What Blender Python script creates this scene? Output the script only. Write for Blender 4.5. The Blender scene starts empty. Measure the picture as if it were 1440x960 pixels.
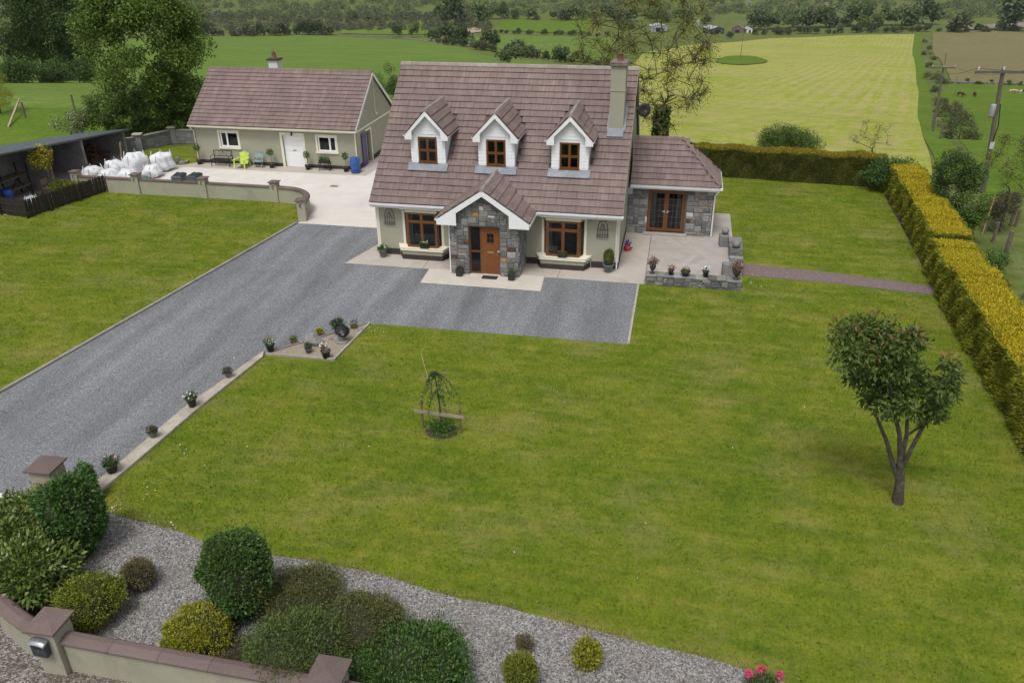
import bpy, bmesh, math, random
import numpy as np
from mathutils import Vector, Matrix
SC = bpy.context.scene
COL = SC.collection
# ---------------------------------------------------------------- camera
FPX, YAW, PITCH, ROLL = 1144.19, -0.2030, 0.4780, -0.0095
CAM = Vector((12.7454, -32.4933, 13.2899))
_f = Vector((math.sin(YAW)*math.cos(PITCH), math.cos(YAW)*math.cos(PITCH), -math.sin(PITCH)))
_r0 = Vector((math.cos(YAW), -math.sin(YAW), 0)); _u0 = _r0.cross(_f)
_r = _r0*math.cos(ROLL)+_u0*math.sin(ROLL); _u = _u0*math.cos(ROLL)-_r0*math.sin(ROLL)
cd = bpy.data.cameras.new('camera'); cam = bpy.data.objects.new('camera', cd); COL.objects.link(cam)
cam.matrix_world = Matrix(((_r.x, _u.x, -_f.x, CAM.x), (_r.y, _u.y, -_f.y, CAM.y), (_r.z, _u.z, -_f.z, CAM.z), (0, 0, 0, 1)))
cd.sensor_width = 36; cd.lens = FPX*36/1440; cd.clip_end = 12000; cd.clip_start = .1
SC.camera = cam
# ---------------------------------------------------------------- sky, sun, exposure
SUN_EL, SUN_AZ = math.radians(64), math.radians(188)      # azimuth measured from +Y towards +X
wd = bpy.data.worlds.new('World'); SC.world = wd; wd.use_nodes = True
nt = wd.node_tree; bg = nt.nodes['Background']
sky = nt.nodes.new('ShaderNodeTexSky'); sky.sky_type = 'NISHITA'; sky.sun_disc = False
sky.sun_elevation = SUN_EL; sky.sun_rotation = SUN_AZ; sky.air_density = 1.0; sky.dust_density = 4.0; sky.ozone_density = 1.0
hs = nt.nodes.new('ShaderNodeHueSaturation'); hs.inputs['Saturation'].default_value = .22
nt.links.new(sky.outputs[0], hs.inputs['Color']); nt.links.new(hs.outputs[0], bg.inputs[0]); bg.inputs[1].default_value = .12
sd = bpy.data.lights.new('sun', 'SUN'); sd.energy = 1.5; sd.angle = math.radians(18); sd.color = (1, .97, .92)
so = bpy.data.objects.new('sun', sd); COL.objects.link(so)
sv = Vector((math.sin(SUN_AZ)*math.cos(SUN_EL), math.cos(SUN_AZ)*math.cos(SUN_EL), math.sin(SUN_EL)))
so.rotation_euler = sv.to_track_quat('Z', 'Y').to_euler(); so.location = sv*60
SC.view_settings.view_transform = 'Standard'; SC.view_settings.look = 'None'; SC.view_settings.gamma = 1
SC.view_settings.exposure = 0.3
SC.view_settings.use_curve_mapping = False
SC.render.engine = 'CYCLES'
# ---------------------------------------------------------------- terrain and pixel helpers
def sstep(a, b, t):
    t = np.clip((t-a)/(b-a), 0, 1); return t*t*(3-2*t)
def TZ(x, y):
    """height of the land: level around the house, then falling away into a valley and up the far hills"""
    x = np.asarray(x, float); y = np.asarray(y, float)
    y0 = 25-9*sstep(6, 20, x)
    t = np.maximum(y-y0, 0)
    z = -.18*(np.sqrt(t*t+36)-6)
    z = z+.072*(np.sqrt(np.maximum(t-90, 0)**2+900)-30)
    z = z+.105*(np.sqrt(np.maximum(t-640, 0)**2+14400)-120)
    far = np.maximum(t-1500, 0)
    z = z+far*.10*(1+.35*np.sin(x*.0021+1)+.2*np.sin(x*.0053))
    rough = sstep(15, 120, t)
    z = z+rough*(.55*np.sin(x*.045+.7)*np.sin(y*.031)+1.2*np.sin(x*.013+2)*np.sin(y*.011+1))
    return z
def ray(px, py): return (_f+_r*((px-720)/FPX)+_u*((480-py)/FPX))
def G(px, py, z=0.0):
    d = ray(px, py); return CAM+d*((z-CAM.z)/d.z)
_TS = 8.0*1.02**np.arange(340)
def GT(px, py):
    """where the ray through a pixel meets the land"""
    d = ray(px, py); ts = _TS
    for _ in range(4):
        below = (CAM.z+d.z*ts) < TZ(CAM.x+d.x*ts, CAM.y+d.y*ts)
        k = int(np.argmax(below)) if below.any() else len(ts)-1
        ts = np.linspace(ts[max(k-1, 0)], ts[k], 40)
    p = CAM+d*float(ts[-1]); return Vector((p.x, p.y, float(TZ(p.x, p.y))))
def PLN(px, py, axis, val):
    d = ray(px, py); return CAM+d*((val-CAM[axis])/d[axis])
def PPM(p): return FPX/((Vector(p)-CAM).dot(_f))
# ---------------------------------------------------------------- mesh helpers
ORG = {}
def org(o): return ORG.get(o.name, Vector((0, 0, 0))) if o else Vector((0, 0, 0))
def tag(o, label=None, cat=None, group=None, kind=None):
    if label: o['label'] = label
    if cat: o['category'] = cat
    if group: o['group'] = group
    if kind: o['kind'] = kind
    return o
def empty(name, loc, label=None, cat=None, group=None, rz=0):
    o = bpy.data.objects.new(name, None); COL.objects.link(o); o.location = loc; o.rotation_euler = (0, 0, rz)
    o.empty_display_size = .2; ORG[o.name] = Vector(loc); return tag(o, label, cat, group)
def link(name, me, parent=None, mw=None):
    """mw = matrix in world coordinates (parents are never rotated when this is used)"""
    o = bpy.data.objects.new(name, me); COL.objects.link(o)
    if parent: o.parent = parent
    if mw is not None: o.matrix_local = Matrix.Translation(-org(parent)) @ mw; 
    ORG[o.name] = org(parent); return o
class MB:
    def __init__(s): s.v = []; s.f = []
    def add(s, vs, fs):
        n = len(s.v); s.v += [tuple(v) for v in vs]; s.f += [tuple(i+n for i in f) for f in fs]; return s
    def box(s, x0, x1, y0, y1, z0, z1):
        return s.add([(x0,y0,z0),(x1,y0,z0),(x1,y1,z0),(x0,y1,z0),(x0,y0,z1),(x1,y0,z1),(x1,y1,z1),(x0,y1,z1)],
                     [(3,2,1,0),(4,5,6,7),(0,1,5,4),(1,2,6,5),(2,3,7,6),(3,0,4,7)])
    def hexa(s, b, t):     # bottom and top quads, both counter-clockwise seen from above
        return s.add(list(b)+list(t), [(3,2,1,0),(4,5,6,7),(0,1,5,4),(1,2,6,5),(2,3,7,6),(3,0,4,7)])
    def prism(s, poly, ext):      # planar polygon of 3-D points, extruded by vector
        n = len(poly); e = Vector(ext); a = [Vector(p) for p in poly]; nrm = Vector((0,0,0))
        for i in range(n): nrm += a[i].cross(a[(i+1) % n])
        if nrm.dot(e) > 0: a.reverse()
        fs = [tuple(range(n)), tuple(range(2*n-1, n-1, -1))]+[(i, n+i, n+(i+1) % n, (i+1) % n) for i in range(n)]
        fs = [fs[0], fs[1]]+[tuple(reversed(q)) for q in fs[2:]]
        return s.add(a+[p+e for p in a], [tuple(f) for f in fs])
    def bar(s, p, q, w, h=None, up=(0, 0, 1)):
        p = Vector(p); q = Vector(q); h = h or w; d = (q-p).normalized(); up = Vector(up)
        if abs(d.dot(up)) > .98: up = Vector((1, 0, 0))
        a = d.cross(up).normalized(); b = a.cross(d)
        c = [(-w/2, -h/2), (w/2, -h/2), (w/2, h/2), (-w/2, h/2)]
        return s.add([p+a*i+b*j for i, j in c]+[q+a*i+b*j for i, j in c], [(0,1,2,3),(7,6,5,4),(0,4,5,1),(1,5,6,2),(2,6,7,3),(3,7,4,0)])
    def tube(s, pts, rad, n=8, cap=True):
        pts = [Vector(p) for p in pts]; m = len(pts)
        rad = rad if isinstance(rad, (list, tuple)) else [rad]*m
        b = len(s.v); u = None
        for i, p in enumerate(pts):
            d = (pts[min(i+1, m-1)]-pts[max(i-1, 0)]).normalized()
            if u is None: u = d.orthogonal().normalized()
            else: u = (u-d*u.dot(d)).normalized()
            w = d.cross(u)
            for k in range(n):
                a = 2*math.pi*k/n; s.v.append(tuple(p+(u*math.cos(a)+w*math.sin(a))*rad[i]))
        for i in range(m-1):
            for k in range(n): s.f.append((b+i*n+k, b+i*n+(k+1) % n, b+(i+1)*n+(k+1) % n, b+(i+1)*n+k))
        if cap: s.caps(b, b+(m-1)*n, n)
        return s
    def caps(s, i, j, n):      # end faces on vertices of their own, so smooth sides keep their shading
        q = len(s.v); s.v += s.v[i:i+n]+s.v[j:j+n]; s.f.append(tuple(q+k for k in range(n-1, -1, -1))); s.f.append(tuple(q+n+k for k in range(n)))
    def lathe(s, prof, c=(0, 0, 0), n=16, cap=True):
        b = len(s.v); c = Vector(c)
        for r_, z in prof:
            for k in range(n):
                a = 2*math.pi*k/n; s.v.append((c.x+r_*math.cos(a), c.y+r_*math.sin(a), c.z+z))
        for i in range(len(prof)-1):
            for k in range(n): s.f.append((b+i*n+k, b+i*n+(k+1) % n, b+(i+1)*n+(k+1) % n, b+(i+1)*n+k))
        if cap: s.caps(b, b+(len(prof)-1)*n, n)
        return s
    def mesh(s, name, mat=None, smooth=False, o=Vector((0, 0, 0))):
        me = bpy.data.meshes.new(name); me.from_pydata([(x-o[0], y-o[1], z-o[2]) for x, y, z in s.v], [], s.f)
        if mat: me.materials.append(mat)
        if smooth: me.polygons.foreach_set('use_smooth', [True]*len(me.polygons))
        me.update(); return me
    def build(s, name, mat, parent=None, smooth=False, bevel=0, local=False):
        o = link(name, s.mesh(name, mat, smooth, Vector((0, 0, 0)) if local else org(parent)), parent)
        if bevel:
            m = o.modifiers.new('bevel', 'BEVEL'); m.width = bevel; m.segments = 2; m.limit_method = 'ANGLE'; m.angle_limit = .6
        return o
def copy_tree(o, parent=None):
    c = o.copy(); COL.objects.link(c); c.parent = parent
    for ch in o.children: copy_tree(ch, c)
    return c
def npmesh(name, V, F, mat, smooth=False):
    """V (n,3), F (m,k) arrays"""
    me = bpy.data.meshes.new(name); k = F.shape[1]
    me.vertices.add(len(V)); me.vertices.foreach_set('co', np.ascontiguousarray(V, np.float32).ravel())
    me.loops.add(F.size); me.loops.foreach_set('vertex_index', np.ascontiguousarray(F, np.int32).ravel())
    me.polygons.add(len(F)); me.polygons.foreach_set('loop_start', np.arange(0, F.size, k, dtype=np.int32))
    if smooth: me.polygons.foreach_set('use_smooth', np.ones(len(F), bool))
    me.materials.append(mat); me.update(calc_edges=True); return me
# ---------------------------------------------------------------- materials
MATS = {}
def _mat(name):
    m = bpy.data.materials.new(name); m.use_nodes = True; MATS[name] = m
    n = m.node_tree.nodes; return m, m.node_tree, n['Principled BSDF']
def ramp(nt, fac, stops):
    r = nt.nodes.new('ShaderNodeValToRGB'); e = r.color_ramp.elements
    while len(e) < len(stops): e.new(.5)
    for k, (p, c) in enumerate(stops): e[k].position = p; e[k].color = (*c, 1)
    nt.links.new(fac, r.inputs[0]); return r.outputs[0]
def noise(nt, vec, scale, detail=4, rough=.6, dist=0):
    n = nt.nodes.new('ShaderNodeTexNoise'); n.inputs['Scale'].default_value = scale; n.inputs['Detail'].default_value = detail
    n.inputs['Roughness'].default_value = rough; n.inputs['Distortion'].default_value = dist
    nt.links.new(vec, n.inputs['Vector']); return n.outputs['Fac']
def mixc(nt, a, b, fac, mode='MIX'):
    m = nt.nodes.new('ShaderNodeMix'); m.data_type = 'RGBA'; m.blend_type = mode
    for sock, val in ((m.inputs[6], a), (m.inputs[7], b), (m.inputs[0], fac)):
        if hasattr(val, 'links') or hasattr(val, 'is_linked'): nt.links.new(val, sock)
        elif isinstance(val, (tuple, list)): sock.default_value = (*val, 1)
        else: sock.default_value = val
    return m.outputs[2]
def pos(nt, sc=(1, 1, 1), obj=False):
    if obj: o = nt.nodes.new('ShaderNodeTexCoord').outputs['Object']
    else: o = nt.nodes.new('ShaderNodeNewGeometry').outputs['Position']
    if sc == (1, 1, 1): return o
    m = nt.nodes.new('ShaderNodeMapping'); m.inputs['Scale'].default_value = sc; nt.links.new(o, m.inputs[0]); return m.outputs[0]
def bump(nt, b, h, strength, dist=.02):
    n = nt.nodes.new('ShaderNodeBump'); n.inputs['Strength'].default_value = strength; n.inputs['Distance'].default_value = dist
    nt.links.new(h, n.inputs['Height']); nt.links.new(n.outputs[0], b.inputs['Normal'])
def piece_random(nt):
    """one random number for each separate piece: by object and by mesh island"""
    a = nt.nodes.new('ShaderNodeObjectInfo').outputs['Random']; b = nt.nodes.new('ShaderNodeNewGeometry').outputs['Random Per Island']
    m = nt.nodes.new('ShaderNodeMath'); m.operation = 'ADD'; nt.links.new(a, m.inputs[0]); nt.links.new(b, m.inputs[1])
    f = nt.nodes.new('ShaderNodeMath'); f.operation = 'FRACT'; nt.links.new(m.outputs[0], f.inputs[0]); return f.outputs[0]
def simple(name, c, rough=.6, var=.12, scale=3, bmp=.15, bscale=60, metal=0, spec=.5, dirt=None, dscale=1.2):
    m, nt, b = _mat(name); p = pos(nt)
    n1 = noise(nt, p, scale, 6, .65)
    lo = tuple(max(0, x*(1-var)) for x in c); hi = tuple(min(1, x*(1+var)) for x in c)
    col = ramp(nt, n1, [(.3, lo), (.7, hi)])
    if dirt:
        n2 = noise(nt, p, dscale, 8, .7, .6); f = ramp(nt, n2, [(.5, (0, 0, 0)), (.72, (.75, .75, .75))])
        col = mixc(nt, col, dirt, f)
    nt.links.new(col, b.inputs['Base Color']); b.inputs['Roughness'].default_value = rough; b.inputs['Metallic'].default_value = metal
    b.inputs['Specular IOR Level'].default_value = spec
    if bmp: bump(nt, b, noise(nt, p, bscale, 3, .6), bmp, .01)
    return m
def pieces(name, cols, rough=.8, grain=30, gamt=.25, bmp=.3, bscale=50, streak=None):
    """material for tiles and stones: each piece takes its own colour from the ramp"""
    m, nt, b = _mat(name); p = pos(nt)
    n = len(cols); col = ramp(nt, piece_random(nt), [(k/(n-1) if n > 1 else 0, c) for k, c in enumerate(cols)])
    g = noise(nt, p, grain, 5, .65); gg = ramp(nt, g, [(.3, (1-gamt,)*3), (.7, (1+gamt*.6,)*3)])
    col = mixc(nt, col, gg, 1.0, 'MULTIPLY')
    if streak:
        s = noise(nt, pos(nt, streak), 1, 4, .6); ss = ramp(nt, s, [(.35, (.82,)*3), (.65, (1.12,)*3)]); col = mixc(nt, col, ss, 1.0, 'MULTIPLY')
    big = noise(nt, p, .5, 4, .6); bb = ramp(nt, big, [(.35, (.86, .86, .88)), (.65, (1.06, 1.06, 1.05))]); col = mixc(nt, col, bb, 1.0, 'MULTIPLY')
    nt.links.new(col, b.inputs['Base Color']); b.inputs['Roughness'].default_value = rough; b.inputs['Specular IOR Level'].default_value = .3
    bump(nt, b, noise(nt, p, bscale, 4, .65), bmp, .012); return m
def leafmat(name, cols, rough=.5, trans=.25, patch=None, pscale=.6, spec=.35):
    m, nt, b = _mat(name); n = len(cols); cols = [tuple(min(.8, x*1.5) for x in c) for c in cols]
    col = ramp(nt, piece_random(nt), [(k/(n-1) if n > 1 else 0, c) for k, c in enumerate(cols)])
    if patch:
        f = noise(nt, pos(nt), pscale, 3, .55); col = mixc(nt, col, patch, ramp(nt, f, [(.42, (0, 0, 0)), (.68, (.8, .8, .8))]))
    nt.links.new(col, b.inputs['Base Color']); b.inputs['Roughness'].default_value = rough; b.inputs['Specular IOR Level'].default_value = spec
    t = nt.nodes.new('ShaderNodeBsdfTranslucent'); nt.links.new(col, t.inputs[0]); x = nt.nodes.new('ShaderNodeMixShader'); x.inputs[0].default_value = trans
    out = nt.nodes['Material Output']; nt.links.new(b.outputs[0], x.inputs[1]); nt.links.new(t.outputs[0], x.inputs[2]); nt.links.new(x.outputs[0], out.inputs[0]); return m
def glassmat(name, tint=(.55, .6, .6)):
    m, nt, b = _mat(name); nt.nodes.remove(b)
    t = nt.nodes.new('ShaderNodeBsdfTransparent'); t.inputs[0].default_value = (*tint, 1)
    g = nt.nodes.new('ShaderNodeBsdfGlossy'); g.inputs['Roughness'].default_value = .03
    fr = nt.nodes.new('ShaderNodeFresnel'); fr.inputs[0].default_value = 1.5
    x = nt.nodes.new('ShaderNodeMixShader'); nt.links.new(fr.outputs[0], x.inputs[0]); nt.links.new(t.outputs[0], x.inputs[1]); nt.links.new(g.outputs[0], x.inputs[2])
    nt.links.new(x.outputs[0], nt.nodes['Material Output'].inputs[0]); return m
# ---------------------------------------------------------------- ground materials
def grassmat(name, cols, big=.12, fine=9, yellow=None, yamt=.5, stripe=None, bmp=.5, dry=None):
    m, nt, b = _mat(name); p = pos(nt)
    a = noise(nt, p, big, 7, .68, .15); f = noise(nt, p, fine, 6, .75)
    col = ramp(nt, a, [(.3, cols[0]), (.55, cols[1]), (.75, cols[2])])
    col = mixc(nt, col, ramp(nt, f, [(.3, (.62, .66, .6)), (.7, (1.3, 1.25, 1.2))]), 1.0, 'MULTIPLY')
    mid = noise(nt, p, fine*.16, 7, .78, .2); col = mixc(nt, col, ramp(nt, mid, [(.34, (.68, .8, .7)), (.66, (1.24, 1.14, 1.1))]), 1.0, 'MULTIPLY')
    if yellow:
        y = noise(nt, pos(nt, (.8, 1.25, 1)), big*3.6, 9, .78, .15); col = mixc(nt, col, yellow, ramp(nt, y, [(.48, (0, 0, 0)), (.74, (yamt,)*3)]))
    if dry:
        d1 = noise(nt, pos(nt, (.9, 1.2, 1)), .42, 8, .72, .1); col = mixc(nt, col, dry, ramp(nt, d1, [(.5, (0, 0, 0)), (.72, (.55,)*3)]))
        mw = noise(nt, pos(nt, (.22, 2.4, 1)), 1, 4, .6); col = mixc(nt, col, ramp(nt, mw, [(.35, (.86, .9, .86)), (.65, (1.13, 1.1, 1.1))]), 1.0, 'MULTIPLY')
    if stripe:
        col = stripe(nt, p, col)
    nt.links.new(col, b.inputs['Base Color']); b.inputs['Roughness'].default_value = .9; b.inputs['Specular IOR Level'].default_value = .1
    bump(nt, b, noise(nt, p, fine*3, 4, .7), bmp, .04); return m
def gravelmat(name, cols, cell=55, track=None, dirt=None, bmp=.9, damt=.5):
    m, nt, b = _mat(name); p = pos(nt)
    v = nt.nodes.new('ShaderNodeTexVoronoi'); v.inputs['Scale'].default_value = cell; nt.links.new(p, v.inputs['Vector'])
    sep = nt.nodes.new('ShaderNodeSeparateColor'); nt.links.new(v.outputs['Color'], sep.inputs[0])
    n = len(cols); col = ramp(nt, sep.outputs[0], [(k/(n-1), c) for k, c in enumerate(cols)])
    g = noise(nt, p, 14, 4, .7); col = mixc(nt, col, ramp(nt, g, [(.3, (.75,)*3), (.7, (1.2,)*3)]), 1.0, 'MULTIPLY')
    if dirt:
        d = noise(nt, p, .8, 7, .7, .8); col = mixc(nt, col, dirt, ramp(nt, d, [(.5, (0, 0, 0)), (.75, (damt,)*3)]))
    if track:
        t = noise(nt, pos(nt, track), 1, 3, .5); col = mixc(nt, col, ramp(nt, t, [(.32, (.78,)*3), (.68, (1.24,)*3)]), 1.0, 'MULTIPLY')
    nt.links.new(col, b.inputs['Base Color']); b.inputs['Roughness'].default_value = .85; b.inputs['Specular IOR Level'].default_value = .2
    bump(nt, b, v.outputs['Distance'], bmp, .02); return m
GRASS_LAWN = grassmat('lawn_grass', [(.088, .138, .013), (.13, .17, .016), (.18, .2, .025)], .3, 14, (.27, .235, .06), .5, dry=(.26, .225, .085))
GRASS_PASTURE = grassmat('pasture_grass', [(.09, .16, .03), (.12, .19, .034), (.155, .21, .045)], .05, 2.2, (.17, .19, .065), .5)
GRASS_ROUGH = grassmat('rough_grass', [(.085, .115, .035), (.115, .145, .042), (.15, .155, .06)], .03, 1.2, (.18, .155, .085), .5)
GRASS_LUSH = grassmat('lush_grass', [(.075, .14, .014), (.1, .165, .018), (.13, .18, .028)], .09, 3, (.15, .18, .04), .5)
GRASS_DRY = grassmat('dry_grass', [(.15, .145, .065), (.19, .165, .09), (.15, .165, .06)], .035, 2.5, (.17, .13, .08), .6)
def swath(nt, p, col):
    d = (GT(1288, 60)-GT(1297, 185)); a = math.atan2(d.x, d.y)
    m0 = nt.nodes.new('ShaderNodeMapping'); m0.inputs['Rotation'].default_value = (0, 0, a); nt.links.new(p, m0.inputs[0]); mp = nt.nodes.new('ShaderNodeMapping'); mp.inputs['Scale'].default_value = (1, .03, 1); nt.links.new(m0.outputs[0], mp.inputs[0])
    w = nt.nodes.new('ShaderNodeTexWave'); w.inputs['Scale'].default_value = .085; w.inputs['Distortion'].default_value = 3.5; w.inputs['Detail'].default_value = 5; w.inputs['Detail Scale'].default_value = .8
    nt.links.new(mp.outputs[0], w.inputs[0])
    big = noise(nt, p, .022, 4, .6, .5); amt = mixc(nt, (.1,)*3, (.6,)*3, ramp(nt, big, [(.38, (0, 0, 0)), (.62, (1, 1, 1))]))
    col = mixc(nt, col, (.38, .31, .16), mixc(nt, (0, 0, 0), amt, ramp(nt, w.outputs['Fac'], [(.25, (.3,)*3), (.85, (.9,)*3)])))
    n = noise(nt, mp.outputs[0], .9, 7, .8); return mixc(nt, col, (.4, .33, .175), ramp(nt, n, [(.46, (0, 0, 0)), (.7, (.7,)*3)]))
GRASS_MOWN = grassmat('mown_hay_grass', [(.2, .26, .02), (.25, .3, .028), (.3, .32, .05)], .02, 1.5, (.36, .33, .14), .5, swath)
GRAVEL = gravelmat('grey_drive_gravel', [(.105, .109, .118), (.16, .166, .178), (.21, .217, .23), (.31, .317, .33)], 42, (.9, .12, 1), (.12, .118, .115))
GRAVEL_BED = gravelmat('pale_bed_gravel', [(.095, .09, .084), (.18, .172, .165), (.265, .255, .248), (.43, .42, .405)], 34, None, (.115, .08, .055), damt=.7)
GRAVEL_RED = gravelmat('reddish_path_gravel', [(.13, .09, .09), (.19, .14, .14), (.25, .2, .2)], 40)
GRAVEL_VERGE = gravelmat('dirty_verge_gravel', [(.07, .06, .05), (.12, .105, .09), (.2, .185, .165), (.36, .35, .33)], 30, None, (.075, .062, .04), damt=.8)
CONC_YARD = simple('bleached_yard_concrete', (.58, .55, .51), .85, .07, .7, .12, 40, dirt=(.46, .43, .39), dscale=.5)
CONC = simple('beige_path_concrete', (.41, .365, .32), .85, .09, .8, .15, 40, dirt=(.31, .275, .24), dscale=.8)
CONC_APRON = simple('pale_apron_concrete', (.5, .46, .4), .85, .08, 1.2, .15, 40, dirt=(.41, .37, .32), dscale=1.1)
CONC_PATIO = simple('weathered_patio_concrete', (.36, .325, .295), .85, .16, .9, .15, 40, dirt=(.24, .22, .2), dscale=.9)
CONC_DARK = simple('old_kerb_concrete', (.26, .24, .21), .9, .2, 2, .3, 30, dirt=(.1, .1, .07), dscale=1.5)
CONC_LEDGE = simple('lichened_ledge_concrete', (.37, .335, .275), .9, .22, 3, .4, 30, dirt=(.2, .175, .13), dscale=2.2)
SOIL = simple('dark_garden_soil', (.06, .042, .03), .95, .4, 6, .8, 25)
# ---------------------------------------------------------------- the land
def lines(a, b, core0, core1, step, gr):
    v = list(np.arange(core0, core1+.1, step)); s = step
    while v[-1] < b: s *= gr; v.append(v[-1]+s)
    s = step; w = [v[0]]
    while w[-1] > a: s *= gr; w.append(w[-1]-s)
    return np.array(w[:0:-1]+v)
XL = lines(-3600, 3600, -114, 186, 6, 1.16); YL = lines(-700, 5200, -60, 210, 6, 1.06)
xx, yy = np.meshgrid(XL, YL); zz = TZ(xx, yy)-.03
nx, ny = len(XL), len(YL); idx = np.arange(nx*ny).reshape(ny, nx)
F4 = np.stack([idx[:-1, :-1], idx[:-1, 1:], idx[1:, 1:], idx[1:, :-1]], -1).reshape(-1, 4)
ground = link('ground', npmesh('ground', np.stack([xx, yy, zz], -1).reshape(-1, 3), F4, GRASS_ROUGH, True)); tag(ground, kind='structure')
def sheet(name, poly, z, mat, drop=0.0):
    bm = bmesh.new(); vs = [bm.verts.new((p[0], p[1], z)) for p in poly]; f = bm.faces.new(vs); f.normal_update()
    if f.normal.z < 0: f.normal_flip()
    me = bpy.data.meshes.new(name); bm.to_mesh(me); bm.free(); me.materials.append(mat); o = link(name, me); return tag(o, kind='structure')
def field(name, poly, mat, lift=.02):
    """a sheet that lies on the sloping land: the outline cut along the land's own grid lines"""
    bm = bmesh.new(); f = bm.faces.new([bm.verts.new((p[0], p[1], 0)) for p in poly]); f.normal_update()
    if f.normal.z < 0: f.normal_flip()
    bmesh.ops.triangulate(bm, faces=bm.faces[:])
    px = [p[0] for p in poly]; py = [p[1] for p in poly]
    for ax, L, lo, hi in ((0, XL, min(px), max(px)), (1, YL, min(py), max(py))):
        for c in L:
            if lo < c < hi:
                co = Vector((c, 0, 0)) if ax == 0 else Vector((0, c, 0)); no = Vector((1, 0, 0)) if ax == 0 else Vector((0, 1, 0))
                bmesh.ops.bisect_plane(bm, geom=bm.verts[:]+bm.edges[:]+bm.faces[:], plane_co=co, plane_no=no, dist=1e-4)
    for v in bm.verts: v.co.z = float(TZ(v.co.x, v.co.y))+lift+.0005*max(0, (v.co-CAM).length-70)
    me = bpy.data.meshes.new(name); bm.to_mesh(me); bm.free(); me.materials.append(mat)
    me.polygons.foreach_set('use_smooth', [True]*len(me.polygons)); o = link(name, me); return tag(o, kind='structure')
def gt2(*pts): return [GT(*p).xy for p in pts]
pasture = field('pasture', [(-140, 26), (8, 26)]+gt2((885, 112), (868, 98), (700, 82), (590, 58), (420, 50), (275, 52), (120, 58), (-200, 70)), GRASS_PASTURE)
mown = field('mown_field', [(8.5, 17.4), (27.3, 17.4)]+gt2((1297, 190), (1292, 130), (1286, 49), (1180, 51), (1080, 55), (985, 62), (905, 75), (878, 99), (888, 112)), GRASS_MOWN, .02)
margin = field('field_margin', [(27.3, 16), (29.6, 16)]+gt2((1325, 190), (1308, 130), (1297, 47), (1285.8, 48.5), (1291.8, 130), (1296.8, 190)), GRASS_LUSH, .03)
cowfield = field('cow_pasture', [(29, 14), (90, 14)]+gt2((1560, 118), (1440, 120), (1335, 117), (1318, 140)), GRASS_LUSH, .0)
dry = field('dry_field', gt2((1338, 116), (1440, 119), (1600, 119), (1600, 44), (1440, 46), (1312, 46)), GRASS_DRY, .1)
f2 = field('lush_field', gt2((700, 44), (830, 48), (830, 27), (705, 27)), GRASS_LUSH, .2)
f3 = field('sheep_field', gt2((655, 66), (720, 78), (860, 93), (860, 53), (690, 49), (650, 55)), GRASS_PASTURE, .15)
f4 = field('rough_meadow', gt2((480, 48), (655, 48), (640, 29), (480, 33)), GRASS_PASTURE, .15)
sandy = field('sandy_clearing', gt2((657, 48), (676, 46), (678, 40), (655, 40)), simple('sandy_soil', (.32, .27, .18), .9, .2, .2, .3, 3), .3)
meadow = field('meadow', [(-70, 12), (-26, 3), (-22.5, 15.5), (-19, 20), (-4, 23), (-4, 26.5), (-140, 26.5), (-140, 12)], GRASS_LUSH, .01)
lawn = sheet('lawn', [(-34, -30), (1.0, -30), (1.0, -23.4), (24.6, -23.4), (24.6, 15.6), (13, 16.5), (-19, 16.5), (-24.5, 14.5), (-26.5, 3.5), (-34, 0)], 0, GRASS_LAWN)
P = lambda *a: [G(*q).xy for q in a]
drive = sheet('driveway', [(-9.2, -23.6), (-7.84, -13.83), (-5.46, 3.2), (.3, 3.2), (.3, -.2), (11.62, -.2), (11.6, -6.84), (2.09, -6.92), (-.62, -9.8), (-1.73, -17.64), (-2.2, -18.5), (-2.0, -20.3), (-1.2, -21.5), (.3, -22.6), (1, -24), (1, -30), (-9.5, -30)], .004, GRAVEL)
slab = sheet('entrance_slab', [G(35, 698).xy, (-2.15, -20.2), (-2.3, -21.1), (-9.1, -22.4), (-8.6, -18.2)], .008, simple('pale_entrance_concrete', (.68, .66, .62), .8, .06, 1, .1, 40))
yard = sheet('yard', [(-5.4, 3.2), (.3, 3.2), (.3, 21), (-5.5, 21), (-5.5, 13.4), (-16.2, 13.4), (-16.9, 12.3), (-18.5, 11.3), (-19.5, 9.5), (-20.8, 9), (-20.8, 6.35), (-8, 6.32), (-6.75, 6.0), (-5.75, 5.2), (-5.3, 3.9)], .008, CONC_YARD)
gapron = sheet('garage_apron', [(-17.3, 11.75), (-5.0, 11.75), (-4.6, 19.8), (-6.2, 19.8), (-6.2, 13.2), (-16.3, 13.2)], .012, CONC)
path = sheet('house_path', [(-1.1, -1.42), (11.9, -1.42), (11.9, 5), (10.5, 5), (10.5, .3), (.2, .3), (.2, 2.4), (-.3, 1.6)], .012, CONC)
joint_m = simple('path_joint', (.16, .14, .12), .9)
for k, (x, y0, y1) in enumerate([(2.45, -1.42, -.02), (8.3, -1.42, -.02)]):
    MB().box(x-.012, x+.012, y0, y1, .012, .016).build('expansion_joint', joint_m, path)
apron = sheet('porch_apron', [(2.81, -2.92), (7.84, -2.9), (7.75, -1.35), (2.75, -1.35)], .02, CONC_APRON)
patio = sheet('patio', [(11.9, -.8), (15.6, -.75), (15.65, 8.3), (14.4, 8.3), (14.4, 5), (11.9, 5)], .022, CONC_PATIO)
MB().box(11.885, 11.915, -1.3, 4.7, .012, .03).build('expansion_joint', joint_m, patio)
gpath = sheet('garden_path', P((1040, 370), (1180, 385), (1312, 403), (1322, 413), (1310, 415), (1180, 399), (1040, 387)), .008, GRAVEL_RED)
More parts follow.
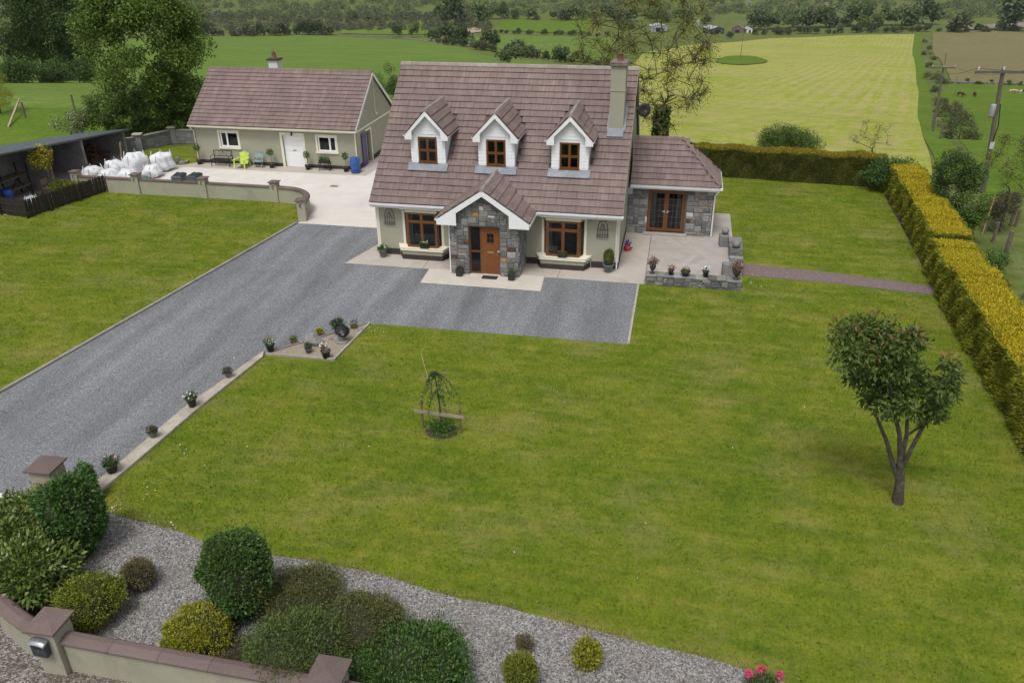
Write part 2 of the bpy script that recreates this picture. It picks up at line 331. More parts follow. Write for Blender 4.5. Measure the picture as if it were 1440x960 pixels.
bedpts = [(118, 712), (150, 721), (215, 738), (255, 748), (290, 763), (340, 774), (385, 781), (430, 787), (480, 797), (520, 804), (560, 815), (605, 830), (650, 842), (705, 851), (760, 867), (815, 880), (870, 895), (935, 911), (1000, 926), (1060, 945), (1180, 985), (1300, 1030)]
bed = sheet('gravel_bed', P(*bedpts)+[(24, -23.0), (1.3, -22.98), (.3, -22.6), (-.33, -22.24), (-1.2, -21.5), (-1.98, -20.31), (-2.2, -18.6)], .006, GRAVEL_BED)
verge = sheet('road_verge', [(-2.2, -20.6), (-1.2, -21.55), (.3, -22.6), (1.3, -22.98), (30, -23.0), (30, -33), (-12, -33), (-9.5, -23.5), (-3, -21.2)], .01, GRAVEL_VERGE)
potbed = sheet('pot_bed', P((375, 499), (520, 456), (470, 506)), .05, gravelmat('fine_sandy_gravel', [(.25, .21, .16), (.34, .29, .225), (.42, .37, .3)], 60, None, (.3, .26, .2)))
MB().prism([(*q, .0) for q in P((374, 499.5), (521, 455.5), (470.5, 508))], (0, 0, .048)).build('bed_base', CONC_DARK, potbed)
for a, b in (((375, 499), (470, 507)), ((470, 507), (520.5, 455.5)), ((375, 498), (520, 455))):
    pa, pb = G(*a), G(*b); MB().bar((pa.x, pa.y, .045), (pb.x, pb.y, .045), .06, .09).build('edging', CONC_DARK if b[0] == 520 else CONC_LEDGE, potbed)
hedge_soil = sheet('hedge_soil', [(22.95, -14), (23.2, -2), (23.55, 5), (23.9, 14.0), (25, 14.8), (25.2, -14)], .006, SOIL)
tag(MB().prism([(*q, 0) for q in [(-7.9, -13.83), (-7.78, -13.85), (-5.4, 3.18), (-5.52, 3.2)]], (0, 0, .07)).build('kerb', CONC_DARK), 'old grey concrete kerb between the wide side lawn and driveway', 'kerb')
MB().prism([(*q, 0) for q in [(-9.4, -24), (-9.28, -24), (-7.78, -13.86), (-7.9, -13.84)]], (0, 0, .07)).build('kerb_length', CONC_DARK, bpy.data.objects['kerb'])
tag(MB().prism([(11.6, -6.84, 0), (11.68, -6.84, 0), (11.7, -1.45, 0), (11.62, -1.45, 0)], (0, 0, .05)).build('kerb', CONC_LEDGE), 'thin pale kerb at the end of the gravel by the patio', 'kerb')
LED = [Vector((*G(x, y, .09).xy, 0)) for x, y in ((128, 683), (137, 693), (209, 632.5), (276, 575), (369.5, 500.5), (371, 492.5), (257.4, 573), (178.7, 640))]
tag(MB().prism(LED, (0, 0, .09)).build('ledge', CONC_LEDGE), 'long lichened concrete ledge carrying flower pots beside driveway', 'ledge')
# ---------------------------------------------------------------- building materials
RENDER = simple('sage_green_render', (.33, .325, .25), .85, .05, .8, .12, 120, dirt=(.29, .285, .22), dscale=.7)
CREAM = simple('cream_painted_trim', (.7, .665, .55), .6, .04, 2, .05, 60)
WHITE = simple('white_upvc', (.8, .81, .82), .4, .03, 2, 0)
CLAD = simple('white_cladding', (.8, .82, .84), .45, .04, 3, .03, 40)
PLINTH = simple('dark_brown_plinth', (.035, .028, .024), .7, .15, 2, .1, 40)
TILE = pieces('brown_concrete_roof_tile', [(.185, .135, .124), (.205, .152, .14), (.195, .145, .136), (.225, .17, .155), (.2, .148, .136)], .85, 25, .2, .25, 60, (14, .8, .8))
TILE_G = pieces('pinkish_concrete_roof_tile', [(.19, .135, .125), (.22, .16, .148), (.205, .15, .14), (.235, .175, .16)], .85, 25, .16, .25, 60, (9, .6, .6))
RIDGE = pieces('lichened_ridge_tile', [(.3, .26, .23), (.36, .32, .28), (.28, .23, .21)], .9, 18, .3, .3, 40)
TDARK = simple('dark_tile_verge', (.09, .07, .065), .8)
LEAD = simple('lead_flashing', (.16, .178, .205), .5, .25, 3, .1, 20, dirt=(.27, .29, .32), dscale=2)
OAK = simple('golden_oak_frame', (.14, .054, .018), .4, .18, 5, .05, 30)
OAK_D = simple('golden_oak_door', (.19, .066, .018), .42, .15, 4, .05, 30)
STONE = pieces('grey_limestone', [(.12, .122, .125), (.17, .172, .175), (.22, .218, .21), (.28, .278, .27), (.15, .15, .148), (.2, .185, .16), (.33, .32, .3), (.19, .19, .195)], .85, 14, .35, .6, 30)
STONE_ACC = {'rust': simple('rusty_stone', (.09, .045, .03), .8, .3, 8), 'gold': simple('golden_stone', (.34, .2, .075), .8, .35, 8), 'pale': simple('pale_stone', (.5, .48, .46), .8, .15, 8)}
MORTAR = simple('grey_mortar', (.115, .115, .112), .95, .2, 6, .4, 50)
GLASS = glassmat('window_glass')
ROOM = simple('dark_room', (.09, .096, .105), .9, .3, 2, 0)
CURTAIN = simple('net_curtain', (.55, .57, .58), .9, .1, 5, 0)
CURTAIN_G = simple('green_curtain', (.2, .26, .22), .9, .15, 5, 0)
IRON = simple('weathered_iron', (.1, .095, .08), .7, .2, 5, 0)
METAL_D = simple('dark_metal', (.03, .03, .033), .5, .2, 4, 0, metal=.5)
METAL_G = simple('grey_metal', (.35, .36, .38), .4, .1, 4, 0, metal=.7)
BRASS = simple('brass', (.6, .45, .2), .35, .1, 4, 0, metal=.6)
TERRA = simple('terracotta', (.3, .12, .065), .85, .25, 8, .2, 40)
TERRA_OLD = simple('sooty_terracotta', (.17, .085, .06), .9, .35, 9, .3, 40)
BLOCK = pieces('grey_concrete_block', [(.17, .172, .175), (.21, .212, .215), (.24, .24, .24)], .95, 10, .3, .4, 40)
# ---------------------------------------------------------------- building helpers
def holed(mb, axis, c0, c1, u0, u1, z0, z1, holes, top=None):
    """wall between planes c0 and c1 with rectangular holes (ua, ub, za, zb); only true outside faces"""
    us = sorted({u0, u1, *[h[0] for h in holes], *[h[1] for h in holes]}); zs = sorted({z0, z1, *[h[2] for h in holes], *[h[3] for h in holes]})
    def pt(u, c, z): return (u, c, z) if axis == 1 else (c, u, z)
    def solid(i, j):
        if i < 0 or j < 0 or i >= len(us)-1 or j >= len(zs)-1: return False
        a, b = (us[i]+us[i+1])/2, (zs[j]+zs[j+1])/2
        return not any(h[0] < a < h[1] and h[2] < b < h[3] for h in holes)
    for i in range(len(us)-1):
        for j in range(len(zs)-1):
            if not solid(i, j): continue
            a, b, c, d = us[i], us[i+1], zs[j], zs[j+1]
            mb.add([pt(a, c0, c), pt(b, c0, c), pt(b, c0, d), pt(a, c0, d)], [(0, 1, 2, 3)]); mb.add([pt(a, c1, c), pt(b, c1, c), pt(b, c1, d), pt(a, c1, d)], [(3, 2, 1, 0)])
            if not solid(i-1, j): mb.add([pt(a, c0, c), pt(a, c1, c), pt(a, c1, d), pt(a, c0, d)], [(3, 2, 1, 0)])
            if not solid(i+1, j): mb.add([pt(b, c0, c), pt(b, c1, c), pt(b, c1, d), pt(b, c0, d)], [(0, 1, 2, 3)])
            if not solid(i, j-1): mb.add([pt(a, c0, c), pt(b, c0, c), pt(b, c1, c), pt(a, c1, c)], [(3, 2, 1, 0)])
            if not solid(i, j+1): mb.add([pt(a, c0, d), pt(b, c0, d), pt(b, c1, d), pt(a, c1, d)], [(0, 1, 2, 3)])
def window(par, x0, x1, y, z0, z1, mat=None, cols=2, transom=None, fw=.06, depth=.07, room=.55, curtains='lr', cmat=None, name='window', split=None):
    """window in a wall facing -Y; y = outer face of the frame; frame > panes, glazing bars; room behind"""
    mat = mat or OAK; m = MB(); yb = y+depth
    m.box(x0, x1, y, yb, z0, z0+fw); m.box(x0, x1, y, yb, z1-fw, z1); m.box(x0, x0+fw, y, yb, z0+fw, z1-fw); m.box(x1-fw, x1, y, yb, z0+fw, z1-fw)
    fr = m.build(name, mat, par)
    cw = (x1-x0-fw)/cols; edges = [x0+fw/2+c*cw for c in range(cols+1)]
    if split: edges[1] = x0+(x1-x0)*split
    for c in range(1, cols):
        xm = edges[c]; MB().box(xm-fw/2, xm+fw/2, y-.004, yb, z0+fw, z1-fw).build('mullion', mat, fr)
    for c in range(cols):
        a = edges[c]+fw/2; b = edges[c+1]-fw/2
        if transom: MB().box(a, b, y-.002, yb, transom-fw/2, transom+fw/2).build('transom', mat, fr)
        for (za, zb) in ([(z0+fw, transom-fw/2), (transom+fw/2, z1-fw)] if transom else [(z0+fw, z1-fw)]):
            g = MB().box(a+.004, b-.004, y+.03, y+.038, za+.004, zb-.004).build('pane', GLASS, fr)
            s = .028; k = MB(); k.box(a, b, y+.01, y+.05, za, za+s); k.box(a, b, y+.01, y+.05, zb-s, zb); k.box(a, a+s, y+.01, y+.05, za+s, zb-s); k.box(b-s, b, y+.01, y+.05, za+s, zb-s); k.build('sash', mat, fr)
    if room:
        k = MB(); k.add([(x0-.02, yb+.01, z0), (x1+.02, yb+.01, z0), (x1+.02, yb+room, z0), (x0-.02, yb+room, z0), (x0-.02, yb+.01, z1), (x1+.02, yb+.01, z1), (x1+.02, yb+room, z1), (x0-.02, yb+room, z1)], [(0, 1, 2, 3), (7, 6, 5, 4), (1, 5, 6, 2), (2, 6, 7, 3), (3, 7, 4, 0)])
        k.build('room', ROOM, fr)
        w = (x1-x0)*.2
        for sd_, a in (('l', x0+fw*.6), ('r', x1-fw*.6-w)):
            if sd_ in curtains:
                c = MB(); n = 9
                top = [Vector((a+w*i/n, yb+.07+.03*math.sin(i*2.3), z1-.02)) for i in range(n+1)]
                c.add([*top, *[Vector((p.x, p.y, z0+.02)) for p in top]], [(i, i+1, n+2+i, n+1+i) for i in range(n)]); c.build('curtain', cmat or CURTAIN, fr)
    return fr
def roof_tiles(par, o, U, V, nu, nv, wid, gauge, mat, clip=None, singles=0, from_top=False, name='roof_tile', thick=.026, stagger=True):
    """courses of flat tiles on the slope spanned by unit vectors U (along) and V (up); the first `singles` are objects, the rest one joined part"""
    N = U.cross(V).normalized(); L = gauge*1.16
    g_ = .034; prof = [(0, 0, g_+thick), (wid-.006, 0, g_+thick), (wid-.006, L, .012), (0, L, .012), (0, 0, g_), (wid-.006, 0, g_), (wid-.006, L, .0), (0, L, .0)]
    fs = [(0, 1, 2, 3), (4, 5, 1, 0), (4, 0, 3, 7), (5, 6, 2, 1), (7, 6, 5, 4)]
    base = MB().add(prof, fs).mesh(name, mat); cnt = 0; V_ = []; F_ = []; outs = []
    rows = range(nv)
    for j in rows:
        off = -(wid/2 if (stagger and j % 2) else 0)
        for i in range(nu+1):
            a = max(i*wid+off, 0); b = min((i+1)*wid+off, nu*wid)
            if b-a < .05: continue
            full = b-a > wid*.99
            p = o+U*a+V*(j*gauge)
            if clip and not clip(o+U*((a+b)/2)+V*((j+.5)*gauge)): continue
            dz = random.uniform(-.003, .003)
            if full and cnt < singles:
                mw = Matrix(((U.x, V.x, N.x, p.x+N.x*dz), (U.y, V.y, N.y, p.y+N.y*dz), (U.z, V.z, N.z, p.z+N.z*dz), (0, 0, 0, 1)))
                link(name, base, par, mw); cnt += 1
            else:
                n = len(V_); V_ += [p+U*(q[0]*(b-a)/wid)+V*q[1]+N*(q[2]+dz) for q in prof]; F_ += [tuple(k+n for k in f) for f in fs]
    if V_:
        m = MB(); m.add(V_, F_); tag(m.build(name+'s', mat, par), kind='stuff')
    return cnt
_SB = []
def stone_block(k, mat):
    key = (k, mat.name)
    for a, m in _SB:
        if a == key: return m
    rr = random.Random(100+k); j = lambda s: rr.uniform(-s, s)
    b = [(-.5, 0, -.5), (.5, 0, -.5), (.5, 0, .5), (-.5, 0, .5)]
    mid = [(x*(.99+j(.02)), -.55+j(.1), z*(.99+j(.03))) for x, _, z in b]; fr = [(x*(.8+j(.08)), -1+j(.2), z*(.74+j(.1))) for x, _, z in b]
    m = MB().add(b+mid+fr, [(0, 1, 5, 4), (1, 2, 6, 5), (2, 3, 7, 6), (3, 0, 4, 7), (4, 5, 9, 8), (5, 6, 10, 9), (6, 7, 11, 10), (7, 4, 8, 11), (8, 9, 10, 11)]).mesh('stone', mat)
    _SB.append((key, m)); return m
def stones(par, o, U, N, w, h, inside, seed, cell=.095, maxw=5, maxh=3, single=True, depth=.035, accents=(), mat=None):
    """random squared rubble on a wall face: origin o, U along, Z up, N out of the wall; each stone an object"""
    rr = random.Random(seed); mat = mat or STONE; nu, nz = int(round(w/cell)), int(round(h/cell)); cu, cz = w/nu, h/nz
    ok = [[inside((i+.5)*cu, (j+.5)*cz) for i in range(nu)] for j in range(nz)]; V_ = []; F_ = []; acc = list(accents); n = 0
    for j in range(nz):
        for i in range(nu):
            if not ok[j][i]: continue
            ww = rr.choice([2, 3, 3, 4, 5][:maxw]); hh = rr.choice([1, 2, 2, 3][:maxh+1])
            k = 0
            while k < ww and i+k < nu and ok[j][i+k]: k += 1
            ww = k; k = 1
            while k < hh and j+k < nz and all(ok[j+k][i+q] for q in range(ww)): k += 1
            hh = k
            for a in range(hh):
                for b in range(ww): ok[j+a][i+b] = False
            g = .012; c = o+U*((i+ww/2)*cu)+Vector((0, 0, (j+hh/2)*cz)); d = depth*rr.uniform(.6, 1.3)
            sx, sz = ww*cu-g, hh*cz-g
            m = mat
            for a in acc:
                if abs((i+ww/2)*cu-a[0]) < .16 and abs((j+hh/2)*cz-a[1]) < .12 and ww*hh > 2: m = STONE_ACC[a[2]]; acc.remove(a); break
            if single:
                mw = Matrix(((U.x*sx, -N.x*d, 0, c.x), (U.y*sx, -N.y*d, 0, c.y), (0, 0, sz, c.z), (0, 0, 0, 1)))
                link('stone', stone_block(rr.randrange(8), m), par, mw)
            else:
                me = stone_block(rr.randrange(8), mat); q = len(V_)
                V_ += [c+U*(v.co.x*sx)-N*(v.co.y*d)+Vector((0, 0, v.co.z*sz)) for v in me.vertices]; F_ += [tuple(t+q for t in p.vertices) for p in me.polygons]
            n += 1
    if V_: tag(MB().add(V_, F_).build('stones', mat, par), kind='stuff')
    return n
def ridge_caps(par, a, b, n, mat, r=.11, name='ridge_tile'):
    a = Vector(a); b = Vector(b); d = (b-a)/n; side = d.cross(Vector((0, 0, 1))).normalized(); me = None
    for k in range(n):
        p = a+d*k; m = MB(); q = p+d*1.02
        pr = [(-r, -.09), (-r*.55, .02), (0, .05), (r*.55, .02), (r, -.09)]
        m.add([p+side*x+Vector((0, 0, z)) for x, z in pr]+[q+side*x+Vector((0, 0, z+.008)) for x, z in pr], [(i, i+1, i+6, i+5) for i in range(4)]+[(4, 3, 2, 1, 0), (5, 6, 7, 8, 9)])
        m.build(name, mat, par)
def gutter(par, a, b, r=.06, mat=None, name='gutter'):
    mat = mat or WHITE; a = Vector(a); b = Vector(b); d = (b-a).normalized(); s = d.cross(Vector((0, 0, 1)))
    m = MB(); prof = [(-r, .0), (-r*.8, -r*1.3), (r*.8, -r*1.3), (r, 0), (r*.8, -.004), (r*.65, -r*1.1), (-r*.65, -r*1.1), (-r*.8, -.004)]
    n = len(prof); m.add([p+s*x+Vector((0, 0, z)) for p in (a, b) for x, z in prof], [(i, (i+1) % n, n+(i+1) % n, n+i) for i in range(n)]+[tuple(range(n-1, -1, -1)), tuple(range(n, 2*n))])
    return m.build(name, mat, par)
def pipe(par, pts, r=.035, mat=None, name='downpipe'): return MB().tube(pts, r, 8).build(name, mat or WHITE, par, True)
# ================================================================ THE HOUSE
HL, YR, HE, HR = 10.685, 5.22, 2.54, 7.41; KR = (HR-HE)/(YR+.35)
rz = lambda y: HE+KR*(y+.35)
house = empty('house', (5.3, 5.2, 0), 'sage green dormer house with brown tiled roof, stone porch and three white dormers', 'house')
BAY = [(1.23, 3.05, 1.5, 2.86), (7.42, 9.3, 7.66, 9.06)]      # opening at the wall, then front of the bay
fw_holes = [(b[0]+.09, b[1]-.09, .56, 2.12) for b in BAY]+[(4.5, 5.95, 0, 2.12)]
m = MB(); holed(m, 1, 0, .3, 0, HL, 0, HE-.12, fw_holes)
m.build('front_wall', RENDER, house)
for x0, x1, nm in ((0, .3, 'gable_wall'), (HL-.3, HL, 'gable_wall')):
    yb = 2*YR; m = MB(); sh = .16
    m.prism([(x0, .302, 0), (x0, yb, 0), (x0, yb, rz(0)-sh), (x0, YR, HR-sh), (x0, .302, rz(.302)-sh)], (x1-x0, 0, 0)); m.build(nm, RENDER, house)
MB().box(.302, HL-.302, 2*YR-.3, 2*YR, 0, HE-.1).build('back_wall', RENDER, house)
MB().box(.31, HL-.31, .9, 2*YR-.31, .01, .05).build('floor_slab', ROOM, house)
# roof decks
roof = MB()
for sgn in (1, -1):
    ye, yr_ = (-.35, YR) if sgn == 1 else (2*YR+.35, YR)
    roof.add([(-.12, ye, HE-.05), (HL+.12, ye, HE-.05), (HL+.12, yr_, HR-.05), (-.12, yr_, HR-.05), (-.12, ye, HE-.15), (HL+.12, ye, HE-.15), (HL+.12, yr_, HR-.15), (-.12, yr_, HR-.15)], [(0, 1, 2, 3), (7, 6, 5, 4), (0, 4, 5, 1), (1, 5, 6, 2), (3, 2, 6, 7), (0, 3, 7, 4)])
roof = roof.build('roof', TDARK, house)
V = Vector((0, YR+.35, HR-HE)); SL = V.length; V.normalize(); NV = 22; GA = SL/NV; NU = 33; WID = (HL+.24)/NU
DORM = [(1.45, 2.96), (4.45, 6.0), (7.61, 9.15)]
PX0, PX1, PY, PPK, PM = 3.83, 6.70, -1.66, 3.75, 5.265
def clip_main(p):
    if p.y > 1.2:
        for a, b in DORM:
            dr = (p.y-1.1)/2.7; c = (a+b)/2; hw = (b-a)/2
            if p.z < 5.34 and a-.02 < p.x < b+.02: return False
            if p.z >= 5.34 and abs(p.x-c) < (6.2-p.z)/.9-.08: return False
    if p.y < 1.05 and abs(p.x-PM) < (PPK-.12-p.z)/.67: return False
    if 2.85 < p.y < 3.7 and 9.84 < p.x < 10.4: return False
    return True
roof_tiles(roof, Vector((-.12, -.37, HE-.045)), Vector((1, 0, 0)), V, NU, NV, WID, GA, TILE, clip_main, 160)
VB = Vector((0, -(YR+.35), HR-HE)).normalized()
roof_tiles(roof, Vector((HL+.12, 2*YR+.37, HE-.045)), Vector((-1, 0, 0)), VB, NU, NV, WID, GA, TILE)
ridge_caps(roof, (-.14, YR, HR+.035), (HL+.14, YR, HR+.035), 24, RIDGE)
for x in (-.13, HL+.05):
    m = MB(); m.prism([(x, -.36, HE-.19), (x, -.36, HE-.02), (x, YR, HR-.02), (x, YR, HR-.19)], (.08, 0, 0)); m.prism([(x, 2*YR+.36, HE-.19), (x, 2*YR+.36, HE-.02), (x, YR+.001, HR-.02), (x, YR+.001, HR-.19)], (.08, 0, 0))
    m.build('verge', RENDER, roof)
MB().box(-.12, HL+.12, -.345, -.32, HE-.26, HE-.06).build('fascia', WHITE, roof); MB().box(-.12, HL+.12, -.32, -.001, HE-.24, HE-.215).build('soffit', WHITE, roof)
gutter(house, (-.16, -.42, HE-.06), (3.42, -.42, HE-.06)); gutter(house, (7.12, -.42, HE-.06), (HL+.16, -.42, HE-.06))
pipe(house, [(HL-.05, -.40, HE-.15), (HL-.05, -.38, HE-.3), (HL-.05, -.08, HE-.42), (HL-.05, -.08, .04)]); 
MB().box(-.012, .14, -.014, .12, .32, HE-.25).build('corner_trim', CREAM, house)
MB().box(HL-.14, HL+.012, -.014, .12, .32, HE-.25).build('corner_trim', CREAM, house)
# plinth
for a, b in ((.0, 1.0), (3.3, PX0), (PX1, 7.2), (9.55, HL)): MB().box(a, b, -.016, 0.0, 0, .3).build('plinth', PLINTH, house)
MB().box(HL, HL+.016, -.016, 4.7, 0, .3).build('plinth', PLINTH, house); MB().box(-.016, 0, -.016, 2*YR, 0, .3).build('plinth', PLINTH, house)
# bays
def bay(i, b, flowers):
    x0, x1, f0, f1 = b; yf = -.36
    bx = MB()
    pl = lambda d, z: [(x0-.2-d, -.001, z), (f0-.22-d, yf-.1-d, z), (f1+.22+d, yf-.1-d, z), (x1+.2+d, -.001, z)]
    MB().prism(pl(.012, 0), (0, 0, .24)).build('bay_plinth', PLINTH, house)
    bb = MB().prism(pl(0, .24), (0, 0, .21)).build('bay_base', RENDER, house)
    MB().prism(pl(.06, .452), (0, 0, .1)).build('sill', CREAM, house, bevel=.015)
    # canted frame: front and two sides
    z0, z1 = .555, 2.14; fr = window(house, f0, f1, yf, z0, z1, OAK, 2, 1.72, .075, .08, 0, '', name='bay_window')
    for s, (xa, xb) in ((-1, (f0, x0+.1)), (1, (f1, x1-.1))):
        A = Vector((xa, yf+.01, 0)); B = Vector((xb, .03, 0)); d = (B-A); n = Vector((d.y, -d.x, 0)).normalized()*(1 if s == 1 else -1)
        k = MB()
        for (za, zb, ta, tb) in ((z0, z1, 0, .2), (z0, z1, .8, 1), (z0, z0+.075, .2, .8), (z1-.075, z1, .2, .8), (1.69, 1.75, .2, .8)):
            p, q = A+d*ta, A+d*tb; k.prism([(p.x, p.y, za), (q.x, q.y, za), (q.x-n.x*.06, q.y-n.y*.06, za), (p.x-n.x*.06, p.y-n.y*.06, za)], (0, 0, zb-za))
        k.build('bay_side', OAK, fr)
        p, q = A+d*.2-n*.03, A+d*.8-n*.03; MB().add([(p.x, p.y, z0+.08), (q.x, q.y, z0+.08), (q.x, q.y, z1-.08), (p.x, p.y, z1-.08)], [(0, 1, 2, 3)]).build('pane', GLASS, fr)
    MB().prism([(x0, -.001, 2.142), (f0-.03, yf-.03, 2.142), (f1+.03, yf-.03, 2.142), (x1, -.001, 2.142)], (0, 0, .14)).build('bay_head', RENDER, house)
    MB().box(x0-.02, x0+.09, -.03, -.001, .555, 2.14).build('surround', CREAM, house); MB().box(x1-.09, x1+.02, -.03, -.001, .555, 2.14).build('surround', CREAM, house)
    t = MB().prism([(x0-.02, -.002, 2.285), (f0-.06, yf-.06, 2.285), (f1+.06, yf-.06, 2.285), (x1+.02, -.002, 2.285)], (0, 0, -.07)); 
    MB().box(x0-.02, x1+.02, yf-.06, -.03, 2.284, 2.3).build('head_trim', CREAM, house)
    r_ = MB(); xa, xb = x0-.1, x1+.1; ya, yb = .3, 1.6
    r_.add([(xa, ya, .5), (xb, ya, .5), (xb, yb, .5), (xa, yb, .5), (xa, ya, 2.3), (xb, ya, 2.3), (xb, yb, 2.3), (xa, yb, 2.3)], [(0, 1, 2, 3), (7, 6, 5, 4), (1, 5, 6, 2), (2, 6, 7, 3), (3, 7, 4, 0)]); r_.build('room', ROOM, house)
    for xa, xb in ((x0+.12, x0+.42), (x1-.42, x1-.12)):
        c = MB(); n = 9; top = [Vector((xa+(xb-xa)*q/n, .12+.03*math.sin(q*2.2), 2.12)) for q in range(n+1)]
        c.add([*top, *[Vector((p.x, p.y, .57)) for p in top]], [(q, q+1, n+2+q, n+1+q) for q in range(n)]); c.build('curtain', CURTAIN, fr)
    if i == 0: MB().box(x0+.4, x1-.3, .16, .165, .57, 1.0).build('net_blind', CURTAIN, fr)
for i, b in enumerate(BAY): bay(i, b, None)
# wall ornaments: pointed iron trellis
def trellis(xc, z0, w, h, lab):
    e = empty('wall_trellis', (xc, -.03, z0), lab, 'wall trellis', 'iron wall ornaments')
    k = MB(); n = 10; L = [(xc-w/2, z0)]; hz = z0+h*.45
    arcL = [Vector((xc-w/2+(w/2)*(1-math.cos(t*math.pi/2*1.0)), -.03, hz+(h*.55)*math.sin(t*math.pi/2))) for t in [q/n for q in range(n+1)]]
    arcR = [Vector((2*xc-p.x, p.y, p.z)) for p in arcL]
    k.tube([(xc-w/2, -.03, z0)]+arcL, .014, 6); k.tube([(xc+w/2, -.03, z0)]+arcR, .014, 6); k.build('arch', IRON, e, True)
    k = MB()
    for t in (-.25, 0, .25): k.tube([(xc+t*w, -.03, z0), (xc+t*w, -.03, hz), (xc+t*w*.4+(.1*w if t == 0 else 0), -.03, hz+h*.3)], .01, 5)
    k.tube([(xc-w*.25, -.03, hz), (xc, -.03, hz+h*.36), (xc+w*.25, -.03, hz)], .01, 5); k.build('tracery', IRON, e, True)
    k = MB(); k.bar((xc-w*.6, -.06, z0), (xc+w*.6, -.06, z0), .02, .02); k.bar((xc-w*.6, -.07, z0+.13), (xc+w*.6, -.07, z0+.13), .02, .02)
    for q in range(7): k.bar((xc-w*.6+q*w*.2, -.07, z0), (xc-w*.6+q*w*.2, -.07, z0+.13), .012, .012)
    k.bar((xc-w*.6, -.03, hz), (xc+w*.6, -.03, hz), .014, .014); k.bar((xc, -.07, z0+.13), (xc, -.004, z0+.13), .02, .02); k.build('basket', IRON, e)
trellis(.62, 1.42, .42, .72, 'pointed iron wall trellis beside the bay window away from the patio'); trellis(9.98, 1.42, .42, .72, 'pointed iron wall trellis between bay window and patio corner')
# chimney
m = MB().box(9.8, 10.42, 2.79, 3.75, 5.0, 7.86); ch = m.build('chimney', RENDER, roof, bevel=.01)
MB().box(9.78, 10.44, 2.77, 3.77, 6.86, 6.9).build('chimney_band', RENDER, ch)
m = MB(); m.box(9.72, 10.5, 2.71, 3.83, 7.861, 7.95); m.box(9.76, 10.46, 2.75, 3.79, 7.95, 8.02); m.build('chimney_cap', simple('weathered_cap', (.16, .13, .11), .9, .4, 6, .5, 20), ch, bevel=.02)
MB().lathe([(.13, 0), (.12, .05), (.1, .25), (.12, .27), (.12, .3), (.09, .3), (.085, .1)], (10.12, 3.27, 8.02), 14).build('chimney_pot', TERRA_OLD, ch, True)
m = MB(); U = Vector((0, V.y, V.z)); Nn = Vector((0, -V.z, V.y))
def on_roof(x, y, h=.05): return Vector((x, y, rz(y)))+Nn*h
def strip(x0, x1, y0, y1, h=.06):
    a = [on_roof(x0, y0, h), on_roof(x1, y0, h), on_roof(x1, y1, h), on_roof(x0, y1, h)]; return MB().prism(a, -Nn*.05)
strip(9.76, 10.45, 2.46, 2.78, .085).build('flashing', LEAD, ch); strip(9.73, 9.8, 2.7, 3.75, .07).build('flashing', LEAD, ch); strip(10.42, 10.52, 2.7, 3.75, .07).build('flashing', LEAD, ch)
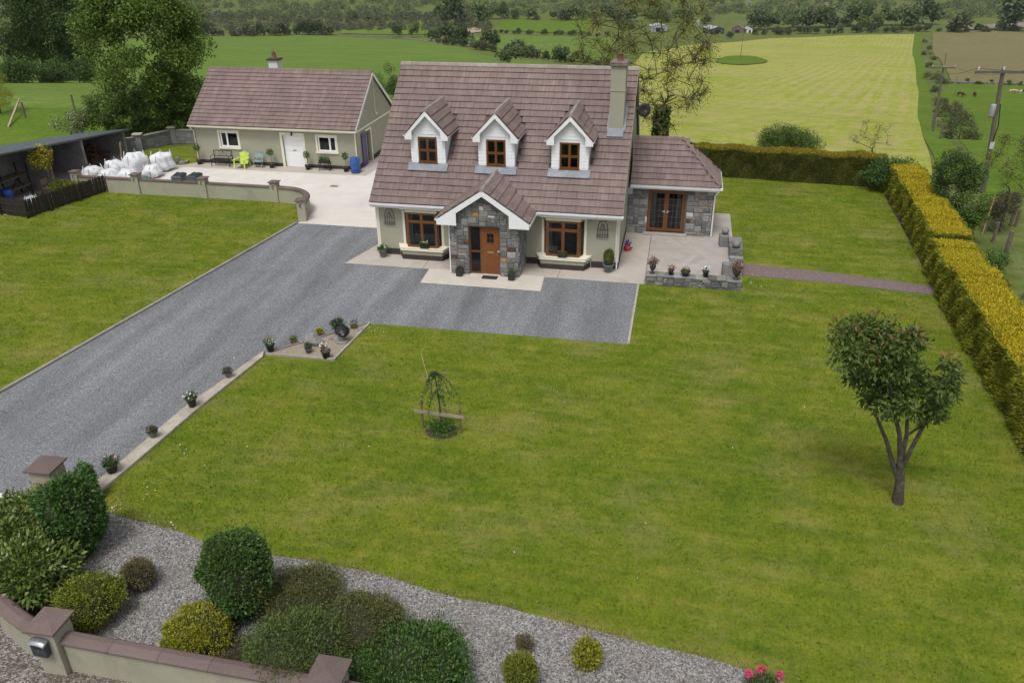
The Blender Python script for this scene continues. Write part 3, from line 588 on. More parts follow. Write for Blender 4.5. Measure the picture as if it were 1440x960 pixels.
# dormers
def dormer(a, b):
    yf, z0, ze, zp = 1.13, 3.83, 5.33, 6.2; c = (a+b)/2; d = MB(); hw = (b-a)/2
    wx0, wx1, wz0, wz1 = c-.44, c+.4, 3.93, 5.04
    e = MB(); holed(e, 1, yf, yf+.12, a, b, z0-.1, ze, [(wx0, wx1, wz0, wz1)])
    e.prism([(a, yf, ze), (b, yf, ze), (c, yf, zp-.12)], (0, .12, 0))
    yk = lambda z: (z-HE)/KR-.35
    for x in (a, b-.1): e.prism([(x, yf+.122, z0-.1), (x, yf+.122, ze), (x, yk(ze)+.1, ze), (x, yk(z0-.1)+.1, z0-.1)], (.1, 0, 0))
    dm = e.build('dormer', CLAD, house)
    # cladding boards, each a little proud
    bz = z0
    while bz < zp-.35:
        h = .148; t = bz+h; hw2 = hw if t < ze else max(.05, (zp-.1-t)/.9*1.02)
        segs = [(c-min(hw, hw2), c+min(hw, hw2))]
        if t > wz0 and bz < wz1: segs = [(a, wx0-.03), (wx1+.03, b)]
        for s0, s1 in segs:
            if s1-s0 > .04: MB().hexa([(s0, yf-.02, bz), (s1, yf-.02, bz), (s1, yf, bz), (s0, yf, bz)], [(s0, yf-.008, t-.004), (s1, yf-.008, t-.004), (s1, yf, t-.004), (s0, yf, t-.004)]).build('board', CLAD, dm)
        for x, q in ((a, -1), (b, 1)):
            if t < ze+.05:
                y1 = yk(bz)+.05
                if y1 > yf+.1: MB().hexa([(min(x, x+q*.02), yf-.018, bz), (max(x, x+q*.02), yf-.018, bz), (max(x, x+q*.02), y1, bz), (min(x, x+q*.02), y1, bz)], [(min(x, x+q*.008), yf-.008, t-.004), (max(x, x+q*.008), yf-.008, t-.004), (max(x, x+q*.008), yk(t)+.05, t-.004), (min(x, x+q*.008), yk(t)+.05, t-.004)]).build('board', CLAD, dm)
        bz += h
    window(dm, wx0, wx1, yf-.02, wz0, wz1, OAK, 2, 4.46, .055, .07, .5, 'l', CURTAIN_G)
    MB().box(wx0-.03, wx1+.03, yf-.07, yf-.0, wz0-.05, wz0-.005).build('window_sill', OAK, dm)
    # little roof
    ea = .2; k = (zp-ze)/(hw+.04); yb_r = yk(zp)
    for s in (-1, 1):
        xo = c+s*(hw+ea); zo = ze-k*(ea-.04); yo = yf-.22
        U_ = Vector((0, 1, 0)); Vv = Vector((-s*(hw+ea), 0, zp-zo)); sl = Vv.length; Vv.normalize()
        dk = MB().prism([(xo, yo, zo), (c, yo, zp), (c, yk(zp), zp), (xo, yk(zo), zo)], (0, 0, -.06)).build('dormer_roof', TDARK, dm)
        ln = yk(zp)-yo
        cl = lambda p: p.y < yk(p.z)+.02
        if s == 1: roof_tiles(dk, Vector((xo, yo, zo))+Vector((0, 0, .01)), U_, Vv, 8, 4, ln/8, sl/4, TILE, cl, 0)
        else: roof_tiles(dk, Vector((xo, yo+ln, zo))+Vector((0, 0, .01)), -U_, Vv, 8, 4, ln/8, sl/4, TILE, cl, 0)
        gutter(dm, (xo+s*.02, yo-.02, zo-.0), (xo+s*.02, yk(zo)-.05, zo-.0), .045)
        # barge board and box end
        p0 = Vector((xo, yo, zo)); p1 = Vector((c, yo, zp)); dn = Vector((0, 0, -.2))
        MB().prism([p0+Vector((0, -.012, -.03)), p1+Vector((0, -.012, -.03)), p1+Vector((0, -.012, -.24)), Vector((c+s*(hw-.12), yo-.012, ze-.02)), Vector((c+s*(hw-.12), yo-.012, zo-.2)), p0+Vector((0, -.012, -.2))], (0, .03, 0)).build('barge_board', WHITE, dm)
        MB().box(min(c+s*(hw-.12), xo), max(c+s*(hw-.12), xo), yo+.02, yf-.021, zo-.19, zo-.07).build('box_end', WHITE, dm)
    ridge_caps(dm, (c, yf-.24, zp+.03), (c, yk(zp)-.05, zp+.03), 6, RIDGE, .09)
    fl = strip(a-.14, b+.12, .86, 1.16, .085); fl.build('flashing', LEAD, dm)
    for x0_, x1_ in ((a-.05, a), (b, b+.05)): strip(x0_, x1_, 1.13, yk(5.2), .07).build('flashing', LEAD, dm)
for a, b in DORM: dormer(a, b)
# ---------------------------------------------------------------- stone porch
porch = MB(); gz = lambda x: PPK-.16-.67*abs(x-PM)
m = MB(); holed(m, 1, PY, PY+.3, PX0, PX1, 0, 2.42, [(4.62, 5.92, 0, 2.14)])
m.prism([(PX0, PY, 2.42), (PX1, PY, 2.42), (PX1, PY, gz(PX1)), (PM, PY, gz(PM)), (PX0, PY, gz(PX0))], (0, .3, 0))
m.box(PX0, PX0+.3, PY+.302, -.001, 0, gz(PX0)); m.box(PX1-.3, PX1, PY+.302, -.001, 0, gz(PX1))
porch = m.build('porch', MORTAR, house)
wP, hP = PX1-PX0, gz(PM)
inP = lambda u, z: z < gz(PX0+u)-.02 and not (4.60 < PX0+u < 5.94 and z < 2.17)
n1 = stones(porch, Vector((PX0, PY, 0)), Vector((1, 0, 0)), Vector((0, -1, 0)), wP, hP, inP, 5, accents=[(1.33, 2.95, 'pale'), (.95, 2.72, 'gold'), (1.62, 2.68, 'pale'), (.62, 1.35, 'rust'), (.3, .8, 'rust'), (2.35, .85, 'gold'), (2.5, 1.3, 'rust')])
n2 = stones(porch, Vector((PX1, PY, 0)), Vector((0, 1, 0)), Vector((1, 0, 0)), -PY-.01, gz(PX1), lambda u, z: z < gz(PX1)-.05, 6, single=False)
stones(porch, Vector((PX0, -.01, 0)), Vector((0, -1, 0)), Vector((-1, 0, 0)), -PY-.01, gz(PX0), lambda u, z: z < gz(PX0)-.05, 7, single=False)
# door set
dy = PY+.12
df = MB(); df.box(4.6, 5.94, dy, dy+.08, 2.06, 2.14); df.box(4.6, 4.67, dy, dy+.08, .02, 2.06); df.box(5.87, 5.94, dy, dy+.08, .02, 2.06); df.box(5.06, 5.13, dy, dy+.08, .02, 2.06); df.box(4.67, 5.06, dy, dy+.08, .02, .09); df.box(4.67, 5.06, dy, dy+.08, .98, 1.05)
dfo = df.build('door_frame', OAK, house)
for za, zb in ((.09, .98), (1.05, 2.06)): MB().box(4.675, 5.055, dy+.03, dy+.04, za+.004, zb-.004).build('side_light', GLASS, dfo)
MB().box(4.6, 5.9, dy+.4, dy+.42, .02, 2.1).build('hall_wall', ROOM, dfo)
door = MB(); holed(door, 1, dy+.015, dy+.07, 5.13, 5.87, .04, 2.06, [(5.36, 5.64, 1.42, 1.82)]); door = door.build('front_door', OAK_D, house)
m = MB(); m.box(5.34, 5.66, dy, dy+.014, 1.4, 1.425); m.box(5.34, 5.66, dy, dy+.014, 1.815, 1.84); m.box(5.34, 5.365, dy, dy+.014, 1.425, 1.815); m.box(5.635, 5.66, dy, dy+.014, 1.425, 1.815); m.bar((5.5, dy+.02, 1.42), (5.5, dy+.02, 1.82), .015); m.bar((5.36, dy+.02, 1.62), (5.64, dy+.02, 1.62), .015); m.build('light_frame', OAK, door)
MB().box(5.36, 5.64, dy+.035, dy+.04, 1.42, 1.82).build('pane', GLASS, door)
for xa in (5.24, 5.53): 
    m = MB()
    for q in range(3): m.box(xa+q*.085, xa+q*.085+.012, dy+.008, dy+.014, .15, .85)
    m.build('door_groove', OAK, door)
MB().box(5.36, 5.64, dy, dy+.014, .98, 1.03).build('letter_plate', BRASS, door); MB().box(5.8, 5.84, dy-.02, dy+.014, 1.0, 1.14).tube([(5.82, dy-.05, 1.08), (5.92, dy-.05, 1.08)], .012, 6).build('door_handle', METAL_G, door)
# porch roof
KP = .67; exL, exR = PM-1.93, PM+1.93
for s in (-1, 1):
    xo = PM+s*1.93; zo = PPK-KP*1.93; yo = PY-.24; yk = lambda z: (z-HE)/KR-.35
    kick = Vector((PM+s*1.45, 0, PPK-KP*1.45-.0))
    dk = MB().prism([(xo, yo, zo), (PM, yo, PPK), (PM, yk(PPK), PPK), (xo, max(yk(zo), -.38), zo)], (0, 0, -.07)).build('porch_roof', TDARK, house)
    Vv = Vector((-s*1.93, 0, PPK-zo)); sl = Vv.length; Vv.normalize(); ln = yk(PPK)-yo
    cl = lambda p: p.y < max(yk(p.z), -.4)+.03
    if s == 1: roof_tiles(dk, Vector((xo, yo, zo+.01)), Vector((0, 1, 0)), Vv, 9, 6, ln/9, sl/6, TILE, cl, 30)
    else: roof_tiles(dk, Vector((xo, yo+ln, zo+.01)), Vector((0, -1, 0)), Vv, 9, 6, ln/9, sl/6, TILE, cl, 30)
    gutter(house, (xo+s*.03, yo-.02, zo), (xo+s*.03, -.36, zo), .05)
    p0 = Vector((xo, yo-.014, zo-.02)); p1 = Vector((PM, yo-.014, PPK-.02))
    xi = PM+s*1.1
    MB().prism([p0, p1, p1+Vector((0, 0, -.24)), Vector((xi, yo-.014, PPK-KP*1.1-.27)), Vector((xi, yo-.014, zo-.24)), p0+Vector((0, 0, -.22))], (0, .03, 0)).build('barge_board', WHITE, house)
    MB().box(min(xo, PM+s*(PX1-PM)+s*.04), max(xo, PM+s*(PX1-PM)+s*.04), yo+.02, -.34, zo-.22, zo-.09).build('porch_soffit', WHITE, house)
    MB().box(min(xi, PM+s*1.93), max(xi, PM+s*1.93), yo+.02, PY-.06, zo-.235, zo-.221).build('box_end', WHITE, house)
ridge_caps(house, (PM, PY-.26, PPK+.03), (PM, .98, PPK+.03), 8, RIDGE, .1)
pipe(house, [(PX0-.06, PY+.06, 2.25), (PX0-.06, PY+.06, .04)], .03)
# ---------------------------------------------------------------- extension
EX0, EX1, EY0, EY1, EH, EZ, EHX, EYR = HL, 14.58, 4.71, 7.16, 2.44, 4.23, 12.99, 5.93
m = MB(); holed(m, 1, EY0, EY0+.3, EX0+.001, EX1, 0, EH-.12, [(11.6, 13.36, 0, 2.14)])
m.box(EX1-.3, EX1, EY0+.302, EY1, 0, EH-.12); m.box(EX0+.3, EX1-.302, EY1-.3, EY1, 0, EH-.12); ext = m.build('extension', MORTAR, house)
n3 = stones(ext, Vector((EX0+.002, EY0, 0)), Vector((1, 0, 0)), Vector((0, -1, 0)), EX1-EX0, EH-.14, lambda u, z: not (11.58 < EX0+u < 13.38 and z < 2.16), 11, cell=.105, accents=[(2.95, 1.05, 'pale'), (3.0, .85, 'rust'), (.75, .75, 'pale'), (.1, 1.95, 'pale')])
stones(ext, Vector((EX1, EY0, 0)), Vector((0, 1, 0)), Vector((1, 0, 0)), EY1-EY0, EH-.14, lambda u, z: True, 12, cell=.105, single=False)
MB().box(11.5, 13.5, EY0-.28, EY0, .0, .11).build('door_step', CONC_PATIO, ext)
fd = MB(); y = EY0+.1; fd.box(11.6, 13.36, y, y+.08, 2.07, 2.14); fd.box(11.6, 11.67, y, y+.08, .11, 2.07); fd.box(13.29, 13.36, y, y+.08, .11, 2.07); fd.box(11.67, 13.29, y, y+.08, .11, .16); fd = fd.build('french_doors', OAK, ext)
for xa, xb, hx_ in ((11.67, 12.478, 12.42), (12.482, 13.29, 12.54)):
    m = MB(); m.box(xa, xa+.1, y-.01, y+.06, .16, 2.07); m.box(xb-.1, xb, y-.01, y+.06, .16, 2.07); m.box(xa+.1, xb-.1, y-.01, y+.06, .16, .28); m.box(xa+.1, xb-.1, y-.01, y+.06, 1.97, 2.07); dl = m.build('door_leaf', OAK, fd)
    MB().box(xa+.1, xb-.1, y+.02, y+.03, .28, 1.97).build('pane', GLASS, dl)
    m = MB()
    for q in (1, 2): m.bar((xa+.1+q*(xb-xa-.2)/3, y+.015, .28), (xa+.1+q*(xb-xa-.2)/3, y+.015, 1.97), .004)
    for q in range(1, 6): m.bar((xa+.1, y+.015, .28+q*.28), (xb-.1, y+.015, .28+q*.28), .004)
    m.build('leading', METAL_G, dl)
    c = MB(); n = 9; sx = xa+.12 if xa < 12 else xb-.34; top = [Vector((sx+.22*q/n, y+.15+.03*math.sin(q*2.2), 2.05)) for q in range(n+1)]
    c.add([*top, *[Vector((p.x, p.y, .2)) for p in top]], [(q, q+1, n+2+q, n+1+q) for q in range(n)]); c.build('curtain', CURTAIN, dl)
    MB().tube([(hx_, y-.03, 1.1), (hx_+(.1 if xa > 12 else -.1), y-.03, 1.1)], .012, 6).box(hx_-.02, hx_+.02, y-.035, y-.011, 1.02, 1.18).build('door_handle', METAL_G, dl)
k = MB(); xa, xb, ya, yb = 11.5, 13.45, EY0+.31, EY1-.32
k.add([(xa, ya, .1), (xb, ya, .1), (xb, yb, .1), (xa, yb, .1), (xa, ya, 2.2), (xb, ya, 2.2), (xb, yb, 2.2), (xa, yb, 2.2)], [(0, 1, 2, 3), (7, 6, 5, 4), (1, 5, 6, 2), (2, 6, 7, 3), (3, 7, 4, 0)]); k.build('room', ROOM, ext)
e0, e1, f0, f1 = EX0+.1, EX1+.25, EY0-.25, EY1+.25
A, B_, C_, D_, R0, R1 = Vector((e0, f0, EH)), Vector((e1, f0, EH)), Vector((e1, f1, EH)), Vector((e0, f1, EH)), Vector((e0, EYR, EZ)), Vector((EHX, EYR, EZ))
m = MB(); m.add([A, B_, C_, D_, R0, R1], [(0, 1, 5, 4), (1, 2, 5), (2, 3, 4, 5), (3, 2, 1, 0)]); er = m.build('extension_roof', TDARK, ext)
def hip_clip(p):
    if p.y < EYR+.02 and p.x > 12.9: return (p.x-EHX)/(e1-EHX) < (EZ-p.z)/(EZ-EH)+.03
    return True
Vf = (R0-A); Vf = Vector((0, Vf.y, Vf.z)); sl = Vf.length; Vf.normalize()
roof_tiles(er, A+Vector((0, -.02, .0)), Vector((1, 0, 0)), Vf, 12, 8, (e1-e0)/12, sl/8, TILE, hip_clip, 80)
Vs = Vector((EHX-e1, 0, EZ-EH)); ss = Vs.length; Vs.normalize()
roof_tiles(er, Vector((e1+.02, f0, EH)), Vector((0, 1, 0)), Vs, 8, 8, (f1-f0)/8, ss/8, TILE, lambda p: abs(p.y-EYR) < (EYR-f0)*(EZ-p.z)/(EZ-EH)+.06, 0)
Vb = Vector((0, EYR-f1, EZ-EH)).normalized()
roof_tiles(er, Vector((e1, f1, EH)), Vector((-1, 0, 0)), Vb, 12, 8, (e1-e0)/12, sl/8, TILE, lambda p: (p.x-EHX)/(e1-EHX) < (EZ-p.z)/(EZ-EH)+.03, 0)
ridge_caps(er, R0+Vector((0, 0, .05)), R1+Vector((.05, 0, .05)), 6, TILE, .1); ridge_caps(er, B_+Vector((0, 0, .08)), R1+Vector((0, 0, .06)), 7, TILE, .1, 'hip_tile'); ridge_caps(er, C_+Vector((0, 0, .08)), R1+Vector((0, 0, .06)), 7, TILE, .1, 'hip_tile')
MB().box(e0, e1-.002, f0+.002, f0+.03, EH-.2, EH-.01).build('fascia', WHITE, ext); MB().box(e1-.03, e1-.003, f0+.032, f1, EH-.2, EH-.01).build('fascia', WHITE, ext); MB().box(EX0+.1, e1-.04, f0+.032, EY0-.001, EH-.19, EH-.165).build('soffit', WHITE, ext)
gutter(ext, (e0+.02, f0-.05, EH-.02), (e1+.1, f0-.05, EH-.02)); gutter(ext, (e1+.05, f0-.05, EH-.021), (e1+.05, f1, EH-.021))
pipe(ext, [(EX1+.2, EY0-.2, EH-.1), (EX1+.18, EY0-.18, EH-.25), (EX1+.06, EY0-.07, EH-.42), (EX1+.06, EY0-.07, .05)])
strip(HL-.18, HL+.02, -.3, 4.9, .05) if False else None
# satellite dish on the gable
ds = empty('satellite_dish', (10.72, 4.2, 5.6), 'dark grey satellite dish bracketed to the gable beside bare tree', 'satellite dish')
pd_ = PLN(905, 155, 1, 4.3); m = MB(); n = 20; cc = Vector((pd_.x+.02, 4.3, pd_.z)); ax = Vector((.25, -.95, .2)).normalized(); a1 = ax.orthogonal().normalized(); a2 = ax.cross(a1); V_ = [cc-ax*.05]; 
for rr_, dp in ((.15, -.04), (.29, .02)):
    V_ += [cc+ax*dp+(a1*math.cos(2*math.pi*q/n)+a2*math.sin(2*math.pi*q/n))*rr_ for q in range(n)]
m.add(V_, [(0, 1+q, 1+(q+1) % n) for q in range(n)]+[(1+q, 1+n+q, 1+n+(q+1) % n, 1+(q+1) % n) for q in range(n)])
o = m.build('dish', METAL_D, ds, True); md = o.modifiers.new('solid', 'SOLIDIFY'); md.thickness = .012
MB().tube([(HL, 4.6, cc.z), (cc.x, 4.6, cc.z), cc-ax*.06], .018, 6).build('bracket', METAL_G, ds, True); MB().tube([cc-ax*.05+Vector((0, 0, -.25)), cc+ax*.3+Vector((0, 0, -.05))], .012, 6).lathe([(.03, -.03), (.03, .03)], cc+ax*.3+Vector((0, 0, -.05)), 8).build('feed_arm', METAL_G, ds, True)
print('stones', n1, n3)
# ---------------------------------------------------------------- leaves
RNG = np.random.default_rng(7)
def unit(v): return v/np.maximum(np.linalg.norm(v, axis=1, keepdims=True), 1e-9)
def leaf_quads(P, N, L, W, out=.6, droop=0.0, fold=.15):
    """diamond leaves: P positions, N outward directions"""
    n = len(P); R_ = unit(RNG.normal(size=(n, 3))); d = unit(N*out+R_*(1-out)+np.array([0, 0, -droop])); s = unit(np.cross(d, unit(RNG.normal(size=(n, 3))*.6+N*.5+np.array([0, 0, .6])))); nn = np.cross(s, d)
    l = (L*RNG.uniform(.65, 1.25, (n, 1))); w = (W*RNG.uniform(.7, 1.2, (n, 1)))
    a = P; b = P+d*l*.45+s*w*.5+nn*l*fold; c = P+d*l; e = P+d*l*.45-s*w*.5+nn*l*fold
    V = np.stack([a, b, c, e], 1).reshape(-1, 3); F = np.arange(n*4).reshape(n, 4); return V, F
def blob_points(n, c, r, shell=.25, lump=.15, seed=0, flat=.0, k=5):
    """points in the outer shell of a lumpy ellipsoid; returns positions and outward normals"""
    rg = np.random.default_rng(seed); d = unit(rg.normal(size=(n, 3)))
    ph = rg.uniform(0, 6.28, (k, 3)); fr = rg.uniform(2, 5, (k, 3)); f = np.zeros(n)
    for q in range(k): f += np.sin(d@fr[q]+ph[q, 0])*np.cos(d[:, 2]*fr[q, 1]+ph[q, 1])
    rad = (1+lump*f/ k**.5)*(1-shell*rg.random(n)**1.6); r = np.array(r); p = d*rad[:, None]*r
    if flat: p[:, 2] = np.where(p[:, 2] > 0, np.tanh(p[:, 2]/r[2]*(1+flat))/np.tanh(1+flat)*r[2], p[:, 2])
    return p+np.array(c), unit(d/r)
def leaf_obj(name, mat, P, N, L, W, parent=None, out=.6, droop=0, o=None):
    V, F = leaf_quads(P, N, L, W, out, droop); oo = np.array(o if o is not None else org(parent)); return link(name, npmesh(name, V-oo, F, mat), parent)
def lump_mesh(c, r, seed, lump=.15, n=10, squash=1):
    """lumpy closed ball used as the dense inside of a clipped shrub"""
    bm = bmesh.new(); bmesh.ops.create_icosphere(bm, subdivisions=3, radius=1); rr = random.Random(seed); ph = [rr.uniform(0, 6) for _ in range(6)]
    for v in bm.verts:
        d = v.co; f = 1+lump*(math.sin(3*d.x+ph[0])*math.cos(4*d.z+ph[1])+.6*math.sin(5*d.y+ph[2])*math.cos(3*d.x+ph[3])); v.co = Vector((d.x*r[0]*f+c[0], d.y*r[1]*f+c[1], d.z*r[2]*f+c[2]))
    me = bpy.data.meshes.new('core'); bm.to_mesh(me); bm.free(); me.polygons.foreach_set('use_smooth', [True]*len(me.polygons)); return me
FLO = {k: simple('petal_'+k, c, .6, .15, 20, 0) for k, c in dict(white=(.75, .74, .7), pink=(.5, .04, .13), red=(.5, .04, .05), purple=(.13, .06, .3), yellow=(.65, .45, .05), orange=(.5, .22, .1)).items()}
LEAF_POT = leafmat('pot_plant_leaf', [(.03, .07, .015), (.05, .1, .02), (.08, .14, .03)])
LEAF_DK = leafmat('dark_evergreen_leaf', [(.016, .035, .012), (.028, .055, .018), (.045, .08, .025)])
LEAF_HEATH = leafmat('bronze_heather_leaf', [(.05, .035, .025), (.08, .055, .035), (.06, .065, .03)])
LEAF_DRY = leafmat('dried_brown_leaf', [(.14, .08, .06), (.2, .12, .09), (.1, .06, .045)])
LEAF_YEL = leafmat('golden_leaf', [(.12, .15, .015), (.26, .25, .02), (.38, .33, .03)])
PLASTIC_K = simple('black_plastic', (.018, .02, .02), .45, .2, 5, 0); PLASTIC_G = simple('grey_plastic', (.13, .15, .155), .55, .2, 5, 0)
BLUE = simple('blue_plastic', (.02, .085, .3), .4, .12, 3, 0); TEAL = simple('teal_plastic', (.03, .12, .11), .45, .2, 4, 0); REDP = simple('red_plastic', (.45, .03, .045), .4, .1, 4, 0)
BLUEGREY = simple('blue_grey_glaze', (.13, .16, .19), .4, .2, 5, 0); WOOD = simple('weathered_wood', (.19, .14, .095), .85, .3, 6, .4, 30); WOOD_D = simple('black_stained_wood', (.022, .017, .014), .75, .35, 6, .3, 30)
STONE_CUT = simple('grey_cut_stone', (.2, .2, .195), .85, .3, 5, .5, 20, dirt=(.1, .1, .085), dscale=3); SOIL_P = SOIL
# ================================================================ GARAGE
GX0, GX1, GY0, GYR, GE, GR = -16.4, -5.86, 12.87, 16.13, 2.44, 5.16; GY1 = 2*GYR-GY0
gar = empty('garage', ((GX0+GX1)/2, GYR, 0), 'long single storey sage green garage with brown tiled roof and white roller door', 'garage')
kg = (GR-GE)/(GYR-GY0+.3)
m = MB(); holed(m, 1, GY0, GY0+.25, GX0, GX1, 0, GE-.1, [(-14.7, -13.5, 1.05, 1.98), (-10.58, -9.3, 0, 1.94), (-8.34, -7.18, 1.03, 1.94)]); m.build('front_wall', RENDER, gar)
m = MB(); holed(m, 0, GX1-.25, GX1, GY0+.252, GY1, 0, GE-.1, [(14.42, 15.2, 0, 1.95)]); m.prism([(GX1-.25, GY0+.05, GE-.1), (GX1-.25, GY1-.05, GE-.1), (GX1-.25, GYR, GR-.14)], (.25, 0, 0)); m.build('gable_wall', RENDER, gar)
m = MB(); m.prism([(GX0, GY0+.252, 0), (GX0, GY1, 0), (GX0, GY1, GE-.1), (GX0, GYR, GR-.14), (GX0, GY0+.252, GE+.08)], (.25, 0, 0)); m.build('gable_wall', RENDER, gar)
MB().box(GX0+.26, GX1-.26, GY1-.25, GY1, 0, GE-.1).build('back_wall', RENDER, gar)
m = MB()
for sgn in (1, -1):
    ye = GYR-sgn*(GYR-GY0+.3); m.add([(GX0-.12, ye, GE-.04), (GX1+.1, ye, GE-.04), (GX1+.1, GYR, GR-.04), (GX0-.12, GYR, GR-.04), (GX0-.12, ye, GE-.13), (GX1+.1, ye, GE-.13), (GX1+.1, GYR, GR-.13), (GX0-.12, GYR, GR-.13)], [(0, 1, 2, 3), (7, 6, 5, 4), (0, 4, 5, 1), (1, 5, 6, 2), (3, 2, 6, 7), (0, 3, 7, 4)])
gr = m.build('roof', TDARK, gar)
Vg = Vector((0, GYR-GY0+.3, GR-GE)); sl = Vg.length; Vg.normalize()
roof_tiles(gr, Vector((GX0-.14, GY0-.32, GE-.035)), Vector((1, 0, 0)), Vg, 32, 15, (GX1-GX0+.26)/32, sl/15, TILE_G, None, 0)
roof_tiles(gr, Vector((GX1+.12, GY1+.32, GE-.035)), Vector((-1, 0, 0)), Vector((0, -Vg.y, Vg.z)), 32, 15, (GX1-GX0+.26)/32, sl/15, TILE_G, None, 0)
ridge_caps(gr, (GX0-.14, GYR, GR+.03), (GX1+.12, GYR, GR+.03), 24, TILE_G, .1)
m = MB(); m.prism([(GX1+.1, GY0-.32, GE-.2), (GX1+.1, GY0-.32, GE+.0), (GX1+.1, GYR, GR+.0), (GX1+.1, GYR, GR-.2)], (.03, 0, 0)); m.prism([(GX1+.1, GY1+.32, GE-.2), (GX1+.1, GY1+.32, GE), (GX1+.1, GYR+.001, GR), (GX1+.1, GYR+.001, GR-.2)], (.03, 0, 0)); m.build('barge_board', WHITE, gr)
MB().box(GX0-.1, GX1+.1, GY0-.3, GY0-.275, GE-.2, GE-.05).build('fascia', CREAM, gr); MB().box(GX0-.1, GX1+.1, GY0-.275, GY0-.002, GE-.19, GE-.17).build('soffit', CREAM, gr)
gutter(gar, (GX0-.14, GY0-.36, GE-.05), (GX1+.14, GY0-.36, GE-.05), .06, CREAM)
pipe(gar, [(GX0+.04, GY0-.34, GE-.12), (GX0+.04, GY0-.32, GE-.28), (GX0+.04, GY0-.06, GE-.45), (GX0+.04, GY0-.06, .04)], .04, CREAM); pipe(gar, [(GX1-.06, GY0-.05, GE-.2), (GX1-.06, GY0-.05, .04)], .045, CREAM)
MB().box(GX1, GX1+.03, GY0-.02, GY1, 2.2, 2.3).build('string_band', CREAM, gar)
for a, b in ((GX0, -10.72), (-9.16, GX1)): MB().box(a, b, GY0-.016, GY0, 0, .22).build('plinth', PLINTH, gar)
MB().box(GX1, GX1+.016, GY0-.016, 14.3, 0, .3).build('plinth', PLINTH, gar); MB().box(GX1, GX1+.016, 15.32, GY1, 0, .3).build('plinth', PLINTH, gar)
def surround(par, x0, x1, z0, z1, w=.11, y=GY0, sill=True):
    m = MB(); m.box(x0-w, x0, y-.03, y-.001, z0, z1); m.box(x1, x1+w, y-.03, y-.001, z0, z1); m.box(x0-w, x1+w, y-.032, y-.001, z1, z1+w); m.build('surround', CREAM, par)
    if sill: MB().box(x0-w-.03, x1+w+.03, y-.07, y-.001, z0-.1, z0-.002).build('sill', CREAM, par)
surround(gar, -14.7, -13.5, 1.05, 1.98); surround(gar, -8.34, -7.18, 1.03, 1.94); surround(gar, -10.58, -9.3, 0, 1.94, .15, sill=False)
window(gar, -14.7, -13.5, GY0+.06, 1.05, 1.98, WHITE, 2, None, .06, .06, .6, 'l', split=.36); window(gar, -8.34, -7.18, GY0+.06, 1.03, 1.94, WHITE, 2, None, .06, .06, .6, '', split=.64)
m = MB(); n = 6
for q in range(n): m.box(-10.58, -9.3, GY0+.14-(.006 if q % 2 else 0), GY0+.18, .01+q*.322, .01+(q+1)*.322-.012)
m.box(-10.58, -9.3, GY0+.15, GY0+.175, .005, 1.94); gd = m.build('roller_door', WHITE, gar); MB().box(-10.05, -9.83, GY0+.12, GY0+.134, .98, 1.02).build('door_handle', METAL_D, gd)
m = MB(); m.box(GX1, GX1+.03, 14.3, 14.42, 0, 2.07); m.box(GX1, GX1+.03, 15.2, 15.32, 0, 2.07); m.box(GX1, GX1+.032, 14.42, 15.2, 1.95, 2.07); m.build('door_surround', CREAM, gar)
MB().box(GX1-.24, GX1-.2, 14.42, 15.2, .01, 1.95).build('doorway', ROOM, gar)
PURP = simple('purple_paint', (.075, .045, .14), .5, .12, 3, 0); MB().box(GX1+.034, GX1+.075, 13.55, 14.28, .06, 2.0).build('open_door', PURP, gar)
fl = MB().box(-9.98, -9.86, GY0-.36+.3, GY0-.001, 2.05, 2.12).lathe([(.03, 0), (.07, -.08), (.05, -.12)], (-9.92, GY0-.1, 2.06), 10).build('flood_light', METAL_D, gar)
m = MB().box(-12.75, -12.15, 16.6, 17.2, 4.4, 5.62); c2 = m.build('chimney', simple('whitewash', (.62, .62, .6), .8), gr); MB().box(-12.84, -12.06, 16.51, 17.29, 5.621, 5.7).build('chimney_cap', PLINTH, c2); MB().lathe([(.17, 0), (.13, .2), (.11, .34), (.13, .36)], (-12.45, 16.9, 5.7), 12).lathe([(.05, .36), (.02, .6), (.0, .62)], (-12.45, 16.9, 5.7), 8).build('chimney_pot', TERRA_OLD, c2, True)
MB().tube([(GX1+.04, GYR+.05, GR-.35), (GX1+.04, GYR+.1, 2.75)], .025, 6).lathe([(.03, 0), (.09, -.05), (.06, -.12)], (GX1+.1, GYR+.1, 2.75), 8).build('security_light', CREAM, gar, True)
# ================================================================ WALLS
def offs(pts, d):
    out = []; n = len(pts)
    for i in range(n):
        t = (pts[min(i+1, n-1)]-pts[max(i-1, 0)]).normalized(); out.append(pts[i]+Vector((-t.y, t.x))*d)
    return out
def resample(pts, ds):
    pts = [Vector(p) for p in pts]; out = [pts[0]]
    for a, b in zip(pts, pts[1:]):
        n = max(1, int(round((b-a).length/ds)))
        for k in range(1, n+1): out.append(a+(b-a)*(k/n))
    return out
def smooth_path(pts, it=3):
    p = [Vector(q) for q in pts]
    for _ in range(it):
        o = [p[0]]
        for a, b in zip(p, p[1:]): o += [a*.75+b*.25, a*.25+b*.75]
        o.append(p[-1]); p = o
    return p
def wall_body(par, pts, h, t, mat, name='wall_body'):
    a, b = offs(pts, t/2), offs(pts, -t/2); n = len(pts); m = MB()
    V_ = [(*p, 0) for p in a]+[(*p, 0) for p in b]+[(*p, h) for p in a]+[(*p, h) for p in b]; F_ = []
    for i in range(n-1): F_ += [(i+1, i, 2*n+i, 2*n+i+1), (n+i, n+i+1, 3*n+i+1, 3*n+i), (2*n+i, 3*n+i, 3*n+i+1, 2*n+i+1)]
    F_ += [(0, n, 3*n, 2*n), (2*n-1, n-1, 3*n-1, 4*n-1)]; m.add(V_, F_); return m.build(name, mat, par)
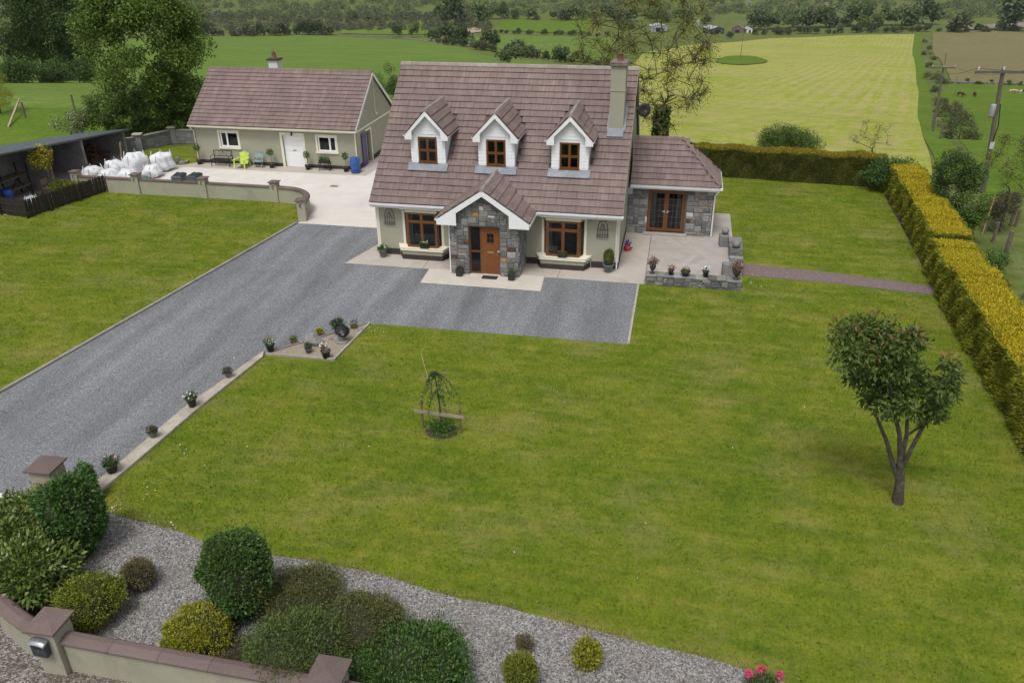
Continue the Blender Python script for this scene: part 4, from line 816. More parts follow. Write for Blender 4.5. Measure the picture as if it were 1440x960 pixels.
def copings(par, pts, z, w, ln, mat, round_=True):
    L = [0]
    for a, b in zip(pts, pts[1:]): L.append(L[-1]+(b-a).length)
    def at(s):
        for i in range(len(pts)-1):
            if s <= L[i+1] or i == len(pts)-2:
                k = (s-L[i])/(L[i+1]-L[i]); return pts[i]+(pts[i+1]-pts[i])*k, (pts[i+1]-pts[i]).normalized()
    n = max(1, int(round(L[-1]/ln))); prof = [(-.5, 0), (-.5, .035), (-.34, .085), (0, .11), (.34, .085), (.5, .035), (.5, 0)] if round_ else [(-.5, 0), (-.5, .05), (.5, .05), (.5, 0)]
    for k in range(n):
        m = MB(); s0, s1 = L[-1]*k/n, L[-1]*(k+1)/n; st = 4; V_ = []; q = len(prof)
        for j in range(st+1):
            c, t = at(s0+(s1-s0)*j/st-(.004 if j == st else 0)); sd_ = Vector((-t.y, t.x)); g = 1.0 if j < st else 1.05
            if j == st-1: c, t = at(s1-.05)
            V_ += [(c.x+sd_.x*x*w*g, c.y+sd_.y*x*w*g, z+zz_*g*(1 if round_ else 1)) for x, zz_ in prof]
        F_ = [(j*q+i, (j+1)*q+i, (j+1)*q+i+1, j*q+i+1) for j in range(st) for i in range(q-1)]+[tuple(range(q)), tuple(range(st*q+q-1, st*q-1, -1))]+[(j*q+q-1, (j+1)*q+q-1, (j+1)*q, j*q) for j in range(st)]
        m.add(V_, F_).build('coping', mat, par)
def pillar(par, x, y, h, w, cap, mat, cmat, rz_=0, ring=False):
    p = MB().box(-w/2, w/2, -w/2, w/2, 0, h).mesh('pillar', mat); R = Matrix.Translation((x, y, 0)) @ Matrix.Rotation(rz_, 4, 'Z'); po = link('pillar', p, par, R)
    c = MB(); c.hexa([(-cap/2, -cap/2, h+.001), (cap/2, -cap/2, h+.001), (cap/2, cap/2, h+.001), (-cap/2, cap/2, h+.001)], [(-cap/2, -cap/2, h+.045), (cap/2, -cap/2, h+.045), (cap/2, cap/2, h+.045), (-cap/2, cap/2, h+.045)])
    c.add([(-cap/2, -cap/2, h+.045), (cap/2, -cap/2, h+.045), (cap/2, cap/2, h+.045), (-cap/2, cap/2, h+.045), (0, 0, h+.1)], [(0, 1, 4), (1, 2, 4), (2, 3, 4), (3, 0, 4)])
    o = link('cap', c.mesh('cap', cmat), po); o.parent = po
    if ring:
        k = MB().tube([(.06*math.cos(a), -w/2-.015, h*.78+.08*math.sin(a)) for a in [math.pi*(.15+q*.17) for q in range(10)]], .014, 5)
        k2 = link('horseshoe', k.mesh('horseshoe', METAL_D), po)
    return po
COPE = pieces('brown_coping_tile', [(.13, .095, .088), (.15, .11, .1), (.165, .12, .112)], .65, 20, .15, .2, 50)
WALLR = simple('garden_wall_render', (.34, .33, .25), .85, .06, .8, .15, 90, dirt=(.24, .235, .17), dscale=.9)
rw = empty('roadside_wall', (1.5, -22.9, 0), 'rendered sage roadside wall with brown round copings and square pillars, curving to gate', 'garden wall')
left = smooth_path([(1.2, -22.9), (.31, -22.62), (-.7, -22.1), (-1.7, -21.2), (-2.1, -20.0), (-2.22, -18.75)], 3); right = [Vector((1.75, -22.93)), Vector((7.05, -23.0))]
for pth, ln in ((left, .62), (right, 1.03), ([Vector((7.6, -23.0)), Vector((18, -23.1))], 1.03)):
    wall_body(rw, pth, .8, .22, WALLR); copings(rw, pth, .801, .34, ln, COPE)
pillar(rw, 1.47, -22.92, 1.17, .5, .66, WALLR, COPE, .03); pillar(rw, 7.33, -23.0, 1.17, .5, .66, WALLR, COPE); pillar(rw, -2.16, -18.42, 1.2, .56, .72, WALLR, COPE, .05)
mbx = empty('mailbox', (1.4, -23.26, .62), 'small dark slate mailbox with curved lid on the wall pillar', 'mailbox')
m = MB(); m.box(1.26, 1.58, -23.3, -23.171, .62, .93); m.build('box', simple('slate_paint', (.035, .045, .06), .4, .1, 4, 0), mbx, bevel=.008)
m = MB(); n = 8; arc = [(1.42+.2*math.sin(t), .93+.07*math.cos(t)) for t in [(-1.35+2.7*q/n) for q in range(n+1)]]
m.add([(x, -23.36, z) for x, z in arc]+[(x, -23.172, z+.03) for x, z in arc], [(q+1, q, n+1+q, n+2+q) for q in range(n)]); lid = m.build('lid', METAL_G, mbx, True); md = lid.modifiers.new('s', 'SOLIDIFY'); md.thickness = .008
MB().box(1.33, 1.51, -23.304, -23.3, .84, .86).build('slot', METAL_D, mbx); MB().lathe([(.012, 0), (.012, .004)], (1.42, -23.306, .78), 8).build('lock', BRASS, mbx)
yw = empty('yard_wall', (-12, 6.3, 0), 'low sage yard wall with square capped pillars sweeping round towards driveway', 'garden wall')
PIL = [(-20.0, 6.35), (-16.25, 6.36), (-12.2, 6.35), (-8.02, 6.3), (-5.3, 3.62)]
for i, p in enumerate(PIL): pillar(yw, p[0], p[1], 1.06, .4, .52, WALLR, COPE, 0 if i < 4 else .25, True)
for a, b in zip(PIL[:3], PIL[1:4]):
    pth = [Vector((a[0]+.2, a[1])), Vector((b[0]-.2, b[1]))]; wall_body(yw, pth, .78, .22, WALLR); copings(yw, pth, .781, .3, .9, COPE, False)
pth = smooth_path([(-7.82, 6.28), (-6.6, 6.15), (-5.65, 5.3), (-5.32, 3.82)], 3); wall_body(yw, pth, .78, .22, WALLR); copings(yw, pth, .781, .32, .16, COPE, True)
bw = empty('block_wall', (-20, 16.5, 0), 'bare grey concrete block wall with capped piers beyond the woodshed', 'block wall')
BPT = [Vector((-22.6, 14.0)), Vector((-21.9, 15.0)), Vector((-20.8, 17.2)), Vector((-16.6, 17.5))]
for a, b in zip(BPT, BPT[1:]):
    d = (b-a); L = d.length; d.normalize(); nb = max(2, int(L/.46)); me = MB().box(0, L/nb-.012, -.1, .1, 0, .208).mesh('block', BLOCK)
    for row in range(4):
        for q in range(nb):
            o = link('block', me, bw, Matrix.Translation((a.x+d.x*q*L/nb, a.y+d.y*q*L/nb, row*.22)) @ Matrix.Rotation(math.atan2(d.y, d.x), 4, 'Z'))
    copings(bw, [a, b], .88, .3, .5, CONC_DARK, False)
for p in BPT[1:3]: pillar(bw, p.x, p.y, 1.05, .44, .6, BLOCK, CONC_LEDGE, .4)
# patio wall: low dry-stone wall with blocks, urns stand on it
pw = empty('patio_wall', (13.8, -1.1, 0), 'low dry stone wall around the patio edge', 'stone wall')
def rubble(par, x0, x1, y0, y1, h, seed):
    MB().box(x0+.03, x1-.03, y0+.03, y1-.03, 0, h-.03).build('wall_core', MORTAR, par)
    stones(par, Vector((x0, y0+.03, 0)), Vector((1, 0, 0)), Vector((0, -1, 0)), x1-x0, h, lambda u, z: True, seed, .085, depth=.05)
    for (o, U, N, w_) in ((Vector((x1-.03, y0, 0)), Vector((0, 1, 0)), Vector((1, 0, 0)), y1-y0), (Vector((x0+.03, y1, 0)), Vector((0, -1, 0)), Vector((-1, 0, 0)), y1-y0), (Vector((x1, y1-.03, 0)), Vector((-1, 0, 0)), Vector((0, 1, 0)), x1-x0)):
        stones(par, o, U, N, w_, h, lambda u, z: True, seed+1, .085, depth=.05, single=(N.x < -.5))
    rr = random.Random(seed); x = x0
    ln, ax = (x1-x0, 0) if x1-x0 > y1-y0 else (y1-y0, 1); s = 0
    while s < ln-.1:
        d = min(rr.uniform(.3, .6), ln-s); e = .03; zt = h-.03+rr.uniform(0, .03)
        q = [(x0+s+.01, y0-e, h-.029), (x0+s+d-.01, y0-e, h-.029), (x0+s+d-.01, y1+e, h-.029), (x0+s+.01, y1+e, h-.029)] if ax == 0 else [(x0-e, y0+s+.01, h-.029), (x1+e, y0+s+.01, h-.029), (x1+e, y0+s+d-.01, h-.029), (x0-e, y0+s+d-.01, h-.029)]
        j = lambda: rr.uniform(-.02, .02)
        MB().hexa(q, [(a+j(), b+j(), zt+.035+j()*.5) for a, b, c in q]).build('cope_stone', STONE, par); s += d
rubble(pw, 11.95, 15.72, -1.4, -.98, .4, 41); rubble(pw, 15.35, 15.85, .15, 1.2, .45, 43); rubble(pw, 15.4, 15.9, 1.9, 3.5, .5, 44)
# low cut stone blocks and stone balls
def on_px(px, py, z=0): return G(px, py, z)
def stone_block_thing(px, py, w, d, h, lab, rz_=0):
    p = on_px(px, py); m = MB().box(-w/2, w/2, -d/2, d/2, 0, h); o = m.build('stone_block', STONE_CUT, None, bevel=.03); o.location = (p.x, p.y, 0.022); o.rotation_euler = (0, 0, rz_)
    return tag(o, lab, 'stone block')
stone_block_thing(1017, 346, .42, .4, .55, 'upright grey cut stone block at the patio corner beside extension', .1); stone_block_thing(1023, 388, .5, .42, .55, 'upright grey cut stone block at the opening between patio walls', .08)
def ball(x, y, z, r, lab):
    o = MB().lathe([(r*math.sin(math.pi*q/12), -r*math.cos(math.pi*q/12)) for q in range(1, 12)], (0, 0, r), 18).build('stone_ball', STONE_CUT, None, True); o.location = (x, y, z); return tag(o, lab, 'stone ball', 'stone balls')
p = on_px(1017, 346); ball(p.x+.02, p.y, .57, .17, 'round stone ball on the upright block beside the extension'); ball(15.62, 2.1, .53, .19, 'round stone ball on the low patio side wall')
# ================================================================ POTS AND PLANTERS
PROF = {'tall': [(.62, 0), (.7, .05), (.95, .88), (1.08, .88), (1.08, 1), (.94, 1), (.88, .86), (.0, .84)],
        'bowl': [(.5, 0), (.55, .05), (.85, .55), (1.0, .9), (1.08, 1), (.96, 1), (.84, .8), (.0, .78)],
        'urn': [(.62, 0), (.62, .08), (.3, .16), (.26, .25), (.55, .36), (.86, .55), (.92, .72), (.82, .84), (1.02, .95), (1.02, 1), (.85, 1), (.7, .85), (0, .83)]}
def plant_on(par, c, spec, seed):
    """spec: list of (material, count, leaf length, radius, height, flower?)"""
    for q, (mt, n, L, r_, h, fl) in enumerate(spec):
        if fl:
            P_, N_ = blob_points(n, (c.x, c.y, c.z+h*.55), (r_, r_, h*.6), .1, .2, seed+q); k = N_[:, 2] > -.1
            leaf_obj('flower', mt, P_[k], unit(N_[k]+np.array([0, 0, .6])), L, L*1.1, par, .3)
        else:
            P_, N_ = blob_points(n, (c.x, c.y, c.z+h*.45), (r_, r_, h*.6), .75, .2, seed+q); leaf_obj('foliage', mt, P_, N_, L, L*.45, par, .6)
def pot(px, py, d, h, prof, mat, spec, lab, z=0, group=None, square=False, name='plant_pot', cat='plant pot', at=None):
    p = Vector(at) if at else on_px(px, py, z); e = empty(name, p, lab, cat, group); r_ = d/2
    if square:
        m = MB(); a, b = r_*.8, r_; t = .02
        m.hexa([(p.x-a, p.y-a, p.z), (p.x+a, p.y-a, p.z), (p.x+a, p.y+a, p.z), (p.x-a, p.y+a, p.z)], [(p.x-b, p.y-b, p.z+h), (p.x+b, p.y-b, p.z+h), (p.x+b, p.y+b, p.z+h), (p.x-b, p.y+b, p.z+h)]); m.build('pot', mat, e, bevel=.01)
        MB().box(p.x-b+.03, p.x+b-.03, p.y-b+.03, p.y+b-.03, p.z+h, p.z+h+.006).build('soil', SOIL_P, e)
    else:
        MB().lathe([(x*r_, y*h) for x, y in PROF[prof]], p, 18).build('pot', mat, e, True); MB().lathe([(r_*.84, h*.86), (r_*.5, h*.9), (.001, h*.9)], p, 14).build('soil', SOIL_P, e, True)
    if spec: plant_on(e, Vector((p.x, p.y, p.z+h*.92)), spec, int(px)*3+int(py))
    return e
LP, F = LEAF_POT, FLO
gdl = 'flower pots along the driveway ledge'
pot(158, 663, .36, .26, 'tall', PLASTIC_K, [(LP, 260, .09, .2, .2, 0), (F['yellow'], 26, .05, .2, .24, 1), (F['purple'], 40, .05, .2, .26, 1)], 'black pot of yellow and purple pansies on the ledge', .09, gdl)
pot(216, 614, .27, .17, 'bowl', PLASTIC_G, [(LEAF_HEATH, 220, .07, .14, .18, 0), (LP, 60, .06, .12, .12, 0)], 'grey bowl with a low dark plant on the ledge', .09, gdl)
pot(271, 571, .3, .3, 'tall', PLASTIC_K, [(LP, 220, .08, .17, .18, 0), (F['white'], 34, .055, .16, .22, 1), (F['yellow'], 8, .04, .14, .2, 1)], 'tall black pot of white flowers on the ledge', .09, gdl)
pot(321, 530, .25, .19, 'bowl', PLASTIC_G, [(LEAF_HEATH, 300, .06, .15, .16, 0)], 'small grey pot of dark heather on the ledge', .09, gdl)
pot(381, 494, .3, .3, 'tall', PLASTIC_K, [(LP, 160, .08, .17, .24, 0), (F['white'], 18, .05, .15, .22, 1), (F['red'], 12, .05, .12, .34, 1)], 'tall black pot of red and white flowers at the bed corner', .05, gdl)
gb = 'pots in the gravel corner bed'
pot(413, 481.5, .26, .12, 'bowl', TERRA, [(LP, 140, .07, .13, .1, 0), (F['yellow'], 8, .04, .1, .1, 1)], 'shallow terracotta bowl with sparse green shoots in corner bed', .05, gb)
pot(450, 471, .27, .13, 'bowl', TERRA, [(LEAF_YEL, 160, .07, .14, .14, 0), (LP, 60, .07, .13, .1, 0)], 'shallow terracotta bowl of yellow green leaves in corner bed', .05, gb)
pot(498, 461, .25, .12, 'bowl', TERRA, [(LP, 90, .07, .12, .16, 0), (F['purple'], 40, .05, .12, .26, 1)], 'terracotta bowl with purple blooms near the bed tip', .05, gb)
pot(434, 495.5, .24, .17, 'tall', PLASTIC_G, [(LEAF_DK, 160, .07, .11, .2, 0)], 'small grey pot with dark shoots in front of grey boulder', .05, gb)
pot(459, 503, .32, .29, 'tall', PLASTIC_K, None, 'empty black pot at the bed corner', .05, gb)
pot(455.5, 493, .22, .14, 'bowl', TERRA, [(F['white'], 60, .06, .12, .14, 1), (LP, 60, .06, .1, .1, 0)], 'low pot of white flowers behind the empty black pot', .05, gb)
pot(477, 469, .36, .3, 'tall', PLASTIC_K, [(LEAF_DK, 420, .09, .24, .28, 0)], 'black pot with dark bushy plant in corner bed', .05, gb)
# stacked ornament
p = on_px(481, 480, .05); e = empty('garden_ornament', p, 'dark stacked ring ornament with tilted black dish in corner bed', 'garden ornament')
MB().lathe([(.24, 0), (.25, .05), (.2, .08), (.001, .08)], p, 16).build('base', STONE_CUT, e, True)
for q in range(3): MB().lathe([(.12, 0), (.155, .04), (.12, .08)], (p.x+.01*q, p.y, p.z+.082+q*.081), 14).build('ring', STONE_CUT, e, True)
m = MB(); cc = Vector((p.x+.06, p.y+.02, p.z+.4)); ax = Vector((.35, -.5, .75)).normalized(); a1 = ax.orthogonal().normalized(); a2 = ax.cross(a1); n = 16
m.add([cc-ax*.05]+[cc+ax*.03+(a1*math.cos(6.2832*q/n)+a2*math.sin(6.2832*q/n))*.24 for q in range(n)]+[cc-ax*.08], [(0, 1+q, 1+(q+1) % n) for q in range(n)]+[(n+1, 1+(q+1) % n, 1+q) for q in range(n)]); m.build('dish', PLASTIC_K, e, True)
def boulder(px, py, r_, seed, lab, z=.05, mat=None):
    p = on_px(px, py, z); rr = random.Random(seed); bm = bmesh.new(); bmesh.ops.create_icosphere(bm, subdivisions=2, radius=1)
    pl = [(Vector((rr.uniform(-1, 1), rr.uniform(-1, 1), rr.uniform(-.3, 1))).normalized(), rr.uniform(.55, .85)) for _ in range(9)]
    for v in bm.verts:
        for n_, d_ in pl:
            t = v.co.dot(n_)
            if t > d_: v.co -= n_*(t-d_)
        v.co = Vector((v.co.x*r_[0], v.co.y*r_[1], (v.co.z+.5)*r_[2]))
        if v.co.z < 0: v.co.z = -.005
    me = bpy.data.meshes.new('boulder'); bm.to_mesh(me); bm.free(); me.materials.append(mat or STONE_CUT); o = link('boulder', me); o.location = p; return tag(o, lab, 'boulder', 'stones in the corner bed')
boulder(441, 484, (.42, .26, .3), 3, 'large angular grey boulder in the corner bed'); boulder(398, 489, (.12, .1, .1), 4, 'small grey stone beside the tall black corner pot'); boulder(466, 477, (.09, .08, .06), 5, 'tiny flat stone behind the boulder'); boulder(507, 464, (.16, .1, .06), 8, 'flat pale stone near the bed tip')
for q, (x, y, r_) in enumerate(((232, 229, .2), (240, 227, .26), (248, 229, .22), (256, 231, .24), (263, 229, .2), (250, 225, .2))):
    o = boulder(x, y, (r_, r_*.8, r_*.7), 70+q, 'rough field stone in the row edging the yard beside garage', .0, STONE); o['group'] = 'field stones edging the yard'
p = on_px(470, 262, .008); o = MB().box(-.22, .22, -.16, .16, 0, .012).build('drain_cover', METAL_G, None); o.location = p; tag(o, 'small grey drain cover set in the pale yard', 'drain cover')
# by the house
pot(539, 361, .36, .36, 'tall', PLASTIC_G, [(LP, 220, .09, .2, .18, 0), (F['white'], 20, .07, .16, .22, 1)], 'grey tapered pot of white flowers at the house corner', .012)
gw = 'window boxes'
def wbox(x, y, z, spec, lab):
    e = empty('window_box', (x, y, z), lab, 'window box', gw); m = MB(); m.hexa([(x-.16, y-.07, z), (x+.16, y-.07, z), (x+.16, y+.07, z), (x-.16, y+.07, z)], [(x-.2, y-.09, z+.13), (x+.2, y-.09, z+.13), (x+.2, y+.09, z+.13), (x-.2, y+.09, z+.13)]); m.build('trough', PLASTIC_K, e)
    for q, (mt, n, L, h, fl) in enumerate(spec):
        P_ = np.stack([RNG.uniform(-.2, .2, n)+x, RNG.uniform(-.08, .08, n)+y, RNG.uniform(.1, .1+h, n)+z], 1); leaf_obj('flower' if fl else 'foliage', mt, P_, unit(RNG.normal(size=(n, 3))+np.array([0, 0, .8])), L, L*(1 if fl else .5), e, .4)
wbox(2.28, -.43, .552, [(LP, 150, .09, .18, 0), (F['white'], 14, .07, .24, 1)], 'black window box with white flowers on the bay sill away from patio'); wbox(8.35, -.43, .552, [(LP, 150, .09, .16, 0), (F['pink'], 18, .06, .2, 1)], 'black window box with pink flowers on the bay sill near patio')
e = pot(855, 382, .46, .36, 'tall', BLUEGREY, None, 'blue grey glazed pot with small golden conifer by house corner', .012); c = Vector(e.location); P_, N_ = blob_points(2600, (c.x, c.y, c.z+.66), (.2, .2, .34), .35, .08, 3); leaf_obj('conifer', leafmat('small_conifer_leaf', [(.05, .075, .015), (.09, .12, .02), (.16, .17, .03)]), P_, N_, .055, .03, e, .7)
for px, py, lab in ((646.5, 387.5, 'square black planter against the porch beside the side light'), (719.5, 393.5, 'square black planter against the porch beside the door handle')):
    pot(px, py, .3, .3, 'tall', PLASTIC_K, [(LEAF_HEATH if px < 700 else LP, 130, .08, .15, .12, 0)], lab, .02, 'porch planters', True)
dm = MB().box(5.2, 5.85, -2.06, -1.72, .0, .016).build('door_mat', simple('rubber_mat', (.02, .02, .02), .9, .2, 20, .4, 80)); dm.location = (0, 0, .021); tag(dm, 'black rubber door mat on the porch apron', 'door mat')
p = on_px(882, 352, .012); e = empty('watering_can', p, 'red plastic watering can with purple top beside the gable wall', 'watering can')
MB().lathe([(.13, 0), (.16, .05), (.15, .2), (.1, .27), (.001, .28)], p, 16).build('body', REDP, e, True); MB().tube([(p.x+.12, p.y, p.z+.08), (p.x+.22, p.y-.03, p.z+.16)], .03, 8).build('spout', PLASTIC_K, e, True); P_, N_ = blob_points(70, (p.x, p.y, p.z+.34), (.13, .13, .1), .2, .2, 9); leaf_obj('flower', FLO['purple'], P_, N_, .09, .08, e, .3)
gp = 'pots on the patio wall'; zt = .41
pot(916.5, 377.5, .3, .5, 'urn', simple('dark_bronze_urn', (.05, .045, .04), .6, .2, 8, .2), [(LEAF_DRY, 220, .08, .2, .2, 0)], 'dark urn with dried plant on the wall end beside the path', 0, gp, at=(12.18, -1.2, zt))
pot(941, 384, .24, .24, 'tall', PLASTIC_K, [(LEAF_DRY, 100, .08, .15, .16, 0), (F['orange'], 40, .05, .15, .18, 1)], 'black pot of peach blooms on the low patio wall', 0, gp, at=(12.92, -1.2, zt))
pot(961, 386, .38, .2, 'bowl', PLASTIC_K, [(LP, 100, .08, .17, .14, 0), (F['pink'], 18, .07, .14, .17, 1)], 'wide black bowl with a pink bloom on the low patio wall', 0, gp, at=(13.5, -1.2, zt))
pot(989, 387, .25, .27, 'tall', PLASTIC_K, [(LEAF_DK, 60, .08, .13, .14, 0), (F['white'], 44, .07, .14, .18, 1)], 'black pot of white flowers on the low patio wall', 0, gp, at=(14.3, -1.2, zt))
pot(1036, 388, .38, .5, 'urn', simple('brown_urn', (.06, .045, .04), .6, .2, 8, .2), [(LEAF_DRY, 320, .09, .27, .24, 0)], 'brown urn of dried flowers on the patio wall corner beside garden path', 0, gp, at=(15.5, -1.18, zt))
# ================================================================ YARD FURNITURE (garage front)
bx, by = -14.5, 12.35; e = empty('garden_bench', (bx, by, .012), 'black metal garden bench under the garage window', 'bench')
m = MB()
for q in range(5): m.bar((bx-.62, by-.2+q*.09, .44), (bx+.62, by-.2+q*.09, .44), .06, .02)
m.build('seat', METAL_D, e); m = MB(); m.bar((bx-.62, by+.22, .9), (bx+.62, by+.22, .9), .035, .035); m.bar((bx-.62, by+.2, .58), (bx+.62, by+.2, .58), .03, .03)
for q in range(-2, 3): m.bar((bx+q*.25, by+.2, .58), (bx+q*.25, by+.22, .9), .015)
m.tube([(bx-.2, by+.21, .6), (bx, by+.22, .86), (bx+.2, by+.21, .6)], .012, 6); m.build('backrest', METAL_D, e)
for s in (-1, 1):
    for dy_ in (-.24, .22): MB().bar((bx+s*.6, by+dy_, .0), (bx+s*.6, by+dy_*.95, .44 if dy_ < 0 else .9), .035).build('leg', METAL_D, e)
    MB().tube([(bx+s*.6, by-.26, .43), (bx+s*.6, by-.24, .64), (bx+s*.6, by+.21, .68)], .02, 6).build('armrest', METAL_D, e, True)
bx, by = -13.1, 12.2; e = empty('garden_chair', (bx, by, .012), 'lime green plastic garden chair with fan back', 'chair'); LIME = simple('lime_plastic', (.5, .62, .1), .45, .05, 4, 0)
m = MB()
for q in range(6): m.hexa([(bx-.26, by-.36+q*.1, .33-q*.025), (bx+.26, by-.36+q*.1, .33-q*.025), (bx+.26, by-.27+q*.1, .31-q*.025), (bx-.26, by-.27+q*.1, .31-q*.025)], [(bx-.26, by-.36+q*.1, .35-q*.025), (bx+.26, by-.36+q*.1, .35-q*.025), (bx+.26, by-.27+q*.1, .33-q*.025), (bx-.26, by-.27+q*.1, .33-q*.025)])
m.build('seat', LIME, e); m = MB()
for q in range(-2, 3): m.prism([(bx+q*.1-.045, by+.22, .2), (bx+q*.1+.045, by+.22, .2), (bx+q*.125+.055, by+.42, .92-abs(q)*.05), (bx+q*.125-.055, by+.42, .92-abs(q)*.05)], (0, .025, 0))
m.bar((bx-.28, by+.36, .66), (bx+.28, by+.36, .66), .03, .06); m.build('backrest', LIME, e)
for s in (-1, 1):
    MB().box(min(bx+s*.27, bx+s*.39), max(bx+s*.27, bx+s*.39), by-.42, by+.34, .53, .56).build('armrest', LIME, e)
    MB().bar((bx+s*.33, by-.36, 0), (bx+s*.33, by-.34, .53), .05, .08).build('leg', LIME, e); MB().bar((bx+s*.31, by+.44, 0), (bx+s*.3, by+.2, .53), .05, .07).build('leg', LIME, e)
bx, by = -12.15, 12.4; e = empty('folding_chair', (bx, by, .012), 'folding camp chair with pale teal canvas seat', 'chair'); CANV = simple('teal_canvas', (.2, .3, .3), .9, .15, 6, .2)
MB().hexa([(bx-.25, by-.22, .4), (bx+.25, by-.22, .4), (bx+.25, by+.2, .37), (bx-.25, by+.2, .37)], [(bx-.25, by-.22, .415), (bx+.25, by-.22, .415), (bx+.25, by+.2, .385), (bx-.25, by+.2, .385)]).build('seat', CANV, e)
MB().hexa([(bx-.25, by+.2, .55), (bx+.25, by+.2, .55), (bx+.25, by+.215, .55), (bx-.25, by+.215, .55)], [(bx-.25, by+.28, .8), (bx+.25, by+.28, .8), (bx+.25, by+.295, .8), (bx-.25, by+.295, .8)]).build('backrest', CANV, e)
for s in (-1, 1):
    MB().bar((bx+s*.27, by-.28, .0), (bx+s*.27, by+.2, .56), .025).build('leg', METAL_G, e); MB().bar((bx+s*.27, by+.28, 0), (bx+s*.27, by-.24, .4), .025).build('leg', METAL_G, e); MB().bar((bx+s*.27, by+.16, .5), (bx+s*.27, by+.29, .82), .025).build('back_post', METAL_G, e); MB().bar((bx+s*.29, by-.25, .56), (bx+s*.29, by+.2, .58), .05, .02).build('armrest', CANV, e)
gt_ = 'standard shrubs in black tubs at the garage'
def standard(x, y, h, lab, seed):
    e = pot(0, 0, .36, .28, 'tall', PLASTIC_K, None, lab, 0, gt_, at=(x, y, .012), cat='potted tree', name='potted_tree'); MB().tube([(x, y, .25), (x+.02, y, h*.6), (x, y+.02, h)], .015, 6).build('stem', WOOD, e, True); P_, N_ = blob_points(300, (x, y, h+.1), (.17, .17, .2), .8, .2, seed); leaf_obj('crown', LP, P_, N_, .09, .04, e)
for x, y, h, lab in ((-16.12, 12.45, .95, 'thin standard shrub in black tub at garage corner by downpipe'), (-11.3, 12.45, .85, 'standard shrub in black tub between camp chair and roller door'), (-8.95, 12.45, .8, 'standard shrub in black tub at the door side below window'), (-6.5, 12.4, .85, 'standard shrub in black tub next to the blue barrel')): standard(x, y, h, lab, int(-x*10))
bx, by = -7.85, 12.45; e = empty('planter_table', (bx, by, .012), 'small dark table carrying a trough of green plants under window', 'planter table')
MB().box(bx-.36, bx+.36, by-.16, by+.16, .46, .5).build('table_top', WOOD_D, e); MB().box(bx-.32, bx+.32, by-.12, by+.12, .5, .64).build('trough', WOOD_D, e)
for sx in (-.32, .32):
    for sy in (-.12, .12): MB().bar((bx+sx*1.05, by+sy, 0), (bx+sx, by+sy, .46), .035).build('leg', WOOD_D, e)
P_ = np.stack([RNG.uniform(-.32, .32, 220)+bx, RNG.uniform(-.12, .12, 220)+by, RNG.uniform(.62, .82, 220)], 1); leaf_obj('foliage', LP, P_, unit(RNG.normal(size=(220, 3))+np.array([0, 0, .8])), .1, .05, e, .5)
m = MB().lathe([(.27, 0), (.285, .02), (.285, .28), (.295, .3), (.285, .32), (.285, .58), (.295, .6), (.285, .62), (.28, .86), (.26, .9), (.25, .88), (.001, .88)], (0, 0, 0), 24); o = m.build('barrel', BLUE, None, True); o.location = (-5.85, 12.3, .012); tag(o, 'tall blue plastic barrel at the garage corner', 'barrel'); MB().lathe([(.04, .0), (.04, .03)], (.1, 0, .881), 10).build('bung', PLASTIC_K, o, local=True)
# bins behind the wall
def bin_(x, y, rz_, lab):
    e = empty('wheelie_bin', (x, y, .008), lab, 'wheelie bin', 'bins behind the yard wall', rz_)
    link('body', MB().hexa([(-.22, -.26, .06), (.22, -.26, .06), (.22, .26, .06), (-.22, .26, .06)], [(-.28, -.34, 1.0), (.28, -.34, 1.0), (.28, .34, 1.0), (-.28, .34, 1.0)]).mesh('body', PLASTIC_G), e)
    m = MB(); m.hexa([(-.3, -.38, 1.001), (.3, -.38, 1.001), (.3, .38, 1.001), (-.3, .38, 1.001)], [(-.27, -.33, 1.07), (.27, -.33, 1.07), (.27, .34, 1.12), (-.27, .34, 1.12)])
    for q in (-.15, .15): m.hexa([(q-.06, -.3, 1.06), (q+.06, -.3, 1.06), (q+.06, .3, 1.09), (q-.06, .3, 1.09)], [(q-.04, -.27, 1.11), (q+.04, -.27, 1.11), (q+.04, .28, 1.15), (q-.04, .28, 1.15)])
    link('lid', m.mesh('lid', simple('dark_slate_plastic', (.035, .045, .055), .45, .2, 5, 0)), e); link('handle', MB().bar((-.25, .4, 1.02), (.25, .4, 1.02), .03).mesh('handle', PLASTIC_K), e)
    for s in (-1, 1): link('wheel', MB().tube([(s*.2, .28, .1), (s*.26, .28, .1)], .1, 14).mesh('wheel', PLASTIC_K), e)
bin_(*G(251, 246, 1.08).xy, .1, 'dark wheelie bin behind the yard wall next to a pillar'); bin_(*G(273, 246, 1.08).xy, -.05, 'dark wheelie bin behind the yard wall on its garage-chair side')
o = MB().lathe([(.3, 0), (.4, .3), (.42, .31), (.38, .31), (.3, .05), (.001, .04)], (0, 0, 0), 18).build('tub', TEAL, None, True); o.location = (-17.3, 8.2, .008); tag(o, 'teal plastic tub behind the yard wall by the bulk bags', 'tub')
BAGW = simple('white_woven_bag', (.62, .63, .65), .75, .1, 6, .5, 8)
